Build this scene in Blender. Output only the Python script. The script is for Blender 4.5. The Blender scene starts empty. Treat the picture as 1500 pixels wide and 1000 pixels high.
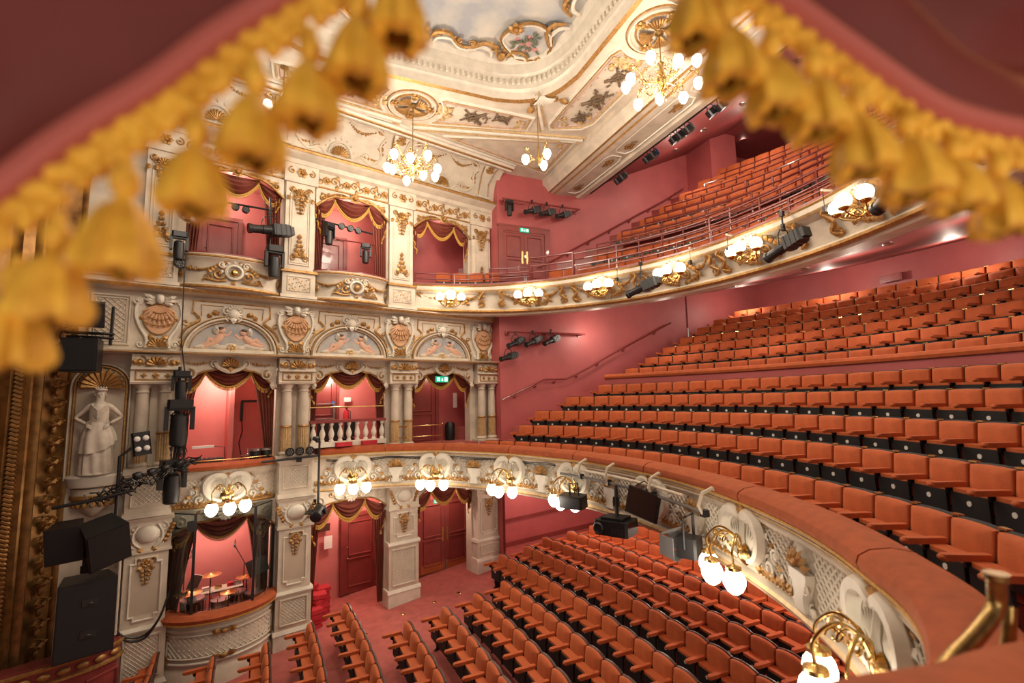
# A horseshoe theatre auditorium seen from a box beside the dress circle.
import bpy, math, random
from math import sin, cos, pi, radians as R
from mathutils import Vector, Matrix
random.seed(7)
S = bpy.context.scene
COL = S.collection

# ---------------------------------------------------------------- camera
cd = bpy.data.cameras.new('camera'); cam = bpy.data.objects.new('camera', cd); COL.objects.link(cam)
cd.sensor_width = 36; cd.lens = 36*705.24/1500; cd.clip_start = .02; cd.clip_end = 200
_y, _p, _r = R(22.49), R(6.62), R(-1.266)
fw = Vector((sin(_y)*cos(_p), cos(_y)*cos(_p), sin(_p)))
r0 = Vector((cos(_y), -sin(_y), 0)); u0 = r0.cross(fw)
rt = r0*cos(_r)+u0*sin(_r); up = u0*cos(_r)-r0*sin(_r)
cam.matrix_world = Matrix(((rt.x, up.x, -fw.x, 0), (rt.y, up.y, -fw.y, 0), (rt.z, up.z, -fw.z, 5.7), (0, 0, 0, 1)))
cd.dof.use_dof = True; cd.dof.focus_distance = 9.5; cd.dof.aperture_fstop = .95
S.camera = cam

# ---------------------------------------------------------------- world, exposure
w = bpy.data.worlds.new('world'); S.world = w; w.use_nodes = True
w.node_tree.nodes['Background'].inputs[0].default_value = (1, .88, .76, 1)
w.node_tree.nodes['Background'].inputs[1].default_value = .35
S.view_settings.view_transform = 'Standard'; S.view_settings.look = 'None'
S.view_settings.gamma = 1; S.view_settings.use_curve_mapping = False
S.view_settings.exposure = 0.1
S.cycles.max_bounces = 6; S.cycles.diffuse_bounces = 4; S.cycles.glossy_bounces = 3
S.cycles.sample_clamp_indirect = 4; S.cycles.caustics_reflective = False; S.cycles.caustics_refractive = False
WARM = (1, .86, .70)

def lamp(name, kind, loc, power, size=.1, color=WARM, to=None, spot=60, blend=.6):
    l = bpy.data.lights.new(name, kind); l.energy = power; l.color = color
    if kind == 'AREA': l.shape = 'DISK'; l.size = size
    else: l.shadow_soft_size = size
    if kind == 'SPOT': l.spot_size = R(spot); l.spot_blend = blend
    o = bpy.data.objects.new(name, l); COL.objects.link(o); o.location = loc
    if to is not None: o.rotation_euler = (Vector(to)-Vector(loc)).to_track_quat('-Z', 'Y').to_euler()
    return o

# ---------------------------------------------------------------- plan geometry (metres; X to the back, Y across, Z up)
TH = math.atan(.271); CT, ST = cos(TH), sin(TH)
WT, WN = Vector((CT, ST, 0)), Vector((ST, -CT, 0)); WO = Vector((0, 13.3, 0))
def wp(u, o, z): return WO+WT*u+WN*o+Vector((0, 0, z))      # along the box wall, out into the house, up
RZW = math.atan2(WN.x, -WN.y)

# ---------------------------------------------------------------- house lights
for x, y in ((2.2, 11.0), (6.2, 7.2), (2.2, 3.4), (-1.6, 7.2)): lamp('house_light', 'POINT', (x, y, 11.0), 260, .45)
lamp('ceiling_fill_light', 'POINT', (2.2, 7.2, 11.5), 200, .6)  # fill lamp added in mid-hall below the coffer, no fitting there
for x, y, z, e in ((8.6, 13.4, 7.75, 45), (10.2, 12.0, 7.95, 60), (10.9, 9.2, 7.95, 65), (10.9, 6.6, 7.95, 65), (10.4, 4.2, 7.95, 60), (14.3, 12.6, 8.9, 50), (14.8, 9.8, 9.05, 60), (14.8, 6.6, 9.05, 60), (14.4, 3.2, 8.9, 50)): lamp('circle_downlight_and_fill', 'POINT', (x, y, z), e*.8, .08)  # rear four have no fitting: added to brighten the back wall
for x, y, e in ((7.6, 12.6, 50), (8.0, 10, 50), (8.2, 7.2, 50), (8, 4.6, 45), (10.8, 11.5, 45), (10.8, 7, 45), (6.8, 14.9, 40)): lamp('stalls_downlight', 'POINT', (x, y, 3.1), e*1.35, .08)
for x, y, z, e in ((9.3, 7.7, 12.7, 60), (10.4, 9.5, 13.1, 60), (10.5, 11.2, 13.2, 60), (11.8, 9.8, 13.7, 60), (11.8, 12.2, 13.8, 60), (13.6, 11.0, 14.6, 60), (11.2, 6.2, 13.5, 60), (13.2, 7.5, 14.4, 60), (15.5, 9, 15.0, 60), (10.5, 4, 13.2, 60), (13, 4, 14.3, 60)): lamp('gallery_downlight', 'POINT', (x, y, z-.3), e*.62, .06)
lamp('own_box_fill', 'POINT', (.9, -.9, 5.5), 46, .12)  # both unseen, added behind the viewpoint to light the curtain and tassels
lamp('own_box_fill', 'POINT', (-1.2, -.5, 5.3), 40, .12)
for u, o, z, e in ((-1.9, -.75, 2.9, 70), (1.4, -.85, 3.0, 70), (3.9, -.45, 3.05, 50), (-1.9, -.75, 6.3, 75), (.95, -.8, 6.3, 60), (3.9, -.55, 6.4, 14), (-1.9, -.7, 11.0, 34), (.95, -.7, 11.0, 34), (3.9, -.6, 11.1, 10)): lamp('box_light', 'POINT', wp(u, o, z), e, .12)

YC = 7.18
def crom(P, n=10):
    P = [Vector(p) for p in P]; P = [2*P[0]-P[1]]+P+[2*P[-1]-P[-2]]; out = []
    for i in range(1, len(P)-2):
        a, b, c, d = P[i-1:i+3]
        for j in range(n):
            t = j/n; out.append(.5*(2*b+(c-a)*t+(2*a-5*b+4*c-d)*t*t+(3*b-a-3*c+d)*t**3))
    return out+[P[-2]]
def symc(pts): return crom([(x, YC+t) for t, x in pts[::-1]]+[(x, YC-t) for t, x in pts[1:]])
LED = symc([(0, 5.36), (.9, 5.31), (1.8, 5.17), (2.7, 4.9), (3.5, 4.58), (4.2, 4.2), (4.8, 3.77), (5.35, 3.3), (5.8, 2.6), (6.05, 1.8), (6.12, .9), (6.13, .1)])
UPT = symc([(0, 8.47), (.9, 8.44), (1.8, 8.3), (2.7, 8.0), (3.6, 7.55), (4.4, 7.05), (5.1, 6.5), (5.75, 5.75), (6.25, 5.0), (6.6, 4.2), (6.78, 3.3), (6.84, 2.55)])
UPB = symc([(0, 9.0), (.9, 8.95), (1.8, 8.8), (2.7, 8.55), (3.6, 8.2), (4.4, 7.7), (5.1, 7.15), (5.75, 6.5), (6.25, 5.75), (6.6, 4.9), (6.78, 3.9), (6.84, 2.6)])
def tang(C, i):
    t = C[min(i+1, len(C)-1)]-C[max(i-1, 0)]; return t.normalized()
def off(C, d):                                                # d > 0: away from the stage
    return [p+Vector((-tang(C, i).y, tang(C, i).x))*d for i, p in enumerate(C)]
def arcs(C):
    a = [0]
    for i in range(1, len(C)): a.append(a[-1]+(C[i]-C[i-1]).length)
    return a
def at_arc(C, A, s):
    for i in range(1, len(C)):
        if A[i] >= s or i == len(C)-1:
            f = (s-A[i-1])/max(A[i]-A[i-1], 1e-6); p = C[i-1].lerp(C[i], f); t = (C[i]-C[i-1]).normalized()
            return p, t, Vector((t.y, -t.x))               # point, tangent, normal towards the stage
def face(n): return math.atan2(n.x, -n.y)                    # z-rotation that turns local -Y to n
def cut(C, s0, s1):
    A = arcs(C); out = [at_arc(C, A, s0)[0]]+[p for p, a in zip(C, A) if s0 < a < s1]
    if s1 < A[-1]: out.append(at_arc(C, A, s1)[0])
    return out

# ---------------------------------------------------------------- materials
def mat(name, col, rough=.6, metal=0, noise=0, scale=8, bump=0, sheen=0, emit=0, spec=.5, col2=None, bscale=None, coat=0, trans=0, alpha=1):
    m = bpy.data.materials.new(name); m.use_nodes = True; nt = m.node_tree; b = nt.nodes['Principled BSDF']
    b.inputs['Base Color'].default_value = (*col, 1); b.inputs['Roughness'].default_value = rough
    b.inputs['Metallic'].default_value = metal; b.inputs['Specular IOR Level'].default_value = spec
    b.inputs['Coat Weight'].default_value = coat; b.inputs['Alpha'].default_value = alpha
    if sheen: b.inputs['Sheen Weight'].default_value = sheen; b.inputs['Sheen Roughness'].default_value = .4; b.inputs['Sheen Tint'].default_value = (1, .45, .2, 1)
    if trans: b.inputs['Transmission Weight'].default_value = trans; b.inputs['IOR'].default_value = 1.45
    if emit: b.inputs['Emission Color'].default_value = (*(col2 or col), 1); b.inputs['Emission Strength'].default_value = emit
    if noise or bump:
        tc = nt.nodes.new('ShaderNodeTexCoord'); nz = nt.nodes.new('ShaderNodeTexNoise'); nz.inputs['Scale'].default_value = scale; nz.inputs['Detail'].default_value = 5
        nt.links.new(tc.outputs['Object'], nz.inputs['Vector'])
        if noise:
            mx = nt.nodes.new('ShaderNodeMix'); mx.data_type = 'RGBA'
            c2 = col2 or tuple(c*(1-noise) for c in col)
            mx.inputs['A'].default_value = (*col, 1); mx.inputs['B'].default_value = (*c2, 1)
            cr = nt.nodes.new('ShaderNodeMapRange'); cr.inputs[1].default_value = .35; cr.inputs[2].default_value = .7
            nt.links.new(nz.outputs['Fac'], cr.inputs[0]); nt.links.new(cr.outputs[0], mx.inputs['Factor']); nt.links.new(mx.outputs['Result'], b.inputs['Base Color'])
        if bump:
            n2 = nt.nodes.new('ShaderNodeTexNoise'); n2.inputs['Scale'].default_value = bscale or scale*6; nt.links.new(tc.outputs['Object'], n2.inputs['Vector'])
            bp = nt.nodes.new('ShaderNodeBump'); bp.inputs['Strength'].default_value = bump; bp.inputs['Distance'].default_value = .02
            nt.links.new(n2.outputs['Fac'], bp.inputs['Height']); nt.links.new(bp.outputs['Normal'], b.inputs['Normal'])
    return m
CREAM = mat('cream_plaster', (.66, .57, .45), .55, noise=.22, scale=3, bump=.1, bscale=25)
CREAMW = mat('pale_plaster', (.72, .66, .55), .5, noise=.15, scale=5, bump=.1, bscale=30)
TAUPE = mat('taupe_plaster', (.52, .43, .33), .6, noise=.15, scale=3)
GOLD = mat('gold_leaf', (.50, .27, .085), .42, metal=.55, noise=.45, scale=14, bump=.3)
GOLDP = mat('pale_gold', (.62, .42, .2), .5, metal=.25, noise=.3, scale=12)
BRASS = mat('brass', (.62, .42, .16), .25, metal=1)
BRASSO = mat('worn_brass', (.42, .28, .1), .33, metal=.9, noise=.4, scale=30)
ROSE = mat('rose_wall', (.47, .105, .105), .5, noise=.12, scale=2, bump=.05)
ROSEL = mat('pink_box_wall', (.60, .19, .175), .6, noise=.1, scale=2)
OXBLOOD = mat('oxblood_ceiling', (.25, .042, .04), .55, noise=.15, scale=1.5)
DOORRED = mat('dark_red_gloss', (.25, .045, .04), .32, noise=.2, scale=4, coat=.2)
CARPET = mat('rose_carpet', (.47, .12, .10), .95, noise=.25, scale=5, bump=.3, bscale=90)
VELVET = mat('rust_velvet', (.52, .108, .026), .8, noise=.22, scale=7, sheen=.35, bump=.1)
VELVETD = mat('plush_ledge', (.40, .082, .022), .85, noise=.25, scale=9, sheen=.3, bump=.1)
SWAG = mat('brown_red_drape', (.19, .034, .02), .7, noise=.25, scale=6, sheen=.25)
TRIM = mat('drape_fringe', (.62, .33, .06), .7, noise=.4, scale=40)
TASSEL = mat('gold_tassel', (.88, .50, .05), .65, noise=.5, scale=30, col2=(.62, .29, .015), sheen=.2)
CURT = mat('crimson_curtain', (.15, .018, .014), .7, noise=.2, scale=4, sheen=.5)
RED = mat('red_cushion', (.52, .02, .035), .8, noise=.2, scale=6, sheen=.2)
BLACK = mat('black_metal', (.012, .012, .013), .4, noise=.3, scale=20)
BLACKM = mat('black_cloth', (.008, .008, .009), .7)
DGREY = mat('dark_grey', (.018, .018, .019), .45)
GREY = mat('grey_vinyl', (.12, .115, .11), .5)
STEEL = mat('steel', (.5, .5, .5), .3, metal=1)
WOODD = mat('dark_wood', (.06, .018, .01), .4)
WHITE = mat('white_disc', (.75, .73, .68), .5)
PAPER = mat('paper', (.78, .74, .70), .7)
PIPEC = mat('cream_pipe', (.62, .54, .42), .4)
RAILR = mat('red_painted_pipe', (.17, .025, .02), .25, coat=.2)
STONE = mat('ivory_stone', (.62, .54, .44), .6, noise=.25, scale=6)
GREEN = mat('exit_green', (.0, .30, .16), .4, emit=.9, col2=(.0, .42, .22))
GLOBE = mat('lit_opal_glass', (1, .93, .8), .2, emit=7.0, col2=(1, .87, .68))
DOWN = mat('lit_downlight', (1, .95, .85), .2, emit=14, col2=(1, .9, .75))
WLIT = mat('exit_white', (.9, 1, .95), .3, emit=1.4, col2=(.85, 1, .93))
GLASS = mat('screen_glass', (.9, .95, .95), .03, trans=1, spec=.5)
SKIN = mat('putto_pink', (.62, .36, .25), .7)
HAIR = mat('tower_black', (.01, .01, .01), .5)

def sky_mat(name, c1, c2, c3, scale, spots=None):
    m = bpy.data.materials.new(name); m.use_nodes = True; nt = m.node_tree; b = nt.nodes['Principled BSDF']; b.inputs['Roughness'].default_value = .75
    tc = nt.nodes.new('ShaderNodeTexCoord'); nz = nt.nodes.new('ShaderNodeTexNoise'); nz.inputs['Scale'].default_value = scale; nz.inputs['Detail'].default_value = 6
    cr = nt.nodes.new('ShaderNodeValToRGB'); e = cr.color_ramp.elements
    e[0].position = .35; e[0].color = (*c1, 1); e[1].position = .68; e[1].color = (*c3, 1); x = e.new(.52); x.color = (*c2, 1)
    nt.links.new(tc.outputs['Object'], nz.inputs['Vector']); nt.links.new(nz.outputs['Fac'], cr.inputs[0]); nt.links.new(cr.outputs[0], b.inputs['Base Color'])
    return m
CURT_LIT = mat('crimson_hem_lit', (.42, .10, .08), .7, sheen=.4)  # curtain crimson lightened: theatre light on the hem put into the colour
SKY = sky_mat('painted_sky', (.30, .31, .33), (.44, .42, .38), (.55, .50, .42), 1.1)
SKYB = sky_mat('painted_blue', (.26, .28, .31), (.38, .36, .34), (.50, .44, .36), 3.0)
# ---------------------------------------------------------------- mesh helpers
class MB:
    def __init__(s): s.v = []; s.f = []; s.m = []; s.T = None
    def add(s, vs, fs, m=0):
        b = len(s.v)
        if s.T is not None: vs = [s.T @ Vector(v) for v in vs]
        s.v += [tuple(v) for v in vs]; s.f += [tuple(i+b for i in f) for f in fs]; s.m += [m]*len(fs); return s
    def box(s, c, d, m=0, rz=0, ch=0):
        x, y, z = d[0]/2, d[1]/2, d[2]/2
        if ch:
            vs = [(sx*(x-(ch if a else 0)), sy*(y-(0 if a else ch)), sz) for sz in (-z, z) for sx, sy, a in ((-1, -1, 0), (-1, -1, 1), (1, -1, 1), (1, -1, 0), (1, 1, 0), (1, 1, 1), (-1, 1, 1), (-1, 1, 0))]
            n = 8
        else: vs = [(sx*x, sy*y, sz) for sz in (-z, z) for sx, sy in ((-1, -1), (1, -1), (1, 1), (-1, 1))]; n = 4
        if rz: vs = [(a*cos(rz)-b*sin(rz), a*sin(rz)+b*cos(rz), e) for a, b, e in vs]
        fs = [tuple(range(n))[::-1], tuple(range(n, 2*n))]+[(i, (i+1) % n, n+(i+1) % n, n+i) for i in range(n)]
        return s.add([(a+c[0], b+c[1], e+c[2]) for a, b, e in vs], fs, m)
    def tube(s, P, r, n=6, m=0, flat=1.0, closed=False):
        P = [Vector(p) for p in P]; k = len(P); vs = []; N = None
        for i, p in enumerate(P):
            if closed: t = P[(i+1) % k]-P[i-1]
            else: t = P[min(i+1, k-1)]-P[max(i-1, 0)]
            t = t.normalized() if t.length > 1e-9 else Vector((0, 0, 1))
            if N is None:
                N = t.cross(Vector((0, 1, 0)) if abs(t.y) < .9 else Vector((1, 0, 0))).normalized()
            else:
                N = N-t*N.dot(t); N = N.normalized() if N.length > 1e-6 else t.orthogonal().normalized()
            B = t.cross(N); rr = r[i] if isinstance(r, (list, tuple)) else r
            vs += [p+N*rr*cos(2*pi*j/n)+B*rr*flat*sin(2*pi*j/n) for j in range(n)]
        fs = [(i*n+j, i*n+(j+1) % n, ((i+1) % k)*n+(j+1) % n, ((i+1) % k)*n+j) for i in range(k if closed else k-1) for j in range(n)]
        if not closed: fs += [tuple(range(n))[::-1], tuple((k-1)*n+j for j in range(n))]
        return s.add(vs, fs, m)
    def lathe(s, prof, n=12, m=0, c=(0, 0, 0), sx=1, sy=1, a0=0, a1=2*pi):
        full = abs(a1-a0-2*pi) < 1e-6; k = len(prof); cols = n if full else n+1
        vs = [(c[0]+sx*r*cos(a0+(a1-a0)*j/n), c[1]+sy*r*sin(a0+(a1-a0)*j/n), c[2]+z) for r, z in prof for j in range(cols)]
        fs = [(i*cols+j, i*cols+(j+1) % cols, (i+1)*cols+(j+1) % cols, (i+1)*cols+j) for i in range(k-1) for j in range(n)]
        if full:
            if prof[0][0] > 1e-4: fs.append(tuple(range(cols))[::-1])
            if prof[-1][0] > 1e-4: fs.append(tuple((k-1)*cols+j for j in range(cols)))
        return s.add(vs, fs, m)
    def ball(s, c, r, m=0, nu=8, nv=5):
        r = r if isinstance(r, (tuple, list)) else (r, r, r)
        vs = [(c[0], c[1], c[2]-r[2])]+[(c[0]+r[0]*sin(pi*i/nv)*cos(2*pi*j/nu), c[1]+r[1]*sin(pi*i/nv)*sin(2*pi*j/nu), c[2]-r[2]*cos(pi*i/nv)) for i in range(1, nv) for j in range(nu)]+[(c[0], c[1], c[2]+r[2])]
        fs = [(0, 1+(j+1) % nu, 1+j) for j in range(nu)]
        fs += [(1+(i-1)*nu+j, 1+(i-1)*nu+(j+1) % nu, 1+i*nu+(j+1) % nu, 1+i*nu+j) for i in range(1, nv-1) for j in range(nu)]
        b = 1+(nv-2)*nu; fs += [(b+j, b+(j+1) % nu, len(vs)-1) for j in range(nu)]
        return s.add(vs, fs, m)
    def prism(s, P, y0, y1, m=0):                             # outline in local x, z, from depth y0 to y1
        n = len(P); vs = [(x, y0, z) for x, z in P]+[(x, y1, z) for x, z in P]
        return s.add(vs, [tuple(range(n)), tuple(range(n, 2*n))[::-1]]+[(i, (i+1) % n, n+(i+1) % n, n+i) for i in range(n)], m)
    def slab(s, P, z0, z1, m=0):                              # plan outline from z0 to z1
        n = len(P); vs = [(p[0], p[1], z0) for p in P]+[(p[0], p[1], z1) for p in P]
        return s.add(vs, [tuple(range(n))[::-1], tuple(range(n, 2*n))]+[(i, (i+1) % n, n+(i+1) % n, n+i) for i in range(n)], m)
    def strip(s, A, B, m=0):
        n = len(A); return s.add([tuple(a) for a in A]+[tuple(b) for b in B], [(i, i+1, n+i+1, n+i) for i in range(n-1)], m)
    def sweep(s, C, prof, m=0, closed=True, caps=True):       # C: plan curve; prof: (offset away from the stage, z)
        k = len(prof); vs = []
        for i, p in enumerate(C):
            t = tang(C, i); nn = Vector((-t.y, t.x))
            vs += [(p.x+nn.x*o, p.y+nn.y*o, z) for o, z in prof]
        mm = k if closed else k-1
        ms = m if isinstance(m, (list, tuple)) else [m]*mm
        for j in range(mm):
            b = [(i*k+j, i*k+(j+1) % k, (i+1)*k+(j+1) % k, (i+1)*k+j) for i in range(len(C)-1)]
            if j == 0: s.add(vs, b, ms[0])
            else:
                base = len(s.v)-len(vs); s.f += [tuple(x+base for x in f) for f in b]; s.m += [ms[j]]*len(b)
        if closed and caps:
            base = len(s.v)-len(vs); e = (len(C)-1)*k; s.f += [tuple(base+x for x in range(k)), tuple(base+e+x for x in range(k))[::-1]]; s.m += [ms[0]]*2
        return s
    def run(s, x0, x1, prof, m=0):                            # straight moulding along local x; prof: (out, z) polygon
        k = len(prof); vs = [(x, -o, z) for x in (x0, x1) for o, z in prof]
        return s.add(vs, [tuple(range(k))[::-1], tuple(range(k, 2*k))]+[(i, (i+1) % k, k+(i+1) % k, k+i) for i in range(k)], m)
    def frame(s, P, wd, dp, m=0, y=0, closed=True):           # raised moulding along a polyline in local x, z
        P = [Vector((p[0], p[1])) for p in P]; n = len(P); vs = []
        for i, p in enumerate(P):
            a = P[i-1] if closed or i else p; b = P[(i+1) % n] if closed or i < n-1 else p
            d1 = (p-a).normalized() if (p-a).length > 1e-6 else None; d2 = (b-p).normalized() if (b-p).length > 1e-6 else None
            d1 = d1 or d2; d2 = d2 or d1
            t = (d1+d2); t = t.normalized() if t.length > 1e-6 else d1; nn = Vector((-t.y, t.x)); q = wd/2/max(.5, nn.dot(Vector((-d1.y, d1.x))))
            vs += [(p.x-nn.x*q, y, p.y-nn.y*q), (p.x-nn.x*q*.4, y-dp, p.y-nn.y*q*.4), (p.x+nn.x*q*.4, y-dp, p.y+nn.y*q*.4), (p.x+nn.x*q, y, p.y+nn.y*q)]
        fs = [(i*4+j, i*4+j+1, ((i+1) % n)*4+j+1, ((i+1) % n)*4+j) for i in range(n if closed else n-1) for j in range(3)]
        return s.add(vs, fs, m)
    # ---- plaster ornament in local x, z, standing out to -y
    def scroll(s, x, z, r, a0, turns, w, m=0, y=0, d=1, lift=.5):
        n = max(10, int(14*turns)); P = []; rr = []
        for i in range(n+1):
            t = i/n; a = a0+d*2*pi*turns*t; q = r*(1-.85*t)
            P.append((x+q*cos(a), y-w*lift, z+q*sin(a))); rr.append(w*(.6+.4*t))
        s.tube(P, rr, 5, m); s.ball(P[-1], w*1.3, m, 6, 4); return s
    def curve(s, P, w, m=0, y=0, n=5):
        C = crom([(p[0], p[1]) for p in P], 5); k = len(C)
        return s.tube([(c.x, y-w*.5, c.y) for c in C], [w*(.35+.65*sin(pi*(.15+.8*i/k))) for i in range(k)], n, m)
    def leaf(s, x, z, l, a, m=0, y=0, wd=.35):
        t = Vector((cos(a), 0, sin(a))); n = Vector((-sin(a), 0, cos(a))); o = Vector((x, y, z)); u = Vector((0, -1, 0))
        P = [o, o+t*l*.35+n*l*wd+u*l*.12, o+t*l*.7+n*l*wd*.7+u*l*.25, o+t*l+u*l*.12, o+t*l*.7-n*l*wd*.7+u*l*.25, o+t*l*.35-n*l*wd+u*l*.12, o+t*l*.5+u*l*.36]
        return s.add(P, [(0, 1, 6), (1, 2, 6), (2, 3, 6), (3, 4, 6), (4, 5, 6), (5, 0, 6)], m)
    def rosette(s, x, z, r, m=0, y=0, k=6, mc=None):
        for i in range(k): s.leaf(x, z, r, 2*pi*i/k, m, y, .42)
        return s.ball((x, y-r*.25, z), r*.3, m if mc is None else mc, 6, 4)
    def shell(s, x, z, r, a0, a1, k, m=0, y=0, m2=None):
        for i in range(k):
            a = a0+(a1-a0)*i/(k-1); P = [(x+r*q*cos(a), y-r*(.08+.22*sin(pi*q*.8)), z+r*q*sin(a)) for q in (.12, .45, .8, 1)]
            s.tube(P, [r*.03, r*.5*abs(a1-a0)/k*.55, r*abs(a1-a0)/k*.52, r*.06], 5, m if (m2 is None or i % 2) else m2)
        return s
    def garland(s, x0, z0, x1, z1, sag, n, r, m=0, y=0):
        for i in range(n):
            t = i/(n-1); q = r*(.6+.7*sin(pi*t))*random.uniform(.8, 1.2)
            s.ball((x0+(x1-x0)*t, y-q*.6, z0+(z1-z0)*t-sag*4*t*(1-t)), q, m, 6, 4)
            if i % 2: s.leaf(x0+(x1-x0)*t, z0+(z1-z0)*t-sag*4*t*(1-t), q*2.2, random.uniform(0, 2*pi), m, y)
        return s
    def drop(s, x, z, h, w, m=0, y=0):                        # pendant spray of leaves and buds
        s.rosette(x, z, w*.34, m, y)
        for sg in (-1, 1):
            s.scroll(x+sg*w*.3, z+.02*h, w*.24, pi/2 if sg > 0 else pi/2, .8, w*.05, m, y, -sg)
            s.leaf(x+sg*w*.2, z-h*.12, w*.4, -pi/2+sg*.8, m, y); s.leaf(x+sg*w*.3, z+h*.1, w*.35, pi/2-sg*.7, m, y)
        for i in range(4):
            zz = z-h*(.30+.2*i); q = w*(.11-.012*i)
            s.ball((x, y-q*.6, zz), q, m, 6, 4)
            for sg in (-1, 1): s.leaf(x, zz, w*(.42-.07*i), -pi/2+sg*1.05, m, y, .24); s.ball((x+sg*w*(.34-.06*i), y-.01, zz-.01), q*.6, m, 5, 3)
        return s.tube([(x, y-.01, z), (x, y-.01, z-h)], w*.03, 4, m)
    def lattice(s, x0, x1, z0, z1, p, m=0, y=0, m2=None, w=None):
        w = w or p*.16; nx = max(1, round((x1-x0)/p)); nz = max(1, round((z1-z0)/p)); px, pz = (x1-x0)/nx, (z1-z0)/nz
        def bar(ax, az, bx, bz):
            d = Vector((bx-ax, bz-az)); 
            if d.length < 1e-4: return
            d.normalize(); nn = Vector((-d.y, d.x))*w/2
            s.add([(ax+nn.x, y, az+nn.y), (ax-nn.x, y, az-nn.y), (bx-nn.x, y, bz-nn.y), (bx+nn.x, y, bz+nn.y), (ax, y-w, az), (bx, y-w, bz)], [(0, 4, 5, 3), (4, 1, 2, 5)], m)
        for k in range(-nz, nx):
            a0, a1 = max(0, k), min(nx, k+nz)
            bar(x0+a0*px, z0+(a0-k)*pz, x0+a1*px, z0+(a1-k)*pz)
            bar(x0+a0*px, z1-(a0-k)*pz, x0+a1*px, z1-(a1-k)*pz)
        q = p*.17
        for i in range(nx):
            for j in range(nz):
                cx, cz = x0+(i+.5)*px, z0+(j+.5)*pz
                s.add([(cx-q, y, cz), (cx, y, cz-q), (cx+q, y, cz), (cx, y, cz+q), (cx, y-q*1.2, cz)], [(0, 1, 4), (1, 2, 4), (2, 3, 4), (3, 0, 4)], m if m2 is None else m2)
        return s
    def build(s, name, mats, parent=None, loc=None, rz=0, smooth=True, kind=None, label=None):
        me = bpy.data.meshes.new(name); me.from_pydata(s.v, [], s.f)
        mats = mats if isinstance(mats, (list, tuple)) else [mats]
        for x in mats: me.materials.append(x)
        if len(mats) > 1: me.polygons.foreach_set('material_index', s.m)
        me.update()
        if smooth:
            me.polygons.foreach_set('use_smooth', [True]*len(me.polygons)); me.set_sharp_from_angle(angle=R(38))
        o = bpy.data.objects.new(name, me); COL.objects.link(o)
        if parent is not None: o.parent = parent
        if loc is not None: o.location = loc
        if rz: o.rotation_euler = (0, 0, rz)
        if kind: o['kind'] = kind
        if label: o['label'] = label
        return o
def tag(o, label, cat, group=None):
    o['label'] = label; o['category'] = cat
    if group: o['group'] = group
    return o
def thing(name, label, cat, loc=(0, 0, 0), rz=0, group=None, rot=None):
    o = bpy.data.objects.new(name, None); COL.objects.link(o); o.location = loc; o.rotation_euler = rot or (0, 0, rz)
    o.empty_display_size = .1
    return tag(o, label, cat, group)
def wthing(name, label, cat, u, o, z, group=None): return thing(name, label, cat, wp(u, o, z), RZW, group)
def dup(src, loc, rz, label=None, group=None, rot=None):
    r = src.copy(); COL.objects.link(r); r.location = loc; r.rotation_euler = rot or (0, 0, rz)
    if label: r['label'] = label
    if group: r['group'] = group
    for ch in src.children:
        c = ch.copy(); COL.objects.link(c); c.parent = r
        for g in ch.children:
            d = g.copy(); COL.objects.link(d); d.parent = c
    return r
def arc_pts(cx, cz, r, a0, a1, n, rz=None): return [(cx+r*cos(a0+(a1-a0)*i/n), cz+(rz or r)*sin(a0+(a1-a0)*i/n)) for i in range(n+1)]
ORD = 'first second third fourth fifth sixth seventh eighth ninth tenth eleventh twelfth thirteenth fourteenth fifteenth sixteenth seventeenth eighteenth nineteenth twentieth twenty-first twenty-second twenty-third twenty-fourth twenty-fifth twenty-sixth twenty-seventh twenty-eighth twenty-ninth thirtieth thirty-first thirty-second thirty-third thirty-fourth thirty-fifth thirty-sixth thirty-seventh thirty-eighth thirty-ninth fortieth'.split()
# ---------------------------------------------------------------- the shell
def fz(x): return .15+.08*x
OPEN = [(-2.85, -.85), (-.05, 1.93), (2.7, 4.71)]
def struct(mb, name, mats, **k): return mb.build(name, mats, kind='structure', **k)
def wbox(mb, u0, u1, d0, d1, z0, z1, m=0): mb.box(((u0+u1)/2, -(d0+d1)/2, (z0+z1)/2), (u1-u0, abs(d1-d0), z1-z0), m)

# stalls floor: rake rising to the back
b = MB(); b.strip([(x, -3, fz(x)) for x in (-9, 14)], [(x, 17.5, fz(x)) for x in (-9, 14)]); struct(b, 'floor', CARPET)

# the wall of boxes, facing the house
b = MB(); b.T = Matrix.Translation(wp(0, 0, 0)) @ Matrix.Rotation(RZW, 4, 'Z')
E0, E1 = -4.6, 5.62
for z0, z1 in ((0, 3.45), (4.35, 6.5), (8.2, 11.35)):
    e = [E0]+[x for o in OPEN for x in o]+[E1]
    for i in range(0, len(e), 2): wbox(b, e[i], e[i+1], -.3, 0, z0, z1)
wbox(b, E0, E1, -.3, 0, 6.5, 8.2); wbox(b, E0, E1, -.3, 0, 11.35, 13.2); wbox(b, E0, E1, -.3, 0, 3.45, 4.35)
struct(b, 'wall_left', CREAM, smooth=False)
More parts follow.
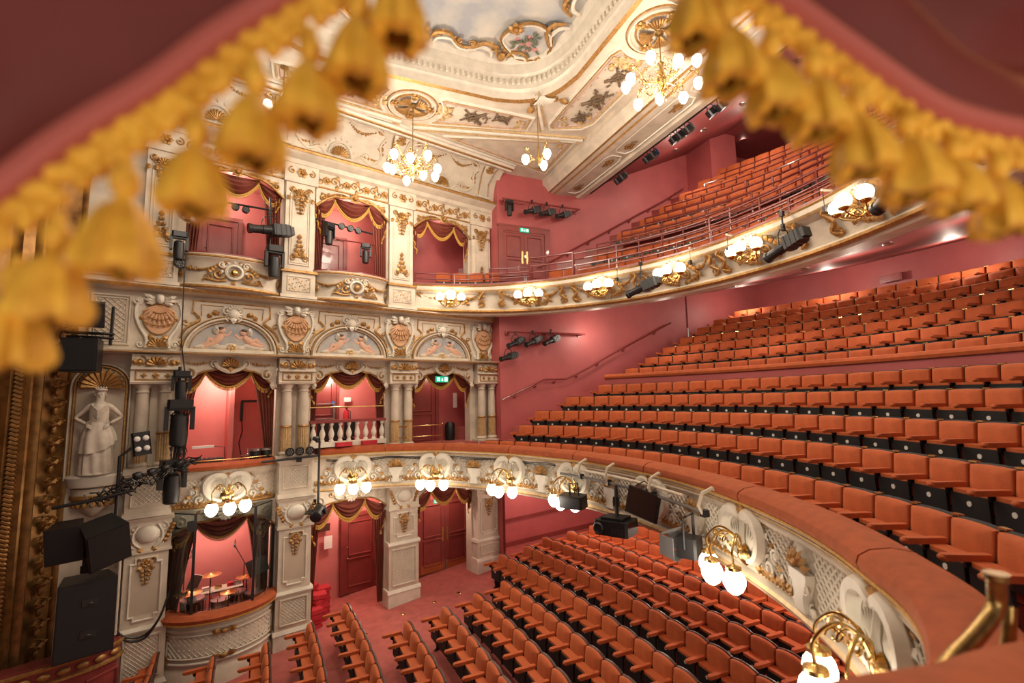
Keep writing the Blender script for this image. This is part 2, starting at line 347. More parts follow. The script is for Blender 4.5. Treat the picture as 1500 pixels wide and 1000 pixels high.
# recesses and box rooms behind the openings
def room(u0, u1, d, z0, z1, m, name, mf=None, skew=0):
    b = MB(); b.T = Matrix.Translation(wp(0, 0, 0)) @ Matrix.Rotation(RZW, 4, 'Z')
    wbox(b, u0-.3, u1+.3, -d-.1, -d, z0, z1); wbox(b, u0-.3, u0-.2, -d, -.3, z0, z1); wbox(b, u1+.2, u1+.3, -d, -.3, z0, z1)
    wbox(b, u0-.3, u1+.3, -d, -.3, z1, z1+.08)
    if mf: wbox(b, u0, u1, -d, -.01, z0-.1, z0, 1)
    struct(b, name, [m, mf or m], smooth=False)
room(-2.85, -.85, 1.5, .3, 3.3, ROSEL, 'wall_stalls_box', CARPET)
room(-.05, 2.35, 1.62, -.1, 3.3, ROSEL, 'wall_single_door')
room(2.75, 5.3, 1.02, -.1, 3.3, ROSE, 'wall_double_door')
room(-2.85, -.85, 1.5, 4.2, 6.75, ROSEL, 'wall_circle_box', CARPET)
room(-.05, 2.1, 1.5, 4.2, 6.75, ROSEL, 'wall_middle_box', CARPET)
room(2.7, 5.0, 1.1, 4.2, 6.75, ROSE, 'wall_lobby', CARPET)
room(-2.85, -.85, 1.4, 8.4, 11.4, ROSEL, 'wall_upper_box', CARPET)
room(-.05, 2.1, 1.4, 8.4, 11.4, ROSEL, 'wall_upper_middle_box', CARPET)
room(2.7, 5.2, 1.3, 8.5, 11.4, ROSE, 'wall_upper_end', CARPET)
b = MB(); b.T = Matrix.Translation(wp(0, 0, 0)) @ Matrix.Rotation(RZW, 4, 'Z')
wbox(b, -1.72, -1.62, -1.5, -.85, 4.2, 6.75); struct(b, 'wall_box_divider', ROSEL, smooth=False)

# side and back walls, three levels
def wall(P, z0, z1, name, m=ROSE):
    b = MB(); b.strip([(x, y, z0) for x, y in P], [(x, y, z1) for x, y in P]); b.strip([(x+.12, y+.12, z0) for x, y in P], [(x+.12, y+.12, z1) for x, y in P]); return struct(b, name, m, smooth=False)
wall([(5.45, 14.2), (13.1, 14.2)], 3.5, 8.2, 'wall_side')
wall([(13.1, 14.15), (16.4, 13.75), (16.4, -2)], 3.5, 10.2, 'wall_back')
wall([(5.45, 14.2), (11.8, 14.2), (17.6, 14.2), (17.6, -2)], 8.2, 16.2, 'wall_gallery')
wall([(5.6, 15.9), (13.2, 15.9), (13.2, -2)], .2, 3.6, 'wall_stalls')
wall([tuple(wp(5.58, -.32, 0).xy), (5.45, 14.2)], .2, 13.3, 'wall_return')
# pink lobby block standing out of the gallery wall
b = MB(); b.slab([(13.6, 14.3), (13.6, 12.95), (14.9, 12.95), (14.9, 14.3)], 10, 15.6); struct(b, 'wall_gallery_lobby', ROSE, smooth=False)

# ceiling: flat plaster with a deep coffer, a dropped beam, the sloping gallery ceiling
ZC = 13.12
CO = []                                                       # coffer outline, clockwise, with swept-out corners
def coffer(g, bow=.75):
    x0, x1, y0, y1 = -1.15-g, 5.46+g, 3.95-g, 10.42+g; k = 1.5
    out = []
    for cx, cy, a in ((x1, y1, 0), (x1, y0, 1), (x0, y0, 2), (x0, y1, 3)):
        p, q = [((cx-k, cy), (cx, cy-k)), ((cx, cy+k), (cx-k, cy)), ((cx+k, cy), (cx, cy+k)), ((cx, cy-k), (cx+k, cy))][a]
        m = ((p[0]+q[0])/2+(cx-(p[0]+q[0])/2)*.42, (p[1]+q[1])/2+(cy-(p[1]+q[1])/2)*.42)
        c = crom([p, (p[0]*.5+m[0]*.5+(cx-m[0])*.16, p[1]*.5+m[1]*.5+(cy-m[1])*.16), m, (q[0]*.5+m[0]*.5+(cx-m[0])*.16, q[1]*.5+m[1]*.5+(cy-m[1])*.16), q], 4)
        out += [(v.x, v.y) for v in c]
    return out
C0 = coffer(0); n = len(C0)
b = MB()
BX0, BX1, BY0, BY1 = -1.15, 5.46, 3.95, 10.42
for x0, x1, y0, y1 in ((BX1, 7.3, -4, 18), (-9, BX0, -4, 18), (BX0, BX1, BY1, 18), (BX0, BX1, -4, BY0)): b.add([(x0, y0, ZC), (x1, y0, ZC), (x1, y1, ZC), (x0, y1, ZC)], [(0, 1, 2, 3)])
q4 = n//4
for a, (cx, cy) in enumerate(((BX1, BY1), (BX1, BY0), (BX0, BY0), (BX0, BY1))):
    pts = C0[a*q4:(a+1)*q4]
    for p, q in zip(pts[:-1], pts[1:]): b.add([(cx, cy, ZC), (*p, ZC), (*q, ZC)], [(0, 1, 2)])
b.add([(-9, -4, ZC+.3), (-9, 18, ZC+.3), (7.3, 18, ZC+2.3), (7.3, -4, ZC+2.3)], [(0, 1, 2, 3)])
ceil = struct(b, 'ceiling', CREAM, smooth=False)
G1 = coffer(-.28); G0 = coffer(.10)
b = MB()                                                      # coffer wall: gold bead, ovolo, dentil course, cyma
prof = [(.12, ZC, 0), (.10, ZC-.07, 1), (.0, ZC-.05, 1), (-.02, ZC+.12, 0), (-.08, ZC+.16, 0), (-.08, ZC+.42, 0), (-.16, ZC+.48, 0), (-.20, ZC+.70, 0), (-.30, ZC+.85, 0)]
L = [coffer(g) for g, z, m in prof]
for j in range(len(prof)-1):
    vs = [(*p, prof[j][1]) for p in L[j]]+[(*p, prof[j+1][1]) for p in L[j+1]]
    b.add(vs, [(i, (i+1) % n, n+(i+1) % n, n+i) for i in range(n)], 1 if j in (0, 1) else 0)
struct(b, 'trim_1', [CREAMW, GOLD])
b = MB(); b.add([(*p, ZC+.85) for p in coffer(-.25)], [tuple(range(n))]); struct(b, 'ceiling_sky', SKY, smooth=False)
b = MB(); D0 = coffer(-.085)                                   # dentils round the coffer
for i in range(n):
    p, q = Vector(D0[i]), Vector(D0[(i+1) % n]); l = (q-p).length; k = max(1, round(l/.13)); a = math.atan2(q.y-p.y, q.x-p.x)
    if (p.x+q.x)/2 < .3 or (p.y+q.y)/2 < 5.5: continue
    for j in range(k):
        c = p.lerp(q, (j+.5)/k); b.box((c.x, c.y, ZC+.34), (.065, .1, .12), 0, a)
b.build('dentil_course', CREAMW, ceil, smooth=False)['kind'] = 'stuff'
b = MB()                                                      # dropped beam over the front of the gallery
BP = [(7.15, ZC+.1), (7.15, 12.95), (7.3, 12.82), (7.36, 12.72), (7.42, 12.7), (7.56, 12.7), (7.6, 12.66), (7.75, 12.66), (8.45, 12.72), (8.5, 12.64), (8.68, 12.64), (8.72, 12.72), (8.78, 13.3), (7.15, 13.4)]
k = len(BP); vs = [(x, y, z) for y in (-3, 14.25) for x, z in BP]
for j in range(k): b.add([vs[j], vs[(j+1) % k], vs[k+(j+1) % k], vs[k+j]], [(0, 1, 2, 3)], 1 if j in (3, 5) else 0)
b.add([vs[j] for j in range(k, 2*k)], [tuple(range(k))])
struct(b, 'trim_2', [CREAM, GOLD], smooth=False)
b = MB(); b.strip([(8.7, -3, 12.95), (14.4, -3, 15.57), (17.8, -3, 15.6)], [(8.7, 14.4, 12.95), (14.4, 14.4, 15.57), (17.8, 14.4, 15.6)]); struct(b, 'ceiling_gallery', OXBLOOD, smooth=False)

# cove between the cornice and the ceiling
b = MB(); b.T = Matrix.Translation(wp(0, 0, 0)) @ Matrix.Rotation(RZW, 4, 'Z')
CVP = [(.30, 12.12)]+[(.32+.76*(1-cos(a)), 12.14+.96*sin(a)) for a in [R(9*i) for i in range(11)]]
us = [-6.5+.5*i for i in range(25)]+[5.6]
for i in range(len(CVP)-1): b.strip([(u, -CVP[i][0], CVP[i][1]) for u in us], [(u, -CVP[i+1][0], CVP[i+1][1]) for u in us])
k = [(5.6, -o, z) for o, z in CVP]+[(5.6, 0, ZC), (5.6, 0, 12.1)]; b.add(k, [tuple(range(len(k)))])
struct(b, 'ceiling_cove', CREAM)
b = MB(); b.T = Matrix.Translation(wp(0, 0, 0)) @ Matrix.Rotation(RZW, 4, 'Z')
b.run(-6.5, 5.72, [(1.0, 13.12), (1.0, 13.0), (1.08, 12.98), (1.12, 13.02), (1.22, 13.02), (1.26, 13.07), (1.34, 13.07), (1.36, 13.13)], 0)
b.run(-6.5, 5.72, [(1.11, 13.03), (1.13, 13.0), (1.2, 13.0), (1.22, 13.03)], 1)
struct(b, 'trim_3', [CREAMW, GOLD], smooth=False)

# dress circle and gallery stepped floors and their soffits
ATOP = [4.5, 4.89, 5.27, 5.67, 6.02, None, 6.55, 6.91, 7.28, 7.64, 8.02, 8.35, 8.68]
AOFF = [1.262+.772*i for i in range(5)]+[1.262+.772*5.05]+[1.262+.772*x for x in (5.55, 6.4, 7.4, 8.4, 9.4, 10.4, 11.4)]
rows = [(o, t) for o, t in zip(AOFF, ATOP) if t]
pr = [(.12, 3.5), (.12, 3.6)]
for i, (o, t) in enumerate(rows):
    z = t-.88
    if i: pr.append((o-.62, z))
    pr.append(((rows[i+1][0]-.62) if i+1 < len(rows) else o+1.5, z))
pr.append((pr[-1][0], 3.5))
pr = [(o, z) for o, z in pr]
b = MB(); b.sweep(cut(LED, 1.6, 16.2), pr, [0]*len(pr)); struct(b, 'floor_circle', [CARPET], smooth=False)
b = MB(); b.strip([(p.x, p.y, 3.47) for p in off(LED, .02)], [(p.x, p.y, 3.5) for p in off(LED, 6.5)]); b.strip([(p.x, p.y, 3.62) for p in off(LED, .1)], [(p.x, p.y, 3.62) for p in off(LED, 1.6)]); struct(b, 'ceiling_stalls', [ROSE], smooth=False)
UD = [9.28, 9.88, 10.68, 11.28, 11.88, 12.48, 13.08, 13.68]
pr = [(.5, 8.7), (.5, 8.82)]
for r, d in enumerate(UD):
    z = d-.46; o = .55+.8*r
    if r: pr.append((o, z))
    pr.append((o+.8, z))
pr.append((9.2, UD[-1]-.46)); pr.append((9.2, 10.4))
b = MB(); b.sweep(cut(UPT, 1.2, 18.4), pr, [0]*len(pr)); struct(b, 'floor_gallery', [DOORRED], smooth=False)
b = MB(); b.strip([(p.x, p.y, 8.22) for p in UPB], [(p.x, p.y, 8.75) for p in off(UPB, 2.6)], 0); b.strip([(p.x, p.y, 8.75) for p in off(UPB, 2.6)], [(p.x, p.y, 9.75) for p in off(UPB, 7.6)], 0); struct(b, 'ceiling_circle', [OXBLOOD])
# ---------------------------------------------------------------- carved facade of the box wall
CG = [CREAM, GOLD]; WG = [CREAMW, GOLD]
PIER = [(-3.2, 'beside the stage'), (-.39, 'between the glazed box and the single door'), (2.38, 'between the single and the double doors'), (5.17, 'beyond the double doors')]
# stalls piers
for i, (u, where) in enumerate(PIER):
    z0 = .05+.08*u*CT; w = .78 if i < 2 else .86; zf = z0-.25
    ra = (1.36, 1.37, 1.93, 1.5)[i]
    t = wthing('pier', 'cream panelled pier with gilt drop ornament '+where, 'pier', u, 0, 0, 'stalls piers')
    b = MB(); b.box((0, -.16, (zf+z0+.42)/2), (w+.06, .34, z0+.42-zf)); b.run(-w/2-.05, w/2+.05, [(0, z0+.42), (.35, z0+.42), (.31, z0+.5), (0, z0+.5)]); b.build('base', CREAMW, t, smooth=False)
    b = MB(); b.box((0, -.145, (z0+.5+ra-.1)/2), (w, .29, ra-.1-z0-.5)); b.frame([(-w/2+.1, z0+.6), (w/2-.1, z0+.6), (w/2-.1, ra-.19), (-w/2+.1, ra-.19)], .05, .035, 0, -.29); d = b.build('dado', CREAM, t, smooth=False)
    b = MB(); b.lattice(-w/2+.13, w/2-.13, z0+.63, ra-.22, .075, 0, -.292); b.build('lattice_panel', CREAMW, d, smooth=False)
    b = MB(); b.run(-w/2-.03, w/2+.03, [(0, ra-.1), (.33, ra-.1), (.345, ra-.06), (.31, ra), (0, ra)]); b.build('dado_rail', CREAMW, t, smooth=False)
    b = MB(); b.box((0, -.14, (ra+2.78)/2), (w-.06, .28, 2.78-ra)); s = b.build('shaft', CREAM, t, smooth=False)
    b = MB(); a = w/2-.14; c = .08
    b.frame([(-a+c, ra+.12), (a-c, ra+.12), (a-c, ra+.2), (a, ra+.2), (a, 2.56), (a-c, 2.56), (a-c, 2.66), (-a+c, 2.66), (-a+c, 2.56), (-a, 2.56), (-a, ra+.2), (-a+c, ra+.2)], .04, .03, 0, -.28); b.build('panel_moulding', CREAMW, s, smooth=False)
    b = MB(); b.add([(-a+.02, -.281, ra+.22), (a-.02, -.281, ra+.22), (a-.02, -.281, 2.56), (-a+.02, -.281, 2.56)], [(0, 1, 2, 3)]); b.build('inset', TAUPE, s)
    b = MB(); b.drop(0, 2.56, .42, .3, 0, -.285); b.build('drop_ornament', GOLD, s)
    b = MB(); b.box((0, -.15, 3.1), (w, .30, .66)); b.run(-w/2-.02, w/2+.02, [(0, 2.76), (.33, 2.76), (.33, 2.81), (0, 2.81)]); b.run(-w/2-.03, w/2+.03, [(0, 3.38), (.34, 3.38), (.38, 3.45), (0, 3.45)]); cp = b.build('cap', CREAM, t, smooth=False)
    b = MB(); b.ball((0, -.32, 3.12), (.2, .07, .17), 0, 12, 8)
    for sg in (-1, 1):
        b.scroll(sg*.25, 3.22, .1, pi/2, 1, .022, 0, -.3, -sg); b.scroll(sg*.2, 2.95, .08, -pi/2, 1, .02, 0, -.3, sg); b.curve([(sg*.1, 2.86), (sg*.22, 2.98), (sg*.24, 3.14), (sg*.16, 3.3)], .03, 0, -.3)
        for q in range(5): b.leaf(sg*(.26+.02*q), 2.9+.09*q, .13, pi/2-sg*(.4+.3*q), 1, -.3)
        b.leaf(sg*.08, 2.88, .14, -pi/2+sg*.5, 1, -.3)
    b.build('cartouche', [CREAMW, GOLD], cp)

# circle-level columns, blocks, pelmets
COLU = [-3.24, -.46, 2.33, 5.2]
place = ['beside the statue niche', 'between the glazed box and the balustrade', 'between the balustrade and the lobby doorway', 'by the side wall']
def column(name, label, loc):
    t = thing(name, label, 'column', loc, RZW, 'columns between the circle boxes')
    b = MB(); b.lathe([(.15, 0), (.15, .05), (.17, .07), (.15, .1), (.135, .12)], 16); b.build('base', CREAM, t)
    P = [(.12*(1 if k % 2 else .9)*cos(2*pi*k/32), .12*(1 if k % 2 else .9)*sin(2*pi*k/32)) for k in range(32)]
    b = MB(); b.slab(P, .12, .68); b.build('fluted_shaft', GOLDP, t, smooth=False)
    b = MB(); b.lathe([(.125, .68), (.14, .70), (.125, .73)], 16); b.build('ring', GOLD, t)
    b = MB(); b.lathe([(.118, .73), (.118, 1.2), (.104, 1.5), (.104, 1.53), (.125, 1.55), (.105, 1.58), (.105, 1.62), (.15, 1.68), (.15, 1.74)], 16); b.build('shaft', CREAM, t)
    return t
c0 = None
for i, u in enumerate(COLU):
    for s in (-1, 1):
        lab = 'cream column with fluted gilt foot, %s of the pair %s' % ('stage-side one' if s < 0 else 'second', place[i])
        loc = wp(u+s*.195, .2, 4.42)
        if c0 is None: c0 = column('column', lab, loc)
        else: dup(c0, loc, RZW, lab)
    t = wthing('entablature_block', 'carved cream block over the column pair '+place[i], 'entablature', u, 0, 0, 'blocks over the columns')
    b = MB(); b.box((0, -.19, 4.38), (.86, .38, .12)); b.build('pedestal', CREAM, t, smooth=False)
    b = MB(); b.box((0, -.03, 5.3), (.12, .08, 1.7)); b.build('back_strip', CREAM, t, smooth=False)
    b = MB(); b.run(-.42, .42, [(0, 6.14), (.38, 6.14), (.40, 6.18), (.36, 6.2), (.36, 6.42), (.41, 6.44), (.41, 6.48), (0, 6.48)]); b.frame([(-.33, 6.23), (.33, 6.23), (.33, 6.4), (-.33, 6.4)], .03, .02, 1, -.36); b.rosette(0, 6.315, .07, 1, -.36)
    for s in (-1, 1): b.rosette(s*.2, 6.315, .06, 1, -.36, 4)
    b.build('architrave', CG, t, smooth=False)
    b = MB(); b.run(-.41, .41, [(0, 6.48), (.35, 6.48), (.35, 6.76), (0, 6.76)]); b.shell(0, 6.52, .2, .2, pi-.2, 7, 1, -.36)
    for s in (-1, 1): b.scroll(s*.26, 6.62, .1, pi/2, 1.1, .02, 1, -.36, s); b.leaf(s*.2, 6.55, .16, pi/2-s*1.2, 1, -.36); b.leaf(s*.36, 6.52, .15, pi/2, 1, -.36)
    b.build('frieze_block', CG, t, smooth=False)

b = MB(); b.T = Matrix.Translation(wp(0, 0, 0)) @ Matrix.Rotation(RZW, 4, 'Z')   # running cornices
b.run(-4.6, 5.66, [(0, 6.76), (.2, 6.76), (.44, 6.79), (.46, 6.83), (.2, 6.86), (0, 6.86)]); b.run(-4.6, 5.66, [(.445, 6.785), (.47, 6.79), (.47, 6.81), (.445, 6.81)], 1)
b.run(-4.6, 5.66, [(0, 8.12), (.1, 8.14), (.3, 8.2), (.3, 8.26), (0, 8.28)]); b.run(-4.6, 5.66, [(.26, 8.17), (.31, 8.2), (.32, 8.23), (.29, 8.17)], 1)
struct(b, 'trim_4', CG, smooth=False)
b = MB(); b.T = Matrix.Translation(wp(0, 0, 0)) @ Matrix.Rotation(RZW, 4, 'Z')
b.run(-5, 5.72, [(0, 11.35), (.12, 11.35), (.12, 11.75), (.22, 11.80), (.26, 11.9), (.45, 11.97), (.5, 12.0), (.5, 12.1), (.3, 12.16), (0, 12.16)])
b.run(-5, 5.74, [(.46, 12.02), (.53, 12.0), (.55, 12.05), (.53, 12.09), (.48, 12.11)], 1); b.run(-5, 5.7, [(.1, 11.33), (.15, 11.34), (.15, 11.37), (.1, 11.38)], 1)
struct(b, 'trim_5', CG, smooth=False)
t = wthing('frieze', 'gilt arabesque frieze under the top cornice of the box wall', 'frieze', 0, .12, 11.56)
x = -4.4
k = 0
b = MB()
while x < 5.5:
    if k % 2: b.rosette(x, 0, .12, 0, 0, 7)
    else: b.scroll(x-.06, .02, .13, 0, 1.2, .026, 0, 0, 1); b.scroll(x+.1, -.04, .1, pi, 1.1, .022, 0, 0, 1); b.leaf(x, -.05, .16, -pi/2, 0, 0); b.leaf(x+.02, .05, .16, pi/2, 0, 0)
    x += .27; k += 1
b.build('arabesque', GOLD, t)['kind'] = 'stuff'

OCP = [(-2.85, -.9), (-.12, 1.94), (2.66, 4.72)]
bay = ['first bay from the stage', 'middle bay', 'bay by the side wall']
def archline(w, zt, rise, n=16, sc=.0):                        # ogee-shouldered pelmet edge
    out = []
    for i in range(n+1):
        t = -1+2*i/n; a = abs(t)
        z = zt+rise*(1-a**2*.75-.25*a) - .10*max(0, (a-.75)/.25)+.05*max(0, 1-abs(a-.55)/.2)
        out.append((t*w/2, z))
    return out
for i, (u0, u1) in enumerate(OCP):
    uc, w = (u0+u1)/2, u1-u0
    t = wthing('carved_pelmet', 'cream carved pelmet with gilt shell, circle level, '+bay[i], 'pelmet', uc, .1, 0, 'pelmets of the circle boxes')
    A = archline(w, 6.12, .40)
    b = MB(); b.prism([(-w/2, 6.78)]+A+[(w/2, 6.78)], 0, -.08); fb = b.build('fascia', CREAM, t, smooth=False)
    b = MB(); b.tube([(x, -.09, z) for x, z in A], .022, 5, 1); b.shell(0, 6.54, .2, .15, pi-.15, 9, 1, -.1)
    b.curve([(-.3, 6.6), (-.22, 6.5), (0, 6.42), (.22, 6.5), (.3, 6.6)], .05, 0, -.1)
    for s in (-1, 1):
        b.scroll(s*(w/2-.2), 6.36, .14, pi/2, 1.3, .03, 0, -.1, s); b.scroll(s*.3, 6.62, .1, -pi/2, 1.1, .026, 0, -.1, s); b.garland(s*.35, 6.66, s*(w/2-.1), 6.62, .05, 11, .022, 1, -.1)
        b.leaf(s*(w/2-.08), 6.2, .2, -pi/2, 0, -.1); b.scroll(s*(w/2-.2), 6.36, .09, pi/2, 1.0, .02, 1, -.12, s)
    b.ball((0, -.13, 6.46), (.06, .05, .08), 1); b.build('carving', CG, fb)

# lunettes with painted cupids
def putto(b, x, z, s, fl, a=0):                                # one plump reclining cherub with wings
    def P(px, pz): return (x+fl*s*(px*cos(a)-pz*sin(a)), -.01, z+s*(px*sin(a)+pz*cos(a)))
    def limb(pts, r): b.tube([P(*q) for q in pts], [k*s for k in r], 7, 0, .45)
    limb([(-.16, -.06), (-.02, .04), (.12, .2), (.17, .33)], [.17, .2, .17, .1]); c = P(.2, .5); b.ball((c[0], -.03, c[2]), (.16*s, .03, .17*s), 0, 9, 6); c = P(.17, .58); b.ball((c[0], -.032, c[2]), (.16*s, .03, .11*s), 1, 8, 5)
    limb([(-.12, -.05), (-.4, .08), (-.52, -.16), (-.72, -.18)], [.14, .12, .09, .05]); limb([(-.1, -.1), (-.34, -.2), (-.6, -.3), (-.76, -.26)], [.14, .12, .09, .05])
    limb([(.18, .28), (.4, .2), (.56, .36), (.62, .44)], [.08, .075, .06, .05]); limb([(.08, .26), (-.08, .12), (.1, -.02)], [.08, .07, .05])
    for q in range(4): b.leaf(P(.04, .3)[0], P(.04, .3)[2], (.5-.07*q)*s, pi/2+fl*(.35+.3*q), 2, -.01, .2)
LUN = [(-1.84, 1.86), (.93, 1.93), (3.73, 1.9)]
for i, (u, w) in enumerate(LUN):
    t = wthing('lunette', 'arched painting of two cupids in clouds, gilt framed, in the '+bay[i], 'painting', u, 0, 6.87, 'cupid lunettes')
    a, h = w/2, .80
    pts = [(a*cos(pi*k/24), h*sin(pi*k/24)) for k in range(25)]
    b = MB(); b.frame(pts, .09, .07, 0, 0, False); b.frame([(x*1.05, z*1.05+.005) for x, z in pts], .035, .09, 1, 0, False); b.frame([(x*.9, z*.9) for x, z in pts], .025, .05, 1, 0, False); b.run(-a, a, [(0, 0), (.06, 0), (.05, .07), (0, .07)]); b.build('frame', CG, t)
    ip = [(.88*x, .88*z*.97+.02) for x, z in pts]
    b = MB(); b.add([(x, -.012, z) for x, z in ip], [tuple(range(len(ip)))[::-1]]); cv = b.build('canvas', SKYB, t, smooth=False)
    b = MB(); putto(b, -a*.3, .29, .44, 1, .1); putto(b, a*.36, .28, .44, -1, .05 if i % 2 else -.12)
    b.build('cupids', [SKIN, WOODD, STONE], cv)
    b = MB()
    for k in range(7): b.ball(((-.62+.2*k)*a, -.012, .12+.05*(k % 2)), (.14, .012, .06), 0, 8, 4)
    b.rosette(0, .1, .12, 1, -.02); b.curve([(-.8*a, .1), (-.5*a, .06), (-.1, .07)], .018, 1, -.015); b.curve([(.8*a, .1), (.5*a, .06), (.1, .07)], .018, 1, -.015); b.build('clouds', [STONE, GOLDP], cv)
    b = MB(); q = a*.84                                        # the broken frame above, with its keystone
    b.frame([(-q-.02, .86), (-q, 1.17), (q, 1.17), (q+.02, .86)], .035, .035, 1, 0, False); b.frame([(-q+.16, .82), (-q+.14, 1.08), (-.2, 1.08)], .022, .02, 1, 0, False); b.frame([(q-.16, .82), (q-.14, 1.08), (.2, 1.08)], .022, .02, 1, 0, False)
    for s in (-1, 1): b.curve([(s*q, .9), (s*(q-.12), .74), (s*(q+.02), .62), (s*(q+.14), .5), (s*(a+.08), .3)], .035, 1, 0); b.scroll(s*(q+.13), .66, .09, 0, 1, .02, 1, 0, s); b.leaf(s*(a+.07), .25, .15, -pi/2, 1, 0); b.leaf(s*(a*.55), .78, .16, pi/2+s*.6, 1, 0); b.leaf(s*.28, .86, .17, pi/2-s*.8, 1, 0); b.leaf(s*.36, .84, .15, pi/2-s*.2, 1, 0)
    b.build('upper_frame', CG, t)
    b = MB(); b.ball((0, -.08, .9), (.13, .07, .12), 0)
    for s in (-1, 1): b.scroll(s*.13, .96, .1, pi/2, 1, .03, 0, -.05, -s); b.scroll(s*.1, .82, .08, -pi/2, 1, .025, 0, -.05, s)
    b.leaf(0, .86, .2, -pi/2, 0, -.08); b.shell(0, 1.0, .13, .3, pi-.3, 5, 0, -.06); b.build('keystone', CREAMW, t)

# shell cartouches with cherub heads over each column pair
for i, u in enumerate(COLU):
    t = wthing('shell_cartouche', 'apricot shell cartouche with cherub head over the columns '+place[i], 'cartouche', u, 0, 6.88, 'shell cartouches')
    out = [(-.2, .04), (-.2, .25), (-.33, .5), (-.40, .75), (-.36, 1.0), (-.2, 1.12), (.2, 1.12), (.36, 1.0), (.40, .75), (.33, .5), (.2, .25), (.2, .04)]
    C = [(v.x, v.y) for v in crom(out, 4)]
    b = MB(); b.prism(C, 0, -.05); pl = b.build('plate', CREAM, t, smooth=False)
    b = MB(); b.tube([(x, -.06, z) for x, z in C], .035, 6, 0)
    for s in (-1, 1): b.scroll(s*.36, 1.04, .09, pi, 1.2, .03, 0, -.06, -s); b.scroll(s*.3, .12, .08, 0, 1.1, .022, 0, -.03, s)
    b.build('border', CREAMW, pl)
    b = MB(); EG = [(.27*sin(q)*(1-.12*cos(q)), .66-.33*cos(q)) for q in [2*pi*k/24 for k in range(24)]]; b.prism(EG, -.05, -.075)
    for q in range(11):
        aa = -pi/2+(q-5)*.21; rr_ = .5 if abs(q-5) < 3 else .42-.05*(abs(q-5)-3); b.tube([(.04*cos(aa), -.075, .98+.04*sin(aa)), (rr_*.6*cos(aa), -.105, .98+rr_*.6*sin(aa)), (rr_*cos(aa), -.08, .98+rr_*sin(aa))], [.012, .03, .016], 5)
    b.build('shell', mat('apricot', (.62, .36, .2), .6) if i == 0 else bpy.data.materials['apricot'], pl)
    b = MB()
    for r_ in (.2, .34, .47): b.tube([(r_*cos(a), -.125, .98+r_*sin(a)) for a in [-pi/2-.62+.124*k for k in range(11)]], .012, 4, 1)
    b.tube([(x*1.04, -.08, z) for x, z in EG]+[(EG[0][0], -.08, EG[0][1])], .014, 5, 1)
    b.shell(0, .06, .2, .2, pi-.2, 9, 1, -.05)
    for s in (-1, 1): b.leaf(s*.3, .62, .12, pi/2, 1, -.06); b.leaf(s*.16, .34, .16, -pi/2-s*.5, 1, -.06); b.scroll(s*.2, 1.02, .07, 0, 1, .02, 1, -.08, s)
    b.build('gilding', CG, pl)
    b = MB(); b.ball((0, -.16, 1.08), (.075, .08, .095), 0, 10, 7); b.ball((0, -.14, 1.15), (.08, .07, .05), 0); b.ball((0, -.24, 1.07), (.015, .015, .02), 0, 6, 4)
    for s in (-1, 1):
        for q in range(3): b.leaf(s*.07, 1.05-.02*q, .26-.04*q, pi/2-s*(1.0+.35*q), 0, -.1, .22)
    b.build('cherub_head', CREAMW, pl)

# upper pedestals and pilasters
UPIL = [(-3.31, .70), (-.46, .78), (2.33, .80), (5.12, .80)]
for i, (u, w) in enumerate(UPIL):
    t = wthing('pilaster', 'tall cream pilaster with gilt sprays above the columns '+place[i], 'pilaster', u, 0, 0, 'upper pilasters')
    b = MB(); b.box((0, -.11, 8.6), (w, .22, .68)); b.run(-w/2-.04, w/2+.04, [(0, 8.28), (.28, 8.28), (.24, 8.36), (0, 8.36)]); b.frame([(-.27, 8.46), (.27, 8.46), (.27, 8.82), (-.27, 8.82)], .03, .02, 0, -.22); p = b.build('pedestal', CREAM, t, smooth=False)
    b = MB()
    for x in range(7):
        for z in range(4): b.leaf(-.23+.076*x, 8.5+.085*z, .05, pi/2*(x+z), 0, -.222, .4)
    b.build('diaper_panel', GOLDP, p)['kind'] = 'stuff'
    b = MB(); b.run(-w/2-.04, w/2+.04, [(0, 8.93), (.27, 8.93), (.27, 8.99), (0, 9.02)]); b.build('gilt_band', GOLD, p, smooth=False)
    b = MB(); b.box((0, -.07, 10.15), (w-.08, .14, 2.3)); b.frame([(-w/2+.15, 9.15), (w/2-.15, 9.15), (w/2-.15, 11.0), (-w/2+.15, 11.0)], .035, .025, 0, -.14); b.frame([(-w/2+.2, 9.2), (w/2-.2, 9.2), (w/2-.2, 10.95), (-w/2+.2, 10.95)], .02, .015, 0, -.14); s = b.build('shaft', CREAM, t, smooth=False)
    b = MB(); b.drop(0, 11.02, .55, .42, 0, -.15); b.shell(0, 11.0, .15, .1, pi-.1, 7, 0, -.16)
    for sg in (-1, 1): b.scroll(sg*.2, 11.12, .09, 0, 1.2, .02, 0, -.15, sg); b.leaf(sg*.26, 10.95, .16, -pi/2+sg*.4, 0, -.15)
    b.build('capital_spray', GOLD, s)
    b = MB(); b.rosette(0, 9.42, .1, 0, -.15)
    for q in range(4):
        for sg in (-1, 1): b.leaf(0, 9.35+.12*q, .2-.03*q, pi/2-sg*(1.1-.2*q), 0, -.15)
    for sg in (-1, 1): b.scroll(sg*.14, 9.32, .09, pi/2, 1.1, .02, 0, -.15, -sg)
    b.leaf(0, 9.8, .16, pi/2, 0, -.15); b.build('foot_spray', GOLD, s)
    b = MB(); b.run(-w/2-.02, w/2+.02, [(0, 11.3), (.2, 11.3), (.22, 11.36), (.22, 11.78), (0, 11.78)]); b.rosette(0, 11.56, .14, 1, -.22)
    for sg in (-1, 1): b.scroll(sg*.24, 11.58, .1, pi/2, 1.1, .022, 1, -.22, -sg)
    b.build('frieze_block', CG, t, smooth=False)

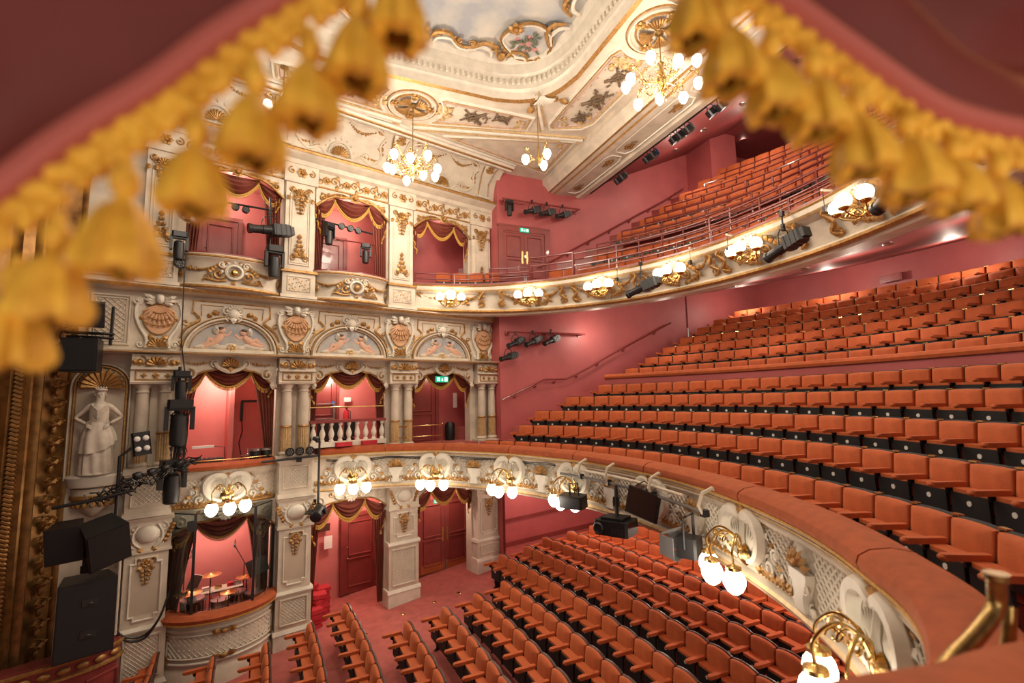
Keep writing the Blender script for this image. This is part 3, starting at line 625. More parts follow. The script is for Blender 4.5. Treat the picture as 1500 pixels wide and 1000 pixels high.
# gilt wave pelmets of the upper openings
UOP = [(-2.95, -.86), (-.07, 1.93), (2.73, 4.71)]
for i, (u0, u1) in enumerate(UOP):
    uc, w = (u0+u1)/2, u1-u0
    t = wthing('gilt_pelmet', 'gilt wave-edged pelmet over the upper opening in the '+bay[i], 'pelmet', uc, .05, 0, 'gilt pelmets of the upper boxes')
    A = archline(w, 10.92, .32)
    b = MB(); b.prism([(-w/2, 11.36)]+A+[(w/2, 11.36)], 0, -.06); fb = b.build('fascia', CREAM, t, smooth=False)
    b = MB(); b.tube([(x, -.08, z) for x, z in A], .035, 6); b.rosette(0, 11.22, .15, 0, -.1, 8); b.ball((0, -.16, 11.22), .05)
    for s in (-1, 1):
        b.scroll(s*(w/2-.17), 11.08, .11, pi/2, 1.3, .03, 0, -.07, s); b.curve([(s*.15, 11.24), (s*.4, 11.26), (s*.7, 11.16), (s*(w/2-.12), 11.2)], .03, 0, -.07)
        for q in range(4): b.leaf(s*(.3+.16*q), 11.2-.03*q, .13, pi/2-s*.9, 0, -.07)
    b.build('carving', GOLD, fb)

# cove ornament, bent onto the curve of the cove
def on_cove(b, u):
    out = []
    for x, y, z in b.v:
        a = max(0, min(1.0, z/1.3))*pi/2; o, zz = .32+.76*(1-cos(a)), 12.14+.96*sin(a)
        n = Vector((cos(a)*.9+.05, -sin(a))).normalized(); out.append(tuple(wp(u+x, o-y*n.x, zz-y*n.y)))
    b.v = out
for i, u in enumerate((-3.75, -1.05, 2.0, 5.05)):
    b = MB(); b.prism([(-.16, .06), (-.14, .5), (-.2, 1.0), (-.22, 1.12), (.22, 1.12), (.2, 1.0), (.14, .5), (.16, .06)], 0, -.07); b.box((0, -.06, .05), (.5, .14, .07))
    for s in (-1, 1): b.curve([(s*.16, .08), (s*.15, .5), (s*.22, 1.05)], .025, 1, -.05)
    b.rosette(0, 1.08, .13, 1, -.08); b.shell(0, 1.0, .16, pi+.3, 2*pi-.3, 5, 1, -.07); on_cove(b, u)
    tag(b.build('console', CG), 'cream and gilt console bracket on the cove, '+['above the statue side', 'above the first pilaster gap', 'behind the large chandelier', 'at the cove end'][i], 'bracket', 'cove brackets')
for i, u in enumerate((-2.4, .45, 3.55)):
    b = MB(); W_ = 1.12
    P = [(-W_, .3), (-W_*.95, .62), (-W_*1.02, .9), (-W_*.7, 1.1), (-.3, 1.02), (0, 1.13), (.3, 1.02), (W_*.7, 1.1), (W_*1.02, .9), (W_*.95, .62), (W_, .3), (W_*.75, .1), (W_*.5, .2)]
    b.curve(P[:6], .035, 0, 0); b.curve(P[5:], .035, 0, 0)
    for s in (-1, 1):
        b.curve([(s*W_, .3), (s*W_*.75, .1), (s*W_*.5, .2), (s*.4, .1)], .035, 0, 0); b.scroll(s*W_*.62, .24, .12, 0, 1.2, .026, 0, 0, s); b.scroll(s*W_*.88, 1.0, .1, 0, 1.2, .026, 1, 0, -s); b.scroll(s*W_*.98, .55, .09, pi, 1.1, .024, 1, 0, s)
        b.garland(s*W_*.8, .98, s*.1, .98, .18, 14, .028, 1, 0)
        for q in range(6): b.leaf(s*W_*(.5+.08*q), .16+.02*q, .1, pi/2-s*.5*q, 1, 0); b.leaf(s*W_*1.0, .4+.08*q, .1, s*.5+q, 1, 0)
    b.shell(0, .1, .24, .05, pi-.05, 11, 1, 0)
    b.tube([(.3*cos(a), -.03, .1+.32*sin(a)) for a in [pi*k/14 for k in range(15)]], .025, 5, 0)
    for q in range(9): b.leaf(.34*cos(pi*q/8), .1+.36*sin(pi*q/8), .1, pi*q/8, 0, 0)
    on_cove(b, u); tag(b.build('rococo_panel', CG), 'rococo gilt scroll panel with shell on the cove over the '+bay[i], 'ornament', 'cove panels')

# statue niche
t = wthing('statue_niche', 'arched cream niche with gilt edge and ribbed gold head beside the proscenium', 'niche', -4.1, .02, 0)
P = [(-.4, 4.3), (-.4, 6.1)]+[(-.4*cos(a), 6.1+.4*sin(a)) for a in [pi*k/12 for k in range(1, 12)]]+[(.4, 6.1), (.4, 4.3)]
b = MB(); b.frame(P, .06, .05, 0, 0, False); b.build('gilt_edge', GOLD, t)
b = MB(); b.frame([(x*1.14, z if z < 6.1 else 6.1+(z-6.1)*1.14) for x, z in P], .06, .06, 0, 0, False); b.build('surround', CREAM, t)
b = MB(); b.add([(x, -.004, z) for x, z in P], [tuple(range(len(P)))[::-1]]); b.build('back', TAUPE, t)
b = MB(); b.shell(0, 6.08, .38, .05, pi-.05, 11, 0, -.01)
for s in (-1, 1): b.rosette(s*.25, 6.12, .1, 0, -.03); b.rosette(s*.1, 6.2, .1, 0, -.03)
b.build('ribbed_head', GOLD, t)
t = wthing('pedestal', 'half-round cream corbel with gilt carving under the statue', 'pedestal', -4.1, 0, 0)
b = MB(); b.lathe([(.3, 4.12), (.42, 4.16), (.45, 4.26), (.47, 4.34), (.44, 4.38), (0, 4.38)], 20, 0, (0, 0, 0), 1, .8); b.build('top', CREAMW, t)
b = MB(); b.lathe([(.02, 3.55), (.1, 3.6), (.2, 3.7), (.3, 3.84), (.3, 3.9)], 20, 0, (0, 0, 0), 1, .8); b.lathe([(.35, 4.0), (.36, 4.12)], 20, 0, (0, 0, 0), 1, .8)
b.build('bowl', CREAM, t)
b = MB(); b.lathe([(.32, 3.88), (.37, 3.93), (.37, 3.98), (.33, 4.02)], 20, 0, (0, 0, 0), 1, .8)
for k in range(9): a = pi+pi*k/8; b.ball((.3*cos(a), .26*sin(a), 3.82), (.05, .04, .07), 0, 6, 4)
b.build('gilt_carving', GOLD, t)

for lab, u, z0, z1, w in (('tall cream lattice panel high on the wall above the statue niche', -4.05, 6.98, 8.0, .62), ('cream panel with gilt garland beside the upper pedestal over the niche', -4.2, 8.42, 8.9, .7)):
    t = wthing('wall_panel', lab, 'panel', u, 0, 0)
    b = MB(); b.frame([(-w/2, z0), (w/2, z0), (w/2, z1), (-w/2, z1)], .06, .04); b.frame([(-w/2+.06, z0+.06), (w/2-.06, z0+.06), (w/2-.06, z1-.06), (-w/2+.06, z1-.06)], .025, .025); b.build('moulding', CREAM, t)
    b = MB()
    if z1 < 8.1: b.lattice(-w/2+.08, w/2-.08, z0+.08, z1-.08, .11, 0, -.004)
    else: b.garland(-w/2+.1, 8.78, w/2-.1, 8.78, .16, 15, .03, 1); b.scroll(-w/2+.1, 8.6, .08, 0, 1.2, .02, 1); b.scroll(w/2-.1, 8.6, .08, pi, 1.2, .02, 1, 0, -1)
    b.build('infill', CG, t)
# ---------------------------------------------------------------- swagged drapes
def swag_mesh(b, f, x0, z0, x1, z1, sag, dep=.14, folds=4, m=0, gap=.06):
    nt, nv = 18, folds*5
    vs = []
    for j in range(nv+1):
        v = j/nv
        for i in range(nt+1):
            t = i/nt; q = 4*t*(1-t); s = v**.85
            x = x0+(x1-x0)*t; z = z0+(z1-z0)*t-sag*(.08+.92*s)*q-.05*v*(1-q)
            y = -dep*(.25+.75*sin(pi*min(1, s*1.1)))*q-.035*q*sin(v*folds*2*pi)-.02*sin(v*folds*2*pi+1)*(1-q)
            vs.append((x, y, z))
    b.add(vs, [(j*(nt+1)+i, j*(nt+1)+i+1, (j+1)*(nt+1)+i+1, (j+1)*(nt+1)+i) for j in range(nv) for i in range(nt)], m)
    e = vs[-(nt+1):]
    f.tube(e, .028, 6, 0); 
    for i in range(nt*2):
        p = Vector(e[i//2]).lerp(Vector(e[min(nt, i//2+1)]), (i % 2)/2); f.box((p.x, p.y, p.z-.05), (.022, .018, .07), 0)
def tail_mesh(b, f, x, z, w, h, s=1):
    n = 14; vs = []
    for j in range(9):
        v = j/8
        for i in range(n+1):
            t = i/n; hh = h*(.45+.55*t if s > 0 else 1-.55*t)
            vs.append((x+(t-.5)*w*(1-.25*v), -.05-.045*sin(t*pi*5+1), z-hh*v))
    b.add(vs, [(j*(n+1)+i, j*(n+1)+i+1, (j+1)*(n+1)+i+1, (j+1)*(n+1)+i) for j in range(8) for i in range(n)])
    f.tube(vs[-(n+1):], .022, 5)
def drape_mesh(b, x0, x1, zt, xb0, xb1, zb, y=-.02, folds=5):
    n, k = folds*6, 12; vs = []
    for j in range(k+1):
        v = j/k; a = x0+(xb0-x0)*v**.8; c = x1+(xb1-x1)*v**.8
        for i in range(n+1):
            t = i/n; vs.append((a+(c-a)*t, y-.04*sin(t*folds*2*pi)*(.6+.4*v), zt+(zb-zt)*v))
    b.add(vs, [(j*(n+1)+i, j*(n+1)+i+1, (j+1)*(n+1)+i+1, (j+1)*(n+1)+i) for j in range(k) for i in range(n)])
def swags(label, uc, o, w, zt, zs, sag, group, tails=True, drapes=None, mid=.46):
    t = wthing('swag_curtain', label, 'curtain', uc, o, 0, group); h = w/2; m = mid*w/2
    for x0, z0, x1, z1, q, k in ((-h, zs, -m, zt, sag*.8, 3), (m, zt, h, zs, sag*.8, 3), (-m-.05, zt+.02, m+.05, zt+.02, sag, 4)):
        b, f = MB(), MB(); swag_mesh(b, f, x0, z0, x1, z1, q, .12 if k == 3 else .16, k); sw = b.build('swag', SWAG, t); f.build('fringe', TRIM, sw)
    if tails:
        for s in (-1, 1):
            b, f = MB(), MB(); tail_mesh(b, f, s*(h-.08), zs+.05, .2, 1.0 if tails is True else tails, -s); tl = b.build('tail', SWAG, t); f.build('fringe', TRIM, tl)
    for d in drapes or []:
        b = MB(); drape_mesh(b, *d); b.build('drape', SWAG, t)
    return t
# circle level
swags('swagged drape with long side drapes in the circle box that holds the drums', -1.87, -.06, 1.96, 6.52, 6.28, .46, 'drapes of the circle openings', .5, [(-.98, -.55, 6.3, -.98, -.88, 4.35), (.5, .98, 6.3, .82, .98, 4.35)])
swags('swagged drape with side drapes above the balustraded circle box', .91, -.06, 2.04, 6.52, 6.26, .46, 'drapes of the circle openings', .7, [(-1.0, -.78, 6.3, -1.0, -.86, 4.4), (.7, 1.0, 6.3, .82, 1.0, 4.4)])
swags('swagged drape in the circle lobby doorway behind the exit sign', 3.69, -.06, 2.04, 6.5, 6.24, .46, 'drapes of the circle openings', .85)
# upper level
swags('swagged drape in the upper box nearest the stage, behind the spotlights', -1.9, -.05, 2.06, 11.2, 10.98, .52, 'drapes of the upper openings', .6, [(.6, 1.0, 10.9, .75, 1.0, 8.9), (-1.0, -.6, 10.9, -1.0, -.75, 8.9)])
swags('swagged drape in the middle upper box with three round lamps', .93, -.05, 1.98, 11.2, 10.98, .52, 'drapes of the upper openings', .9, [(.55, .98, 10.9, .68, .98, 8.9), (-.98, -.7, 10.9, -.98, -.8, 8.9)])
swags('swagged drape over the gallery end opening by the low seats', 3.72, -.05, 1.96, 11.18, 10.96, .52, 'drapes of the upper openings', .95)
# stalls level
swags('dark swagged drape inside the glazed stalls box', -1.86, -.2, 2.0, 3.2, 3.02, .5, 'drapes of the stalls openings', .5, [(-.98, -.45, 3.0, -.98, -.8, 1.0), (.5, .98, 3.0, .8, .98, 1.0)], .5)
swags('swagged drape with side drapes framing the single door', .98, -.05, 1.98, 3.16, 2.9, .5, 'drapes of the stalls openings', .8, [(-.98, -.72, 2.9, -.98, -.88, .28), (.62, .98, 2.9, .78, .93, .42)], .4)
swags('swagged drape over the double doors under the green exit sign', 3.78, -.05, 1.9, 3.16, 2.9, .5, 'drapes of the stalls openings', .7, None, .42)
for i, (u0, u1) in enumerate(((-2.85, -.8), (0, 1.96), (2.82, 4.72))):
    t = wthing('stalls_pelmet', 'cream scalloped pelmet over the '+['glazed stalls box', 'single door opening', 'double door opening'][i], 'pelmet', (u0+u1)/2, .04, 0, 'stalls pelmets'); w = u1-u0
    A = archline(w, 2.98, .22); b = MB(); b.prism([(-w/2, 3.46)]+A+[(w/2, 3.46)], 0, -.06); b.build('fascia', CREAM, t, smooth=False)
    b = MB(); b.tube([(x, -.07, z) for x, z in A], .022, 5, 1); b.shell(0, 3.3, .18, pi+.1, 2*pi-.1, 7, 0, -.06)
    for s in (-1, 1): b.shell(s*.3, 3.34, .14, pi+.1, 2*pi-.1, 7, 0, -.06); b.scroll(s*(w/2-.2), 3.2, .13, pi/2, 1.2, .03, 0, -.06, s); b.scroll(s*.5, 3.36, .08, 0, 1, .02, 1, -.06, s)
    b.build('carving', CG, t)

# ---------------------------------------------------------------- bowed box fronts
def bow(u0, u1, d, n=18, pw=.62): return [Vector((u0+(u1-u0)*i/n, -d*max(0, 1-(2*i/n-1)**2)**pw)) for i in range(n+1)]
def bent(b, C):                                               # bend local x, y, z onto a plan curve
    A = arcs(C); L = A[-1]; out = []
    for x, y, z in b.v:
        p, t, n = at_arc(C, A, max(0, min(L, x))); out.append((p.x+n.x*(-y), p.y+n.y*(-y), z))
    b.v = out; return b
# upper boxes
for i, (u0, u1) in enumerate(((-2.97, -.85), (-.07, 1.93))):
    t = wthing('bowed_box', 'bowed cream upper box front with gilt garlands, '+['beside the mirror ball', 'between two pilasters in the middle bay'][i], 'box front', 0, 0, 0, 'upper box fronts')
    C = bow(u0, u1, .42); L = arcs(C)[-1]
    b = MB(); b.sweep(C, [(.4, 8.26), (-.02, 8.26), (-.07, 8.3), (-.05, 8.36), (.02, 8.4), (.04, 8.5), (0, 8.86), (-.03, 8.92), (-.08, 8.97), (-.08, 9.06), (.4, 9.06)], [0]*11); body = b.build('panel', CREAM, t)
    b = MB(); b.sweep(C, [(-.07, 8.27), (-.1, 8.3), (-.09, 8.34), (-.05, 8.35)]); b.sweep(C, [(-.08, 8.98), (-.1, 9.0), (-.1, 9.03), (-.07, 9.04)]); b.build('gilt_moulding', GOLD, t)
    b = MB(); b.sweep(C, [(-.06, 9.06), (-.06, 9.1), (.05, 9.12), (.2, 9.1), (.2, 9.06)]); b.build('ledge', DOORRED, t)
    b = MB(); c = L/2
    b.ball((c, -.05, 8.66), (.09, .07, .09), 2 if i == 0 else 1, 10, 7); b.tube([(c+.16*cos(a), -.03, 8.68+.15*sin(a)) for a in [pi*k/10 for k in range(21)]], .035, 5, 0)
    for s in (-1, 1):
        b.scroll(c+s*.3, 8.62, .16, pi/2, 1.3, .035, 1, -.01, s); b.scroll(c+s*.24, 8.84, .09, 0, 1.2, .025, 0, -.02, s); b.scroll(c+s*.5, 8.52, .09, pi, 1.2, .022, 1, 0, s); b.garland(c+s*.42, 8.78, c+s*(L/2-.08), 8.84, .12, 15, .028, 1, 0)
        b.curve([(c+s*.15, 8.48), (c+s*.35, 8.46), (c+s*.55, 8.5), (c+s*.62, 8.44)], .025, 1, 0); b.scroll(c+s*(L/2-.1), 8.6, .1, pi/2, 1.1, .022, 1, 0, s)
        for q in range(7): b.leaf(c+s*(.12+.05*q), 8.86-.03*q, .12, pi/2-s*.3*q, 1, -.01)
    for q in range(7): b.leaf(c+.19*cos(pi*q/6), 8.68+.18*sin(pi*q/6), .1, pi*q/6, 0, -.02)
    b.leaf(c, 8.5, .14, -pi/2, 1, 0); bent(b, C).build('gilt_garland', [CREAMW, GOLD, BRASS], body)

# circle front, from the box by the stage round the horseshoe
def front_cart(b, x, y=0, gilt=True):                                    # heart-shaped double cartouche
    for s in (-1, 1):
        P = [(x+s*.02, 4.18), (x+s*.14, 4.24), (x+s*.3, 4.2), (x+s*.4, 4.06), (x+s*.38, 3.88), (x+s*.26, 3.74), (x+s*.1, 3.68)]
        b.curve(P, .085, 0, y, 6); Q = [(v.x, v.y) for v in crom(P, 4)]
        b.prism(Q+[(x, 3.68), (x, 4.18)], y, y-.012, 0); b.curve([(x+s*.05, 4.12), (x+s*.15, 4.17), (x+s*.26, 4.14), (x+s*.33, 4.04), (x+s*.31, 3.89), (x+s*.2, 3.78)], .03, 0, y-.012)
        for q in range(5): b.tube([(x+s*.03, y-.012, 3.74), (x+s*(.08+.045*q), y-.035, 3.95), (x+s*(.1+.055*q), y-.015, 4.14-.03*q)], [.006, .016, .006], 4, 0)
        for q in range(9): b.ball((x+s*(.43-.012*abs(q-4)), y-.02, 4.12-.05*q), (.022, .03, .022), 0, 6, 4)
        b.scroll(x+s*.3, 4.24, .07, pi, 1.2, .02, 1, y, -s); b.scroll(x+s*.5, 3.74, .13, pi/2, 1.4, .03, 0, y, s); b.scroll(x+s*.64, 3.9, .1, -pi/2, 1.2, .024, 0, y, -s)
        b.curve([(x+s*.3, 3.68), (x+s*.5, 3.62), (x+s*.7, 3.66), (x+s*.82, 3.6)], .03, 1, y)
        for q in range(10): b.leaf(x+s*(.3+.07*q), 3.59+.02*(q % 2), .14, pi/2-s*.6*(q % 3-1), 1, y); b.ball((x+s*(.3+.07*q), y-.03, 3.62), .022, 1, 5, 3)
        for q in range(5): b.leaf(x+s*(.47+.06*q), 4.0-.06*q, .13, pi/2-s*(.3+.5*q), q % 2, y); b.leaf(x+s*(.2+.05*q), 4.24-.01*q, .1, pi/2-s*.5*q, 1, y)
    b.ball((x, y-.04, 4.24), (.09, .05, .06), 1); b.shell(x, 4.22, .14, .3, pi-.3, 5, 1, y)
    b.tube([(x, y-.02, 4.18), (x, y-.05, 3.95), (x, y-.02, 3.68)], [.03, .045, .03], 5, 0)
def front_vase(b, x, y=0):
    b.prism([(x-.1, 3.58), (x-.08, 3.72), (x-.13, 3.82), (x-.17, 3.9), (x-.17, 3.95), (x+.17, 3.95), (x+.17, 3.9), (x+.13, 3.82), (x+.08, 3.72), (x+.1, 3.58)], y, y-.09, 0)
    for s in (-1, 1): b.scroll(x+s*.13, 3.8, .06, pi/2, 1, .018, 0, y-.07, -s); b.scroll(x+s*.16, 3.62, .07, pi/2, 1, .02, 0, y-.03, s)
    for q in range(7): a = pi*(.1+.8*q/6); b.leaf(x+.03*cos(a), 3.97, .22, a, 1, y-.04, .22)
    for q in range(6): b.ball((x+random.uniform(-.12, .12), y-.08, 4.0+random.uniform(0, .12)), .03, 1, 6, 4)
CART = [.9, 3.05, 5.3, 7.3, 9.55, 11.85, 14.4, 16.9]; VASE = [1.98, 4.2, 6.3, 8.4, 10.7, 13.05, 15.6]
AL = arcs(LED)
FRONT = thing('circle_balcony', 'long curved cream dress circle front with cartouches, vases and rust plush top', 'balcony front')
b = MB(); b.sweep(LED, [(.36, 3.42), (0, 3.42), (-.03, 3.47), (-.03, 3.53), (.03, 3.57), (.03, 4.17), (.0, 4.2), (-.03, 4.24), (-.01, 4.27), (-.02, 4.3), (-.04, 4.345), (.36, 4.345)]); b.build('band', CREAM, FRONT)
b = MB(); b.sweep(LED, [(-.03, 3.46), (-.05, 3.49), (-.03, 3.53)]); b.sweep(LED, [(-.01, 4.265), (-.035, 4.28), (-.03, 4.3), (-.01, 4.3)]) ; b.build('gilt_moulding', GOLDP, FRONT)
s0 = .15; joints = [.05, 1.7, 3.29, 5.3, 7.32, 9.44, 11.89, 14.3, 16.9, 18.6]
for a, c_ in zip(joints[:-1], joints[1:]):
    C = cut(LED, a+.012, c_-.012); b = MB(); b.sweep(C, [(-.03, 4.345), (-.06, 4.37), (-.075, 4.42), (-.055, 4.475), (.02, 4.52), (.16, 4.54), (.3, 4.52), (.36, 4.45), (.36, 4.345)]); b.build('plush_ledge', VELVETD, FRONT)
b = MB(); b.sweep(LED, [(-.03, 4.335), (-.065, 4.34), (-.065, 4.365), (-.03, 4.365)]); b.build('gilt_braid', TRIM, FRONT)
for i, s in enumerate(CART):
    b = MB(); front_cart(b, s, .025); bent(b, LED).build('cartouche', WG, FRONT)
for s in VASE:
    b = MB(); front_vase(b, s, .025); bent(b, LED).build('vase', WG, FRONT)
ed = sorted([(s, .44) for s in CART]+[(s, .2) for s in VASE])
for (a, wa), (c_, wc) in zip(ed[:-1], ed[1:]):
    if c_-wc-(a+wa) > .2: b = MB(); b.lattice(a+wa, c_-wc, 3.59, 4.17, .105, 0, .026); bent(b, LED).build('lattice_panel', CREAMW, FRONT, smooth=False)

# circle box by the stage: its own bowed front
t = wthing('bowed_box', 'bowed cream circle box front with cartouche and rust ledge above the glazed box', 'box front', 0, 0, 0)
C = bow(-2.87, -.83, .34); L = arcs(C)[-1]
b = MB(); b.sweep(C, [(.4, 3.45), (0, 3.45), (-.03, 3.5), (0, 3.58), (0, 4.1), (-.03, 4.14), (-.08, 4.2), (-.08, 4.26), (.4, 4.26)]); b.build('panel', CREAM, t)
b = MB(); b.sweep(C, [(-.04, 4.26), (-.14, 4.29), (-.15, 4.36), (-.05, 4.42), (.15, 4.42), (.2, 4.26)]); b.build('plush_ledge', VELVETD, t)
b = MB(); b.sweep(C, [(-.03, 3.49), (-.055, 3.52), (-.03, 3.56)]); b.sweep(C, [(-.12, 4.27), (-.15, 4.28), (-.12, 4.3)]); b.build('gilt_moulding', GOLD, t)
b = MB(); b.T = Matrix.Translation((0, 0, -.07)); front_cart(b, L/2, -.005); b.T = None; bent(b, C).build('cartouche', WG, t)
for a, c_ in ((.06, L/2-.45), (L/2+.45, L-.06)):
    b = MB(); b.lattice(a, c_, 3.62, 4.08, .09, 0, -.004); bent(b, C).build('lattice_panel', CREAMW, t, smooth=False)
# pier-top panels of the circle band
for i, u in enumerate((-3.24, -.42)):
    t = wthing('band_panel', 'square cream lattice panel of the circle band, '+['near the statue', 'between box and circle front'][i], 'panel', u, 0, 0)
    b = MB(); b.box((0, -.15, 3.95), (.74, .3, .86)); b.run(-.4, .4, [(0, 4.28), (.36, 4.28), (.36, 4.34), (.3, 4.38), (0, 4.38)]); b.run(-.4, .4, [(0, 3.46), (.36, 3.46), (.33, 3.56), (0, 3.58)]); b.frame([(-.28, 3.68), (.28, 3.68), (.28, 4.18), (-.28, 4.18)], .04, .03, 0, -.3); b.build('block', CREAM, t, smooth=False)
    b = MB(); b.lattice(-.25, .25, 3.71, 4.15, .085, 0, -.302); b.build('lattice_panel', CREAMW, t, smooth=False)

# glazed stalls box
t = wthing('bowed_box', 'bowed cream stalls box front with long lattice panel and rust plush ledge', 'box front', 0, 0, 0)
C = bow(-2.86, -.8, .72); L = arcs(C)[-1]
b = MB(); b.sweep(C, [(.3, -.3), (-.06, -.3), (-.06, .3), (-.02, .36), (0, .4), (0, 1.2), (-.05, 1.26), (.3, 1.26)]); pn = b.build('panel', CREAM, t)
b = MB(); b.frame([(.12, .5), (L-.12, .5), (L-.12, 1.13), (.12, 1.13)], .05, .04); b.frame([(.26, .6), (L-.26, .6), (L-.26, 1.03), (.26, 1.03)], .03, .03)
vs = b.v; fs = b.f; b2 = MB()
N = 24
for z in (.5, 1.13): b2.tube([(.12+(L-.24)*k/N, -.02, z) for k in range(N+1)], .028, 5)
for z in (.6, 1.03): b2.tube([(.26+(L-.52)*k/N, -.02, z) for k in range(N+1)], .018, 5)
for x in (.12, L-.12): b2.tube([(x, -.02, .5), (x, -.02, 1.13)], .028, 5)
for x in (.26, L-.26): b2.tube([(x, -.02, .6), (x, -.02, 1.03)], .018, 5)
bent(b2, C).build('panel_moulding', CREAMW, pn)
b = MB(); b.lattice(.28, L-.28, .62, 1.01, .1, 0, -.004); bent(b, C).build('lattice_panel', CREAMW, pn, smooth=False)
b = MB()
for z in (.58, 1.05):
    b.ball((L/2, -.05, z), (.07, .05, .05))
    for s in (-1, 1): b.leaf(L/2+s*.05, z, .18, pi/2-s*1.4, 0, -.03); b.scroll(L/2+s*.1, z, .05, 0, 1, .018, 0, -.03, s)
for x in (.26, L-.26):
    for z in (.6, 1.03): b.leaf(x, z, .12, pi/4, 0, -.03); b.leaf(x, z, .12, -pi/4, 0, -.03)
bent(b, C).build('gilt_clasp', GOLD, pn)
b = MB(); b.sweep(C, [(-.04, 1.27), (-.14, 1.3), (-.16, 1.37), (-.08, 1.44), (.12, 1.45), (.2, 1.27)]); b.build('plush_ledge', VELVETD, t)
b = MB(); b.sweep(C, [(-.05, 1.25), (-.14, 1.27), (-.14, 1.3), (-.05, 1.29)]); b.build('gilt_braid', TRIM, t)
t = wthing('glass_screen', 'black-framed glass screen standing on the stalls box ledge', 'screen', 0, 0, 0)
AC = arcs(C); st = [.06, L*.27, L*.70, L-.06]
for s in st:
    p = at_arc(C, AC, s)[0]; b = MB(); b.box((p.x, p.y+.02, 2.44), (.05, .05, 1.98)); b.build('post', BLACK, t, smooth=False)
for a, c_ in zip(st[:-1], st[1:]):
    p, q = at_arc(C, AC, a)[0], at_arc(C, AC, c_)[0]; d = (q-p).normalized(); nn = Vector((-d.y, d.x))*.006
    b = MB(); b.add([(p.x+s*nn.x, p.y+s*nn.y+.02, z) for s in (-1, 1) for z in (1.46, 3.41)]+[(q.x+s*nn.x, q.y+s*nn.y+.02, z) for s in (-1, 1) for z in (1.46, 3.41)], [(0, 4, 5, 1), (2, 3, 7, 6), (1, 5, 7, 3), (0, 2, 6, 4)]); b.build('pane', GLASS, t, smooth=False)
    b = MB(); b.tube([(p.x, p.y+.02, 3.42), (q.x, q.y+.02, 3.42)], .014, 4); b.build('top_rail', BLACK, t)
pp = at_arc(C, AC, L*.25)[0]; b = MB(); b.box((pp.x-.03, pp.y-.05, 3.2), (.14, .1, .2)); b.build('clamp_box', BLACK, t, smooth=False)

# balustrade of the middle circle box
t = wthing('balustrade', 'white turned balustrade with red handrail and brass rail in the middle circle box', 'balustrade', .92, .02, 4.55)
b = MB(); b.box((0, -.02, .06), (1.98, .2, .12)); b.build('base', CREAMW, t, smooth=False)
p0 = MB(); p0.lathe([(.06, .12), (.06, .16), (.04, .19), (.075, .3), (.07, .35), (.03, .48), (.03, .52), (.055, .55), (.055, .6)], 10)
for k in range(9):
    o = p0.build('baluster', CREAMW, t) if k == 0 else o.copy()
    if k: COL.objects.link(o)
    o.location = (-.9+.225*k, -.02, 0)
b = MB(); b.box((0, -.02, .64), (1.98, .16, .07)); b.build('handrail', DOORRED, t, smooth=False)
b = MB(); b.tube([(-.99, -.02, 1.0), (.99, -.02, 1.0)], .016, 8); b.build('brass_rail', BRASSO, t)
t = thing('brass_barrier', 'low brass barrier rail on the circle ledge by the lobby doorway', 'rail', wp(2.66, .28, 4.54), RZW)
b = MB()
for z in (.12, .42): b.tube([(-.55, 0, z), (.9, -.0, z)], .014, 6)
b.build('rail', BRASS, t); b = MB()
for x in (-.55, -.1, .9): b.tube([(x, 0, -.1), (x, 0, .44)], .016, 6); b.ball((x, 0, .45), .024)
b.build('post', BRASS, t)
for k, u in enumerate((.75, 1.42)):
    b = MB(); b.box((0, 0, .05), (.42, .24, .1), 0, 0, .03); tag(b.build('ledge_cushion', RED, None, wp(u, .12, 4.45+.1), RZW), 'flat red cushion lying below the balustrade, '+['nearer the drum box', 'nearer the lobby'][k], 'cushion')

# upper circle front
UF = thing('gallery_balcony', 'curved cream upper circle front with gilt garlands and roped gilt lower edge', 'balcony front')
n = len(UPT); Cm = UPT
def usweep(prof, m=0):                                        # prof: (f, o, z); f blends the top curve into the lower one
    b = MB(); k = len(prof); vs = []; NB = [UPB[min(len(UPB)-1, i)] for i in range(n)]
    for i in range(n):
        t = tang(UPT, i); nn = Vector((-t.y, t.x))
        for f, o, z in prof: p = UPT[i].lerp(NB[i], f)+nn*o; vs.append((p.x, p.y, z))
    return b.add(vs, [(i*k+j, i*k+(j+1) % k, (i+1)*k+(j+1) % k, (i+1)*k+j) for i in range(n-1) for j in range(k)])
usweep([(1, .3, 8.22), (1, -.02, 8.22), (1, -.1, 8.3), (.92, -.08, 8.36), (.8, .02, 8.42), (.35, .04, 8.84), (.2, -.02, 8.88), (.05, -.06, 8.95), (0, -.06, 9.06), (0, .3, 9.06)]).build('band', CREAM, UF)
usweep([(1, -.1, 8.27), (1, -.15, 8.31), (.95, -.13, 8.36), (.92, -.08, 8.36)]).build('roped_moulding', GOLD, UF)
usweep([(0, -.06, 9.04), (0, -.09, 9.07), (0, -.06, 9.1), (0, -.02, 9.09)]).build('gilt_bead', GOLD, UF)
usweep([(.12, -.045, 8.9), (.1, -.065, 8.92), (.05, -.065, 8.95), (.07, -.04, 8.96)]).build('gilt_fillet', GOLDP, UF)
usweep([(0, -.02, 9.06), (0, -.02, 9.16), (0, .26, 9.18), (0, .26, 9.06)]).build('ledge', DOORRED, UF)
AU = arcs(UPT); UC = [1.22, 3.66, 5.86, 7.95, 10.05, 12.6, 15.2]
def on_upper(b):
    out = []
    for x, y, z in b.v:
        p, t, nn = at_arc(UPT, AU, max(0, min(AU[-1], x))); f = max(0, min(1, (8.95-z)/.6))
        q = p+Vector((-nn.x, -nn.y))*(.02+.45*f)*(1 if 3 < x < 17 else .5) + nn*(-y); out.append((q.x, q.y, z))
    b.v = out; return b
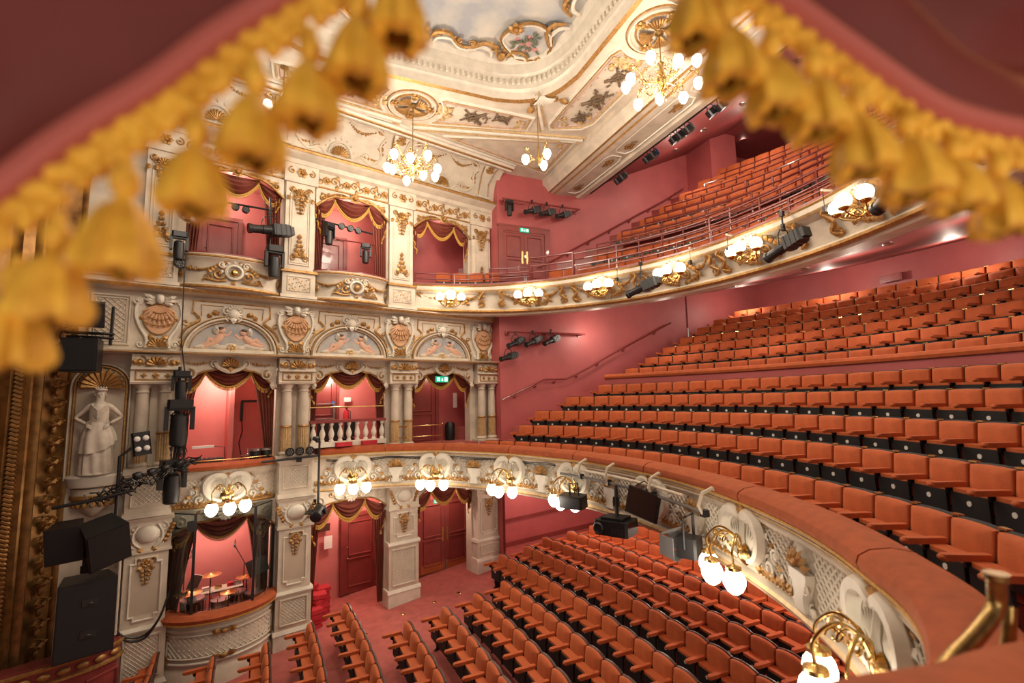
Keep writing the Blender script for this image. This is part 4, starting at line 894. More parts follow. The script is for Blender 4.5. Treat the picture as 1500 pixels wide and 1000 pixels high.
for i, s in enumerate(UC):
    b = MB()
    for sg in (-1, 1):
        b.scroll(s+sg*.18, 8.66, .15, pi/2, 1.5, .035, 1, -.02, sg); b.scroll(s+sg*.13, 8.86, .1, 0, 1.3, .028, 0, -.02, sg); b.scroll(s+sg*.36, 8.54, .1, pi, 1.3, .026, 1, 0, sg); b.scroll(s+sg*.34, 8.8, .08, pi/2, 1.3, .022, 1, 0, -sg); b.garland(s+sg*.36, 8.78, s+sg*.82, 8.82, .1, 13, .032, 1, 0)
        P = [(s+sg*.84, 8.93), (s+sg*.96, 8.84), (s+sg*.86, 8.68), (s+sg*1.0, 8.54), (s+sg*.84, 8.46)]; b.curve(P, .045, 1, 0); b.scroll(s+sg*.88, 8.88, .08, 0, 1.2, .026, 1, 0, sg); b.scroll(s+sg*.92, 8.52, .09, pi, 1.2, .026, 1, 0, -sg)
        for q in range(4): b.leaf(s+sg*(.9+.02*q), 8.5+.1*q, .13, sg*.4*q, 1, 0)
        for q in range(8): b.leaf(s+sg*(.08+.055*q), 8.92-.045*q, .15, pi/2-sg*.32*q, 1, -.02); b.leaf(s+sg*(.1+.05*q), 8.52+.01*q, .12, -pi/2+sg*.3*q, 1, -.01)
    b.shell(s, 8.8, .2, .2, pi-.2, 7, 0, -.03); b.ball((s, -.06, 8.72), (.09, .06, .1), 0)
    on_upper(b).build('gilt_trophy', WG, UF)

# ---------------------------------------------------------------- three-globe wall lights
def sconce(name, label, loc, rz, drop, group, power, k_=1.0):
    t = thing(name, label, 'wall light', loc, rz, group)
    b = MB(); b.lathe([(0, 0), (.10, 0), (.14, .02), (.10, .05), (.05, .08), (0, .085)], 16); b.v = [(x, -z, y) for x, y, z in b.v]; b.build('back_plate', BRASS, t)
    for k, a in enumerate((-.75, 0, .75)):
        r = .46; ex, ey = r*sin(a), -r*cos(a)*.9-.02
        P = [(0, -.05, 0), (ex*.25, ey*.3, .2), (ex*.6, ey*.65, .28), (ex, ey, .14), (ex, ey, -.02)] if drop else [(0, -.05, -.04), (ex*.4, ey*.4, -.14), (ex*.8, ey*.8, -.1), (ex, ey, -.02)]
        C = crom(P, 6); b = MB(); b.tube(C, .014, 6); c0 = C[len(C)//3]; q0 = C[len(C)//2]
        for sc_, cc in ((.11, c0), (.07, q0)): b.tube([cc+Vector((0, 0, -.09 if drop else .07))+Vector((ex, ey, 0)).normalized()*sc_*cos(w_)*(1-w_/9)+Vector((0, 0, sc_*sin(w_)*(1-w_/9))) for w_ in [.5*j for j in range(14)]], .009, 4)
        ar = b.build('arm', BRASS, t)
        b = MB(); b.lathe([(.02, .01), (.03, -.0), (.085, -.02), (.09, -.05), (.07, -.06)] if drop else [(.03, -.02), (.07, .0), (.085, .03), (.07, .05)], 14, 0, (ex, ey, -.02)); b.build('collar', BRASS, ar)
        b = MB(); pr = [(0, -.33), (.04, -.32), (.085, -.285), (.12, -.22), (.125, -.17), (.11, -.11), (.07, -.055)] if drop else [(.06, .04), (.11, .08), (.125, .15), (.10, .22), (.05, .265), (0, .275)]
        b.lathe(pr, 16, 0, (ex, ey, -.02)); b.build('globe', GLOBE, ar)
    c = Matrix.Rotation(rz, 4, 'Z') @ Vector((0, -.85, -.2 if drop else .1)); lamp('sconce_light', 'POINT', Vector(loc)+c, power, .15)
    return t
cp = ['over the single door', 'over the double doors', 'over the pink stalls wall', 'next to the black loudspeaker', 'behind the hanging screen', 'past the barn-door lamp', 'close to the brass rail end', 'out at the near box']
for i, s in enumerate(CART[:7]):
    if i == 4: continue
    p, tg, nn = at_arc(LED, AL, s); sconce('wall_sconce', 'brass three-globe light on the circle front '+cp[i], (p.x+nn.x*.0, p.y+nn.y*.0, 3.74), face(nn), True, 'circle front lights', 17)
sconce('wall_sconce', 'brass three-globe light on the bowed box front by the stage', wp(-1.85, .38, 3.70), RZW, True, 'circle front lights', 17)
cp = ['by the last pilaster', 'below the gallery gate', 'beside the first hanging spotlight', 'in the middle of the curve', 'behind the second spotlight', 'behind the third spotlight', 'seen through the tassels']
for i, s in enumerate(UC):
    p, tg, nn = at_arc(UPT, AU, s); sconce('wall_sconce', 'brass light with three upright globes on the gallery front '+cp[i], (p.x-nn.x*.1, p.y-nn.y*.1, 8.58), face(nn), False, 'gallery front lights', 13)
# ---------------------------------------------------------------- tip-up seats (local -Y faces the stage)
def rrect(w, z0, z1, arch, n=6):
    P = [(-w/2+.02, z0), (w/2-.02, z0), (w/2, z0+.02)]
    for i in range(n+1):
        t = 1-2*i/n; P.append((t*w/2*(1 if abs(t) < 1 else 1), z1-arch*abs(t)**2.2))
    return P+[(-w/2, z0+.02)]
def pad(b, P, y0, th, m=0, tilt=0, zr=0, puff=.03):           # cushion: outline in x, z, puffed towards -y
    n = len(P); cx = sum(p[0] for p in P)/n; cz = sum(p[1] for p in P)/n; vs = []
    for d, k in ((0, 1), (-th*.6, 1), (-th, .93), (-th-puff, .6)):
        for x, z in P:
            X, Z = cx+(x-cx)*k, cz+(z-cz)*k; vs.append((X, y0+d-(zr-Z)*tilt, Z))
    f = [tuple(range(n))[::-1]]+[(j*n+i, j*n+(i+1) % n, (j+1)*n+(i+1) % n, (j+1)*n+i) for j in range(3) for i in range(n)]+[tuple(range(3*n, 4*n))]
    return b.add(vs, f, m)
def seat(name, label, kind):
    t = thing(name, label, 'seat')
    arch = {'stalls': .035, 'circle': .012, 'gallery': .02}[kind]; zt = .9 if kind != 'gallery' else .86
    b = MB(); pad(b, rrect(.465, .40, zt-.012, arch), 0, .055, 0, .13, .4); b.build('backrest', VELVET, t)
    if kind == 'gallery':
        b = MB(); pad(b, rrect(.45, .34, .50, 0), -.14, .07, 0, 0, 0, .02); b.build('cushion', DGREY, t)
        b = MB(); b.ball((0, -.235, .455), (.028, .012, .028), 0, 8, 4); b.build('number_disc', WHITE, t); return t
    b = MB(); pad(b, [(x, z) for x, z in rrect(.485, .36, zt, arch)], .045, .04, 0, .13, .4, 0); sh = b.build('back_shell', WOODD if kind == 'stalls' else BLACKM, t)
    if kind == 'circle': b = MB(); b.box((.24, .1, zt-.005), (.09, .05, .016)); b.build('number_plate', BRASS, sh, smooth=False)
    b = MB(); b.box((0, -.14, .615), (.42, .16, .05), 0, 0, .015); b.build('cushion', VELVET, t)
    b = MB(); b.box((0, -.215, .45), (.43, .035, .30)); cb = b.build('cushion_underside', BLACKM, t, smooth=False)
    b = MB(); b.v = []; P = [(.028*cos(2*pi*k/12), .028*sin(2*pi*k/12)+.51) for k in range(12)]; b.prism(P, -.238, -.232); b.build('number_disc', WHITE, cb, smooth=False)
    b = MB(); b.box((.245, -.23, .665), (.075, .38, .055), 0, 0, .02); b.ball((.245, -.415, .665), (.037, .03, .028), 0, 8, 5); ar = b.build('armrest', VELVET, t)
    b = MB(); b.prism([(-.03, 0), (.06, 0), (.03, .1), (.02, .63), (-.25, .63), (-.24, .58), (-.03, .46), (-.02, .12)], .232, .258)
    b.v = [(y, x, z) for x, y, z in b.v]; b.build('side_standard', BLACK, t, smooth=False)
    return t
END = MB(); END.box((0, -.23, .665), (.075, .38, .055), 0, 0, .02); END.ball((0, -.415, .665), (.037, .03, .028), 0, 8, 5)
END = END.build('armrest', VELVET); END_D = END.data; bpy.data.objects.remove(END)
b = MB(); b.prism([(-.16, 0), (.12, 0), (.1, .04), (.05, .05), (.06, .3), (.03, .63), (-.28, .63), (-.27, .58), (-.14, .5), (-.1, .05)], -.012, .012); b.v = [(y, x, z) for x, y, z in b.v]
for z in (.15, .28, .4): b.tube([(-.016, -.06+.05*cos(a), z+.05*sin(a)) for a in [pi*k/5 for k in range(11)]], .01, 4)
END_S = b.build('side_standard', BLACK); END_M = END_S.data; bpy.data.objects.remove(END_S)
def row_end(t, x):
    for nm, me in (('armrest', END_D), ('side_standard', END_M)):
        o = bpy.data.objects.new(nm, me); COL.objects.link(o); o.parent = t; o.location = (x, 0, 0)

# stalls: row: (x on the axis, y of the aisle end, how many)
ST = [(10.4, 13.3, 19), (9.5, 12.6, 18), (8.64, 13.61, 21), (7.82, 13.57, 17), (6.98, 13.58, 19), (6.17, 13.26, 17), (5.29, 13.06, 16), (4.45, 11.34, 11), (3.65, 11.08, 10), (2.82, 10.85, 8), (1.97, 10.64, 7), (1.09, 12.36, 9), (.26, 11.81, 7), (-.59, 11.42, 5), (-1.49, 11.43, 4), (-2.49, 12.31, 4)]
ends = []
base = seat('stalls_chair', '', 'stalls'); first = True
for k, (x0, y, n) in enumerate(ST):
    r = len(ST)-1-k
    for i in range(n):
        sl = -.029*(y-7.18); x = x0-.0145*(y-7.18)**2; nn = Vector((-1, sl)).normalized(); yc = y-.25/math.hypot(1, sl)
        x = x0-.0145*(yc-7.18)**2
        lab = 'rust stalls seat, %s from the aisle in the %s row from the stage' % (ORD[i], ORD[r])
        loc = (x+.05, yc, fz(x))
        if first: base.location = loc; base.rotation_euler = (0, 0, face(nn)); base['label'] = lab; base['group'] = 'stalls seats'; s = base; first = False
        else: s = dup(base, loc, face(nn), lab)
        if i == 0: ends.append(s)
        y -= .5/math.hypot(1, sl)

# dress circle rows: (offset behind the front, arc start, count, top of the backs)
DC = [(4.79, 24), (6.18, 23), (7.03, 23), (8.43, 22), (9.97, 20), (11.61, 20), (12.73, 19), (13.88, 19), (15.05, 18), (16.25, 18), (17.46, 17), (18.83, 16)]
base = seat('circle_chair', '', 'circle'); first = True
for k, ((s0, n), (o, tz)) in enumerate(zip(DC, rows)):
    C = off(LED, o); A = arcs(C)
    for i in range(n):
        p, t, nn = at_arc(C, A, s0+.25+.5*i)
        lab = 'rust circle seat, %s from the wall, %s row%s' % (ORD[i], ORD[k] if k < 5 else ORD[k-5], ' of the front block' if k < 5 else ' behind the parapet')
        loc = (p.x, p.y, tz-.88)
        if first: base.location = loc; base.rotation_euler = (0, 0, face(nn)); base['label'] = lab; base['group'] = 'dress circle seats'; s = base; first = False
        else: s = dup(base, loc, face(nn), lab)
        if i == 0: ends.append(s)
for s in ends: row_end(s, -.245)
# parapet across the circle
o = AOFF[5]; C = off(LED, o-.12); A = arcs(C); C = cut(C, 10.6, A[-1]-2)
t = thing('parapet', 'rose parapet with padded rust velvet top across the dress circle', 'parapet')
b = MB(); b.sweep(C, [(0, 5.15), (0, 6.24), (.1, 6.24), (.1, 5.15)]); b.build('panel', ROSE, t, smooth=False)
b = MB(); b.sweep(C, [(-.05, 6.24), (-.07, 6.3), (-.03, 6.36), (.1, 6.38), (.14, 6.24)]); b.build('padded_top', VELVET, t)

# gallery rows
GA = [(4.89, 21), (6.74, 19), (8.0, 18), (9.26, 17), (10.44, 16), (11.7, 16), (12.94, 15), (14.1, 14)]
base = seat('gallery_chair', '', 'gallery'); first = True
def gseat(p, nn, z, lab):
    global first
    loc = (p.x, p.y, z)
    if first: base.location = loc; base.rotation_euler = (0, 0, face(nn)); base['label'] = lab; base['group'] = 'gallery seats'; first = False
    else: dup(base, loc, face(nn), lab)
for k, (s0, n) in enumerate(GA):
    C = off(UPT, 1.05+.8*k); A = arcs(C)
    for i in range(n):
        p, t, nn = at_arc(C, A, s0+.5*i); gseat(p, nn, UD[k]-.46, 'grey and rust gallery seat, %s from the aisle in the %s row above the front' % (ORD[i], ORD[k]))
C = off(UPT, .75); A = arcs(C)
for i in range(4):
    p, t, nn = at_arc(C, A, 1.15+.52*i); gseat(p, nn, 8.85, 'low gallery seat by the last pilaster, %s from the wall of boxes' % ORD[i])

# pipe rails of the gallery
def rail(name, label, C, z0, z1, bars, every=1.3, r=.022, group=None):
    t = thing(name, label, 'rail', (0, 0, 0), 0, group); A = arcs(C)
    for z in bars:
        b = MB(); b.tube([(p.x, p.y, z) for p in C], r, 6); b.build('bar', RAILR, t)
    n = max(2, int(A[-1]/every)+1); b0 = MB(); b0.tube([(0, 0, z0), (0, 0, z1)], r*1.15, 6); me = None
    for i in range(n):
        p = at_arc(C, A, A[-1]*i/(n-1))[0]
        if me is None: q = b0.build('post', RAILR, t); me = q.data
        else: q = bpy.data.objects.new('post', me); COL.objects.link(q); q.parent = t
        q.location = (p.x, p.y, 0)
    return t
C = off(UPT, .13); AA = arcs(C)
rail('front_rail', 'low dark red pipe rail along the gallery ledge above the first sconces', cut(C, .2, 3.7), 9.1, 9.5, (9.32, 9.48), 1.1)
rail('front_rail', 'low dark red pipe rail along the gallery ledge over the hanging spotlights', cut(C, 5.2, AA[-1]-1.5), 9.1, 9.48, (9.32, 9.47), .95)
rail('gate_rail', 'tall dark red gate rail before the gallery door', cut(off(UPT, .2), 3.75, 5.1), 9.05, 9.92, (9.45, 9.65, 9.9), 1.3, .028)
rail('aisle_rail', 'dark red guard rail between the gallery door and the low seats', [Vector((5.0, 13.75)), Vector((6.2, 13.2))], 8.85, 9.7, (9.2, 9.45, 9.68), 1.2)
RT_ = [9.98, 10.40, 10.94, 11.48, 12.02, 12.56, 13.1, 13.64]
for k in range(8):
    C = off(UPT, .6+.8*k); A = arcs(C); s0 = GA[k][0]-.3 if k else 5.3; zt = RT_[k]
    zb = (UD[k-1] if k else 9.3)-.46
    rail('row_rail', 'dark red pipe rail in front of the %s gallery row' % ORD[k], cut(C, s0, A[-1]-1.6), zb, zt, (zt-.36, zt-.18, zt), 1.25, .024, 'gallery row rails')
def handrail(name, label, P, r=.028):
    t = thing(name, label, 'handrail'); b = MB(); b.tube(P, r, 8); b.build('bar', DOORRED, t); P = [Vector(p) for p in P]
    n = 0; d0 = 0
    for a, c_ in zip(P[:-1], P[1:]):
        m = (a+c_)/2; b = MB(); b.tube([m, m+Vector((0, .02, -.08)), m+Vector((0, .12, -.1))], .014, 5); b.ball(m+Vector((0, .12, -.1)), .04); b.build('bracket', DOORRED, t)
handrail('handrail', 'dark red handrail climbing the dress circle side wall', [(5.46, 14.06, 5.64), (6.35, 14.06, 6.0), (6.9, 14.06, 6.25), (7.75, 14.06, 6.27), (8.6, 14.06, 6.63), (9.4, 14.06, 7.03), (10.8, 14.06, 7.68), (12.2, 14.06, 8.31)])
handrail('handrail', 'dark red handrail climbing the gallery side wall', [(6.8, 14.06, 9.95), (7.6, 14.06, 10.38), (8.4, 14.06, 10.85), (9.3, 14.06, 11.36), (10.2, 14.06, 11.88), (11.1, 14.06, 12.4), (12.0, 14.06, 12.9), (13.2, 14.06, 13.65)])
# ---------------------------------------------------------------- doors, signs, notices
def leaf_door(b, fr, x0, x1, z0, z1, panels=2):
    b.box(((x0+x1)/2, -.02, (z0+z1)/2), (x1-x0-.01, .05, z1-z0)); w = x1-x0
    cuts = [z0+.12, z0+(z1-z0)*.46, z1-.12] if panels == 2 else [z0+.1, z0+(z1-z0)*.36, z0+(z1-z0)*.68, z1-.1]
    for a, c_ in zip(cuts[:-1], cuts[1:]): fr.frame([(x0+.13, a+.07), (x1-.13, a+.07), (x1-.13, c_-.04), (x0+.13, c_-.04)], .045, .03, 0, -.045)
def door(name, loc, rz, w, h, leaves, fr=.1, m=DOORRED, panels=2, kick=False, push=False, knob=True):
    t = bpy.data.objects.new(name, None); COL.objects.link(t); t.location = loc; t.rotation_euler = (0, 0, rz); t['kind'] = 'structure'
    b = MB(); b.box((-w/2-fr/2, -.03, h/2), (fr, .1, h)); b.box((w/2+fr/2, -.03, h/2), (fr, .1, h)); b.box((0, -.03, h+fr/2), (w+2*fr, .1, fr)); b.build('door_frame', m, t, smooth=False)
    for k in range(leaves):
        x0, x1 = -w/2+w*k/leaves, -w/2+w*(k+1)/leaves; b, f = MB(), MB(); leaf_door(b, f, x0, x1, .01, h, panels); lf = b.build('door_leaf', m, t, smooth=False); f.build('panel_moulding', m, lf, smooth=False)
        if kick: b = MB(); b.box(((x0+x1)/2, -.052, .14), (x1-x0-.06, .01, .26)); b.build('kick_plate', BRASS, lf, smooth=False)
        if push: xx = x1-.09 if k == 0 else x0+.09; b = MB(); b.box((xx, -.055, h*.5), (.07, .015, .42)); b.build('push_plate', BRASS, lf, smooth=False); b = MB(); b.box((x1-.03 if k == 0 else x0+.03, -.05, .16), (.03, .03, .3)); b.build('bolt', STEEL, lf, smooth=False)
    if knob: b = MB(); b.ball((-w/2+.09, -.09, h*.46), .03, 0, 8, 6); b.tube([(-w/2+.09, -.04, h*.46), (-w/2+.09, -.09, h*.46)], .012, 6); b.ball((-w/2+.09, -.055, h*.6), .022, 0, 8, 5); b.build('door_knob', BRASS, t)
    return t
door('door_1', wp(1.83, -1.54, .26), RZW, .92, 2.12, 1)
door('door_2', wp(4.3, -.94, .46), RZW, 1.72, 2.15, 2, .14, DOORRED, 2, True, True, False)
door('door_3', wp(3.45, -1.03, 4.25), RZW, 1.15, 2.2, 1, .12, DOORRED, 2, False, False, False)
d4 = door('door_4', wp(.45, -1.42, 4.25), RZW, 1.15, 2.15, 1, .08, RED if 0 else DOORRED, 2, False, False, False)
door('door_5', wp(-2.05, -1.33, 8.45), RZW, .8, 2.0, 1)
door('door_6', wp(.72, -1.33, 8.45), RZW, .8, 2.0, 1)
door('door_7', (6.35, 14.14, 9.4), 0, 1.5, 1.72, 2, .16, DOORRED, 2, False, True, False)
b = MB(); b.box((6.35, 14.1, 11.3), (1.9, .1, .06)); b.box((6.35, 14.12, 11.18), (1.8, .08, .24)); b.build('trim_6', DOORRED, kind='structure', smooth=False)
b = MB()
for z in (.95, 1.38): b.tube([(-.5, -.1, z), (.5, -.1, z)], .02, 6)
for x in (-.5, .5): b.box((x, -.08, 1.16), (.05, .06, .5))
b.build('crash_bar', STEEL, d4)
def exit_sign(label, loc, rz, w=.34, h=.14):                  # pictogram only: running figure, arrow, doorway
    t = thing('exit_sign', label, 'sign', loc, rz, 'green exit signs')
    b = MB(); b.box((0, 0, 0), (w, .04, h)); b.build('case', GREEN, t, smooth=False)
    b = MB(); y = -.023
    b.box((-w*.3, y, 0), (w*.2, .004, h*.62)); b.box((w*.3, y, 0), (w*.22, .004, h*.66)); b.box((0, y, -.01), (w*.045, .004, h*.5)); b.prism([(-w*.08, -.02), (0, -h*.36), (w*.08, -.02)], y, y-.004); b.build('pictogram', WLIT, t, smooth=False)
    b = MB(); b.ball((-w*.3, y-.005, h*.2), (.012, .004, .012), 0, 6, 4); b.tube([(-w*.3, y-.005, h*.12), (-w*.31, y-.005, -h*.05), (-w*.36, y-.005, -h*.24)], .008, 4); b.tube([(-w*.31, y-.005, -h*.05), (-w*.24, y-.005, -h*.2)], .008, 4); b.tube([(-w*.36, y-.005, h*.06), (-w*.24, y-.005, h*.02)], .006, 4); b.build('running_figure', GREEN, t)
exit_sign('green exit sign hanging under the shell of the lobby pelmet', wp(3.62, .18, 6.28), RZW, .42, .17)
exit_sign('green exit sign above the stalls double doors', wp(3.78, -.35, 2.68), RZW)
exit_sign('green exit sign on the lintel of the gallery doors', (6.35, 14.05, 11.18), 0, .32, .13)
def notice(name, label, cat, loc, rz, w, h, m): b = MB(); b.box((0, 0, 0), (w, .012, h)); return tag(b.build(name, m, None, loc, rz, False), label, cat)
notice('paper_notice', 'white paper notice on the pink wall above the red cushions', 'notice', wp(.92, -1.5, 1.78), RZW, .22, .34, PAPER)
notice('wall_plaque', 'brown wooden plaque on the pink wall above the paper notice', 'plaque', wp(.78, -1.5, 2.2), RZW, .36, .2, WOODD)
notice('paper_notice', 'tall white notice on the rose wall of the circle lobby', 'notice', wp(4.75, -.97, 5.65), RZW, .14, .48, PAPER)
notice('paper_notice', 'small white notice on the pink wall over the fire extinguisher', 'notice', wp(1.35, -1.38, 5.74), RZW, .2, .13, PAPER)
notice('door_sign', 'small blue disc sign on the red door of the balustraded box', 'sign', wp(.92, -1.34, 5.66), RZW, .08, .08, mat('sign_blue', (.02, .12, .45), .4))
t = wthing('fire_extinguisher', 'red fire extinguisher on the pink wall behind the balustrade', 'fire extinguisher', 1.3, -1.32, 4.95)
b = MB(); b.lathe([(0, 0), (.08, .01), (.085, .05), (.085, .4), (.06, .48), (.03, .5), (.03, .54)], 14); b.build('cylinder_body', RED, t); b = MB(); b.tube([(.02, -.02, .5), (.1, -.06, .45), (.1, -.08, .1)], .012, 6); b.box((0, -.03, .55), (.05, .12, .03)); b.build('hose', BLACK, t)
base = None
for k in range(4):                                            # dark chairs behind the balustrade
    lab = 'black upholstered chair behind the white balusters, %s from the drum box' % ORD[k]; loc = wp(.12+.36*k, -.75, 4.2)
    if base is None:
        base = t = thing('side_chair', lab, 'chair', loc, RZW+pi, 'black chairs behind the balustrade')
        b = MB(); pad(b, rrect(.3, .5, .95, .03), 0, .04, 0, .1, .4); b.build('backrest', BLACKM, t); b = MB(); b.box((0, -.2, .45), (.32, .36, .06), 0, 0, .02); b.build('chair_seat', BLACKM, t)
        for x in (-.14, .14):
            for y in (-.03, -.36): b = MB(); b.tube([(x, y, 0), (x, y, .43)], .012, 5); b.build('leg', BLACK, t)
    else: dup(base, loc, RZW+pi, lab)
t = wthing('floor_speaker', 'dark rounded bin against the lobby wall beside the dark door', 'bin', 4.45, -.8, 4.25); b = MB(); b.lathe([(.14, 0), (.16, .3), (.16, .62), (.12, .7), (0, .7)], 14); b.build('bin_body', BLACK, t)
t.name = 'waste_bin'
# pile of red cushions by the single door
spots = [(.2, -.25, 0), (.22, -.27, 1), (.21, -.24, 2), (.23, -.26, 3), (.42, -.55, 0), (.43, -.57, 1), (.41, -.56, 2), (.44, -.55, 3), (.42, -.57, 4), (.43, -.56, 5), (.62, -.95, 0), (.63, -.97, 1), (.6, -.96, 2), (.62, -.94, 3), (.61, -.96, 4), (.63, -.95, 5), (.3, -1.05, 0), (.31, -1.06, 1), (.29, -1.04, 2), (.3, -1.05, 3), (.31, -1.05, 4), (.3, -1.06, 5), (.31, -1.04, 6)]
name_s = {.2: 'front stack', .4: 'middle stack', .6: 'stack nearest the door', .3: 'stack against the pink wall'}
pm = MB(); P = [(-.17, 0), (.17, 0), (.19, .05), (.17, .1), (-.17, .1), (-.19, .05)]; pm.prism(P, -.15, .15); pm.prism([(x*.9, z) for x, z in P], -.18, -.15); pm.prism([(x*.9, z) for x, z in P], .15, .18)
me = None
for u, o, k in spots:
    st_ = 'front' if u < .27 else 'wall-side' if u < .35 else 'middle' if u < .5 else 'door-side'
    if me is None: q = pm.build('cushion', RED); me = q.data
    else: q = bpy.data.objects.new('cushion', me); COL.objects.link(q)
    q.location = wp(u, o, .17+.112*k); q.rotation_euler = (random.uniform(-.04, .04), random.uniform(-.04, .04), RZW+random.uniform(-.25, .25))
    tag(q, 'red seat cushion, %s from the floor in the %s stack by the single door' % (ORD[k], st_), 'cushion', 'pile of red cushions')
for k, (x, y) in enumerate(((1.28, 12.46), (2.24, 13.0), (3.09, 13.2), (3.79, 13.35))):
    b = MB(); b.lathe([(.0, .012), (.045, .012), (.06, 0)], 14, 0, (x, y, fz(x)+.003)); tag(b.build('floor_stud', BRASS), 'small brass floor stud in the carpet aisle, %s from the stage' % ORD[k], 'floor stud', 'aisle studs')
# stalls wall dado rail and skirting
b = MB()
for z0, z1, d in ((1.42, 1.52, .05), (.05, .2, .03)): b.add([(5.6, 15.9, z0), (5.6, 15.9-d, z0), (5.6, 15.9-d, z1), (5.6, 15.9, z1), (13.2, 15.9, z0+.61), (13.2, 15.9-d, z0+.61), (13.2, 15.9-d, z1+.61), (13.2, 15.9, z1+.61)], [(0, 4, 5, 1), (1, 5, 6, 2), (2, 6, 7, 3)])
b.v = [(x, y, z+(.55 if z < 1.2 and x < 6 else .55 if z < 1.0 else 0)) for x, y, z in b.v]; b.build('trim_7', DOORRED, kind='structure', smooth=False)
b = MB(); b.box((16.24, 8.87, 9.07), (.06, .62, .22)); t = thing('air_vent', 'small slatted vent high on the rose wall behind the last circle row', 'vent')
b.build('vent_frame', DOORRED, t, smooth=False); b = MB()
for k in range(4): b.box((16.2, 8.87, 8.99+.05*k), (.02, .54, .015))
b.build('slats', ROSE, t, smooth=False)['kind'] = 'stuff'

# recessed downlights
def downlight(loc, label, group, r=.075, tilt=0):
    t = thing('downlight', label, 'ceiling light', loc, 0, group); b = MB(); b.lathe([(r*.75, -.012), (r, -.012), (r*1.25, 0), (r*1.25, .02)], 14); b.build('ring', STEEL, t); b = MB(); b.lathe([(0, -.008), (r*.75, -.008), (r*.75, .03)], 14); b.build('bulb', DOWN, t)
def sz(x, y):                                                 # height of the circle soffit
    d = min(math.hypot(p.x-x, p.y-y) for p in UPB); return 8.22+.53*d/2.6 if d < 2.6 else 8.75+.2*(d-2.6)
for k, (x, y) in enumerate(((7.45, 13.95), (8.7, 13.9), (9.2, 13.1), (9.65, 12.2), (9.85, 11.2), (10.2, 9.3), (10.3, 7.35), (10.1, 5.5), (9.8, 3.6))): downlight((x, y, sz(x, y)-.03), 'round downlight in the soffit over the circle, %s from the side wall' % ORD[k], 'circle downlights')
def gz(x): return 12.95+.46*(x-8.7) if x < 14.4 else 15.57
for k, (x, y) in enumerate(((10.49, 9.55), (9.25, 7.7), (11.69, 9.78), (14.35, 11.31), (15.4, 13.0), (16.3, 11.6), (11.66, 11.31), (10.57, 11.08), (9.1, 9.25), (10.89, 12.84), (11.74, 12.75), (11.3, 7.72), (16.4, 9.8))):
    downlight((x, y, gz(x)-.06), 'round downlight in the red gallery ceiling, '+['above the middle rows', 'hidden behind the tassels', 'in the second line over the middle', 'starry one over the lobby block', 'by the back corner', 'over the top rows', 'near the pink block', 'in the first line by the lamps', 'closest to the cream beam', 'by the side wall', 'beside the pink block top', 'between two tassels', 'far back over the last row'][k], 'gallery downlights', .085)

# ---------------------------------------------------------------- ceiling plaster
def on_ceiling(b, z=ZC): b.v = [(x, zz, z+y) for x, y, zz in b.v]; return b
def medallion(label, x, y, r):
    t = thing('ceiling_medallion', label, 'ceiling rose', (x, y, 0), 0, 'ceiling medallions'); C = arc_pts(0, 0, r, 0, 2*pi, 40)[:-1]
    b = MB(); b.frame(C, .09, .05); b.frame(arc_pts(0, 0, r*.78, 0, 2*pi, 36)[:-1], .05, .04, 1); b.frame(arc_pts(0, 0, r*1.1, 0, 2*pi, 40)[:-1], .03, .03, 1); on_ceiling(b).build('ring', CG, t)
    b = MB()
    for k in range(4): a = pi/4+pi/2*k; b.shell(r*.12*cos(a), r*.12*sin(a), r*.55, a-.55, a+.55, 7, 0, 0); a = pi/2*k; b.rosette(r*.5*cos(a), r*.5*sin(a), r*.14, 0, 0); b.scroll(r*.72*cos(a), r*.72*sin(a), r*.16, a, 1.2, .03, 0, 0); b.rosette(r*.8*cos(a), r*.8*sin(a), r*.2, 0, -.03)
    b.rosette(0, 0, r*.2, 0, -.03, 8); on_ceiling(b).build('gilt_shells', GOLD, t)
medallion('oval gilt ceiling medallion above the chandelier by the boxes', 2.17, 11.5, .58)
medallion('gilt ceiling medallion above the chandelier by the gallery beam', 6.4, 7.2, .6)
def trophy(b, x, y, a, s=1):                                   # crossed instruments in a wreath
    for q in (-.7, .7): P0 = Vector((x+.42*s*cos(a+q), y+.42*s*sin(a+q))); P1 = Vector((x-.42*s*cos(a+q), y-.42*s*sin(a+q))); b.tube([(P0.x, -.03, P0.y), (x, -.05, y), (P1.x, -.03, P1.y)], [.05*s, .02*s, .025*s], 6)
    b.tube([(x+.15*s*cos(k*pi/8), -.04, y+.15*s*sin(k*pi/8)) for k in range(17)], .035*s, 5)
    for k in range(22): q = random.uniform(0, 2*pi); r = random.uniform(.14, .5)*s; b.leaf(x+r*cos(q)*cos(a)-r*.45*sin(q)*sin(a), y+r*cos(q)*sin(a)+r*.45*sin(q)*cos(a), .12*s, random.uniform(0, 2*pi), 0, -.02)
UMB = mat('umber_gilding', (.17, .11, .06), .6, noise=.4, scale=12)
PINKL = mat('pinkish_moulding', (.56, .40, .33), .6, noise=.2, scale=5)
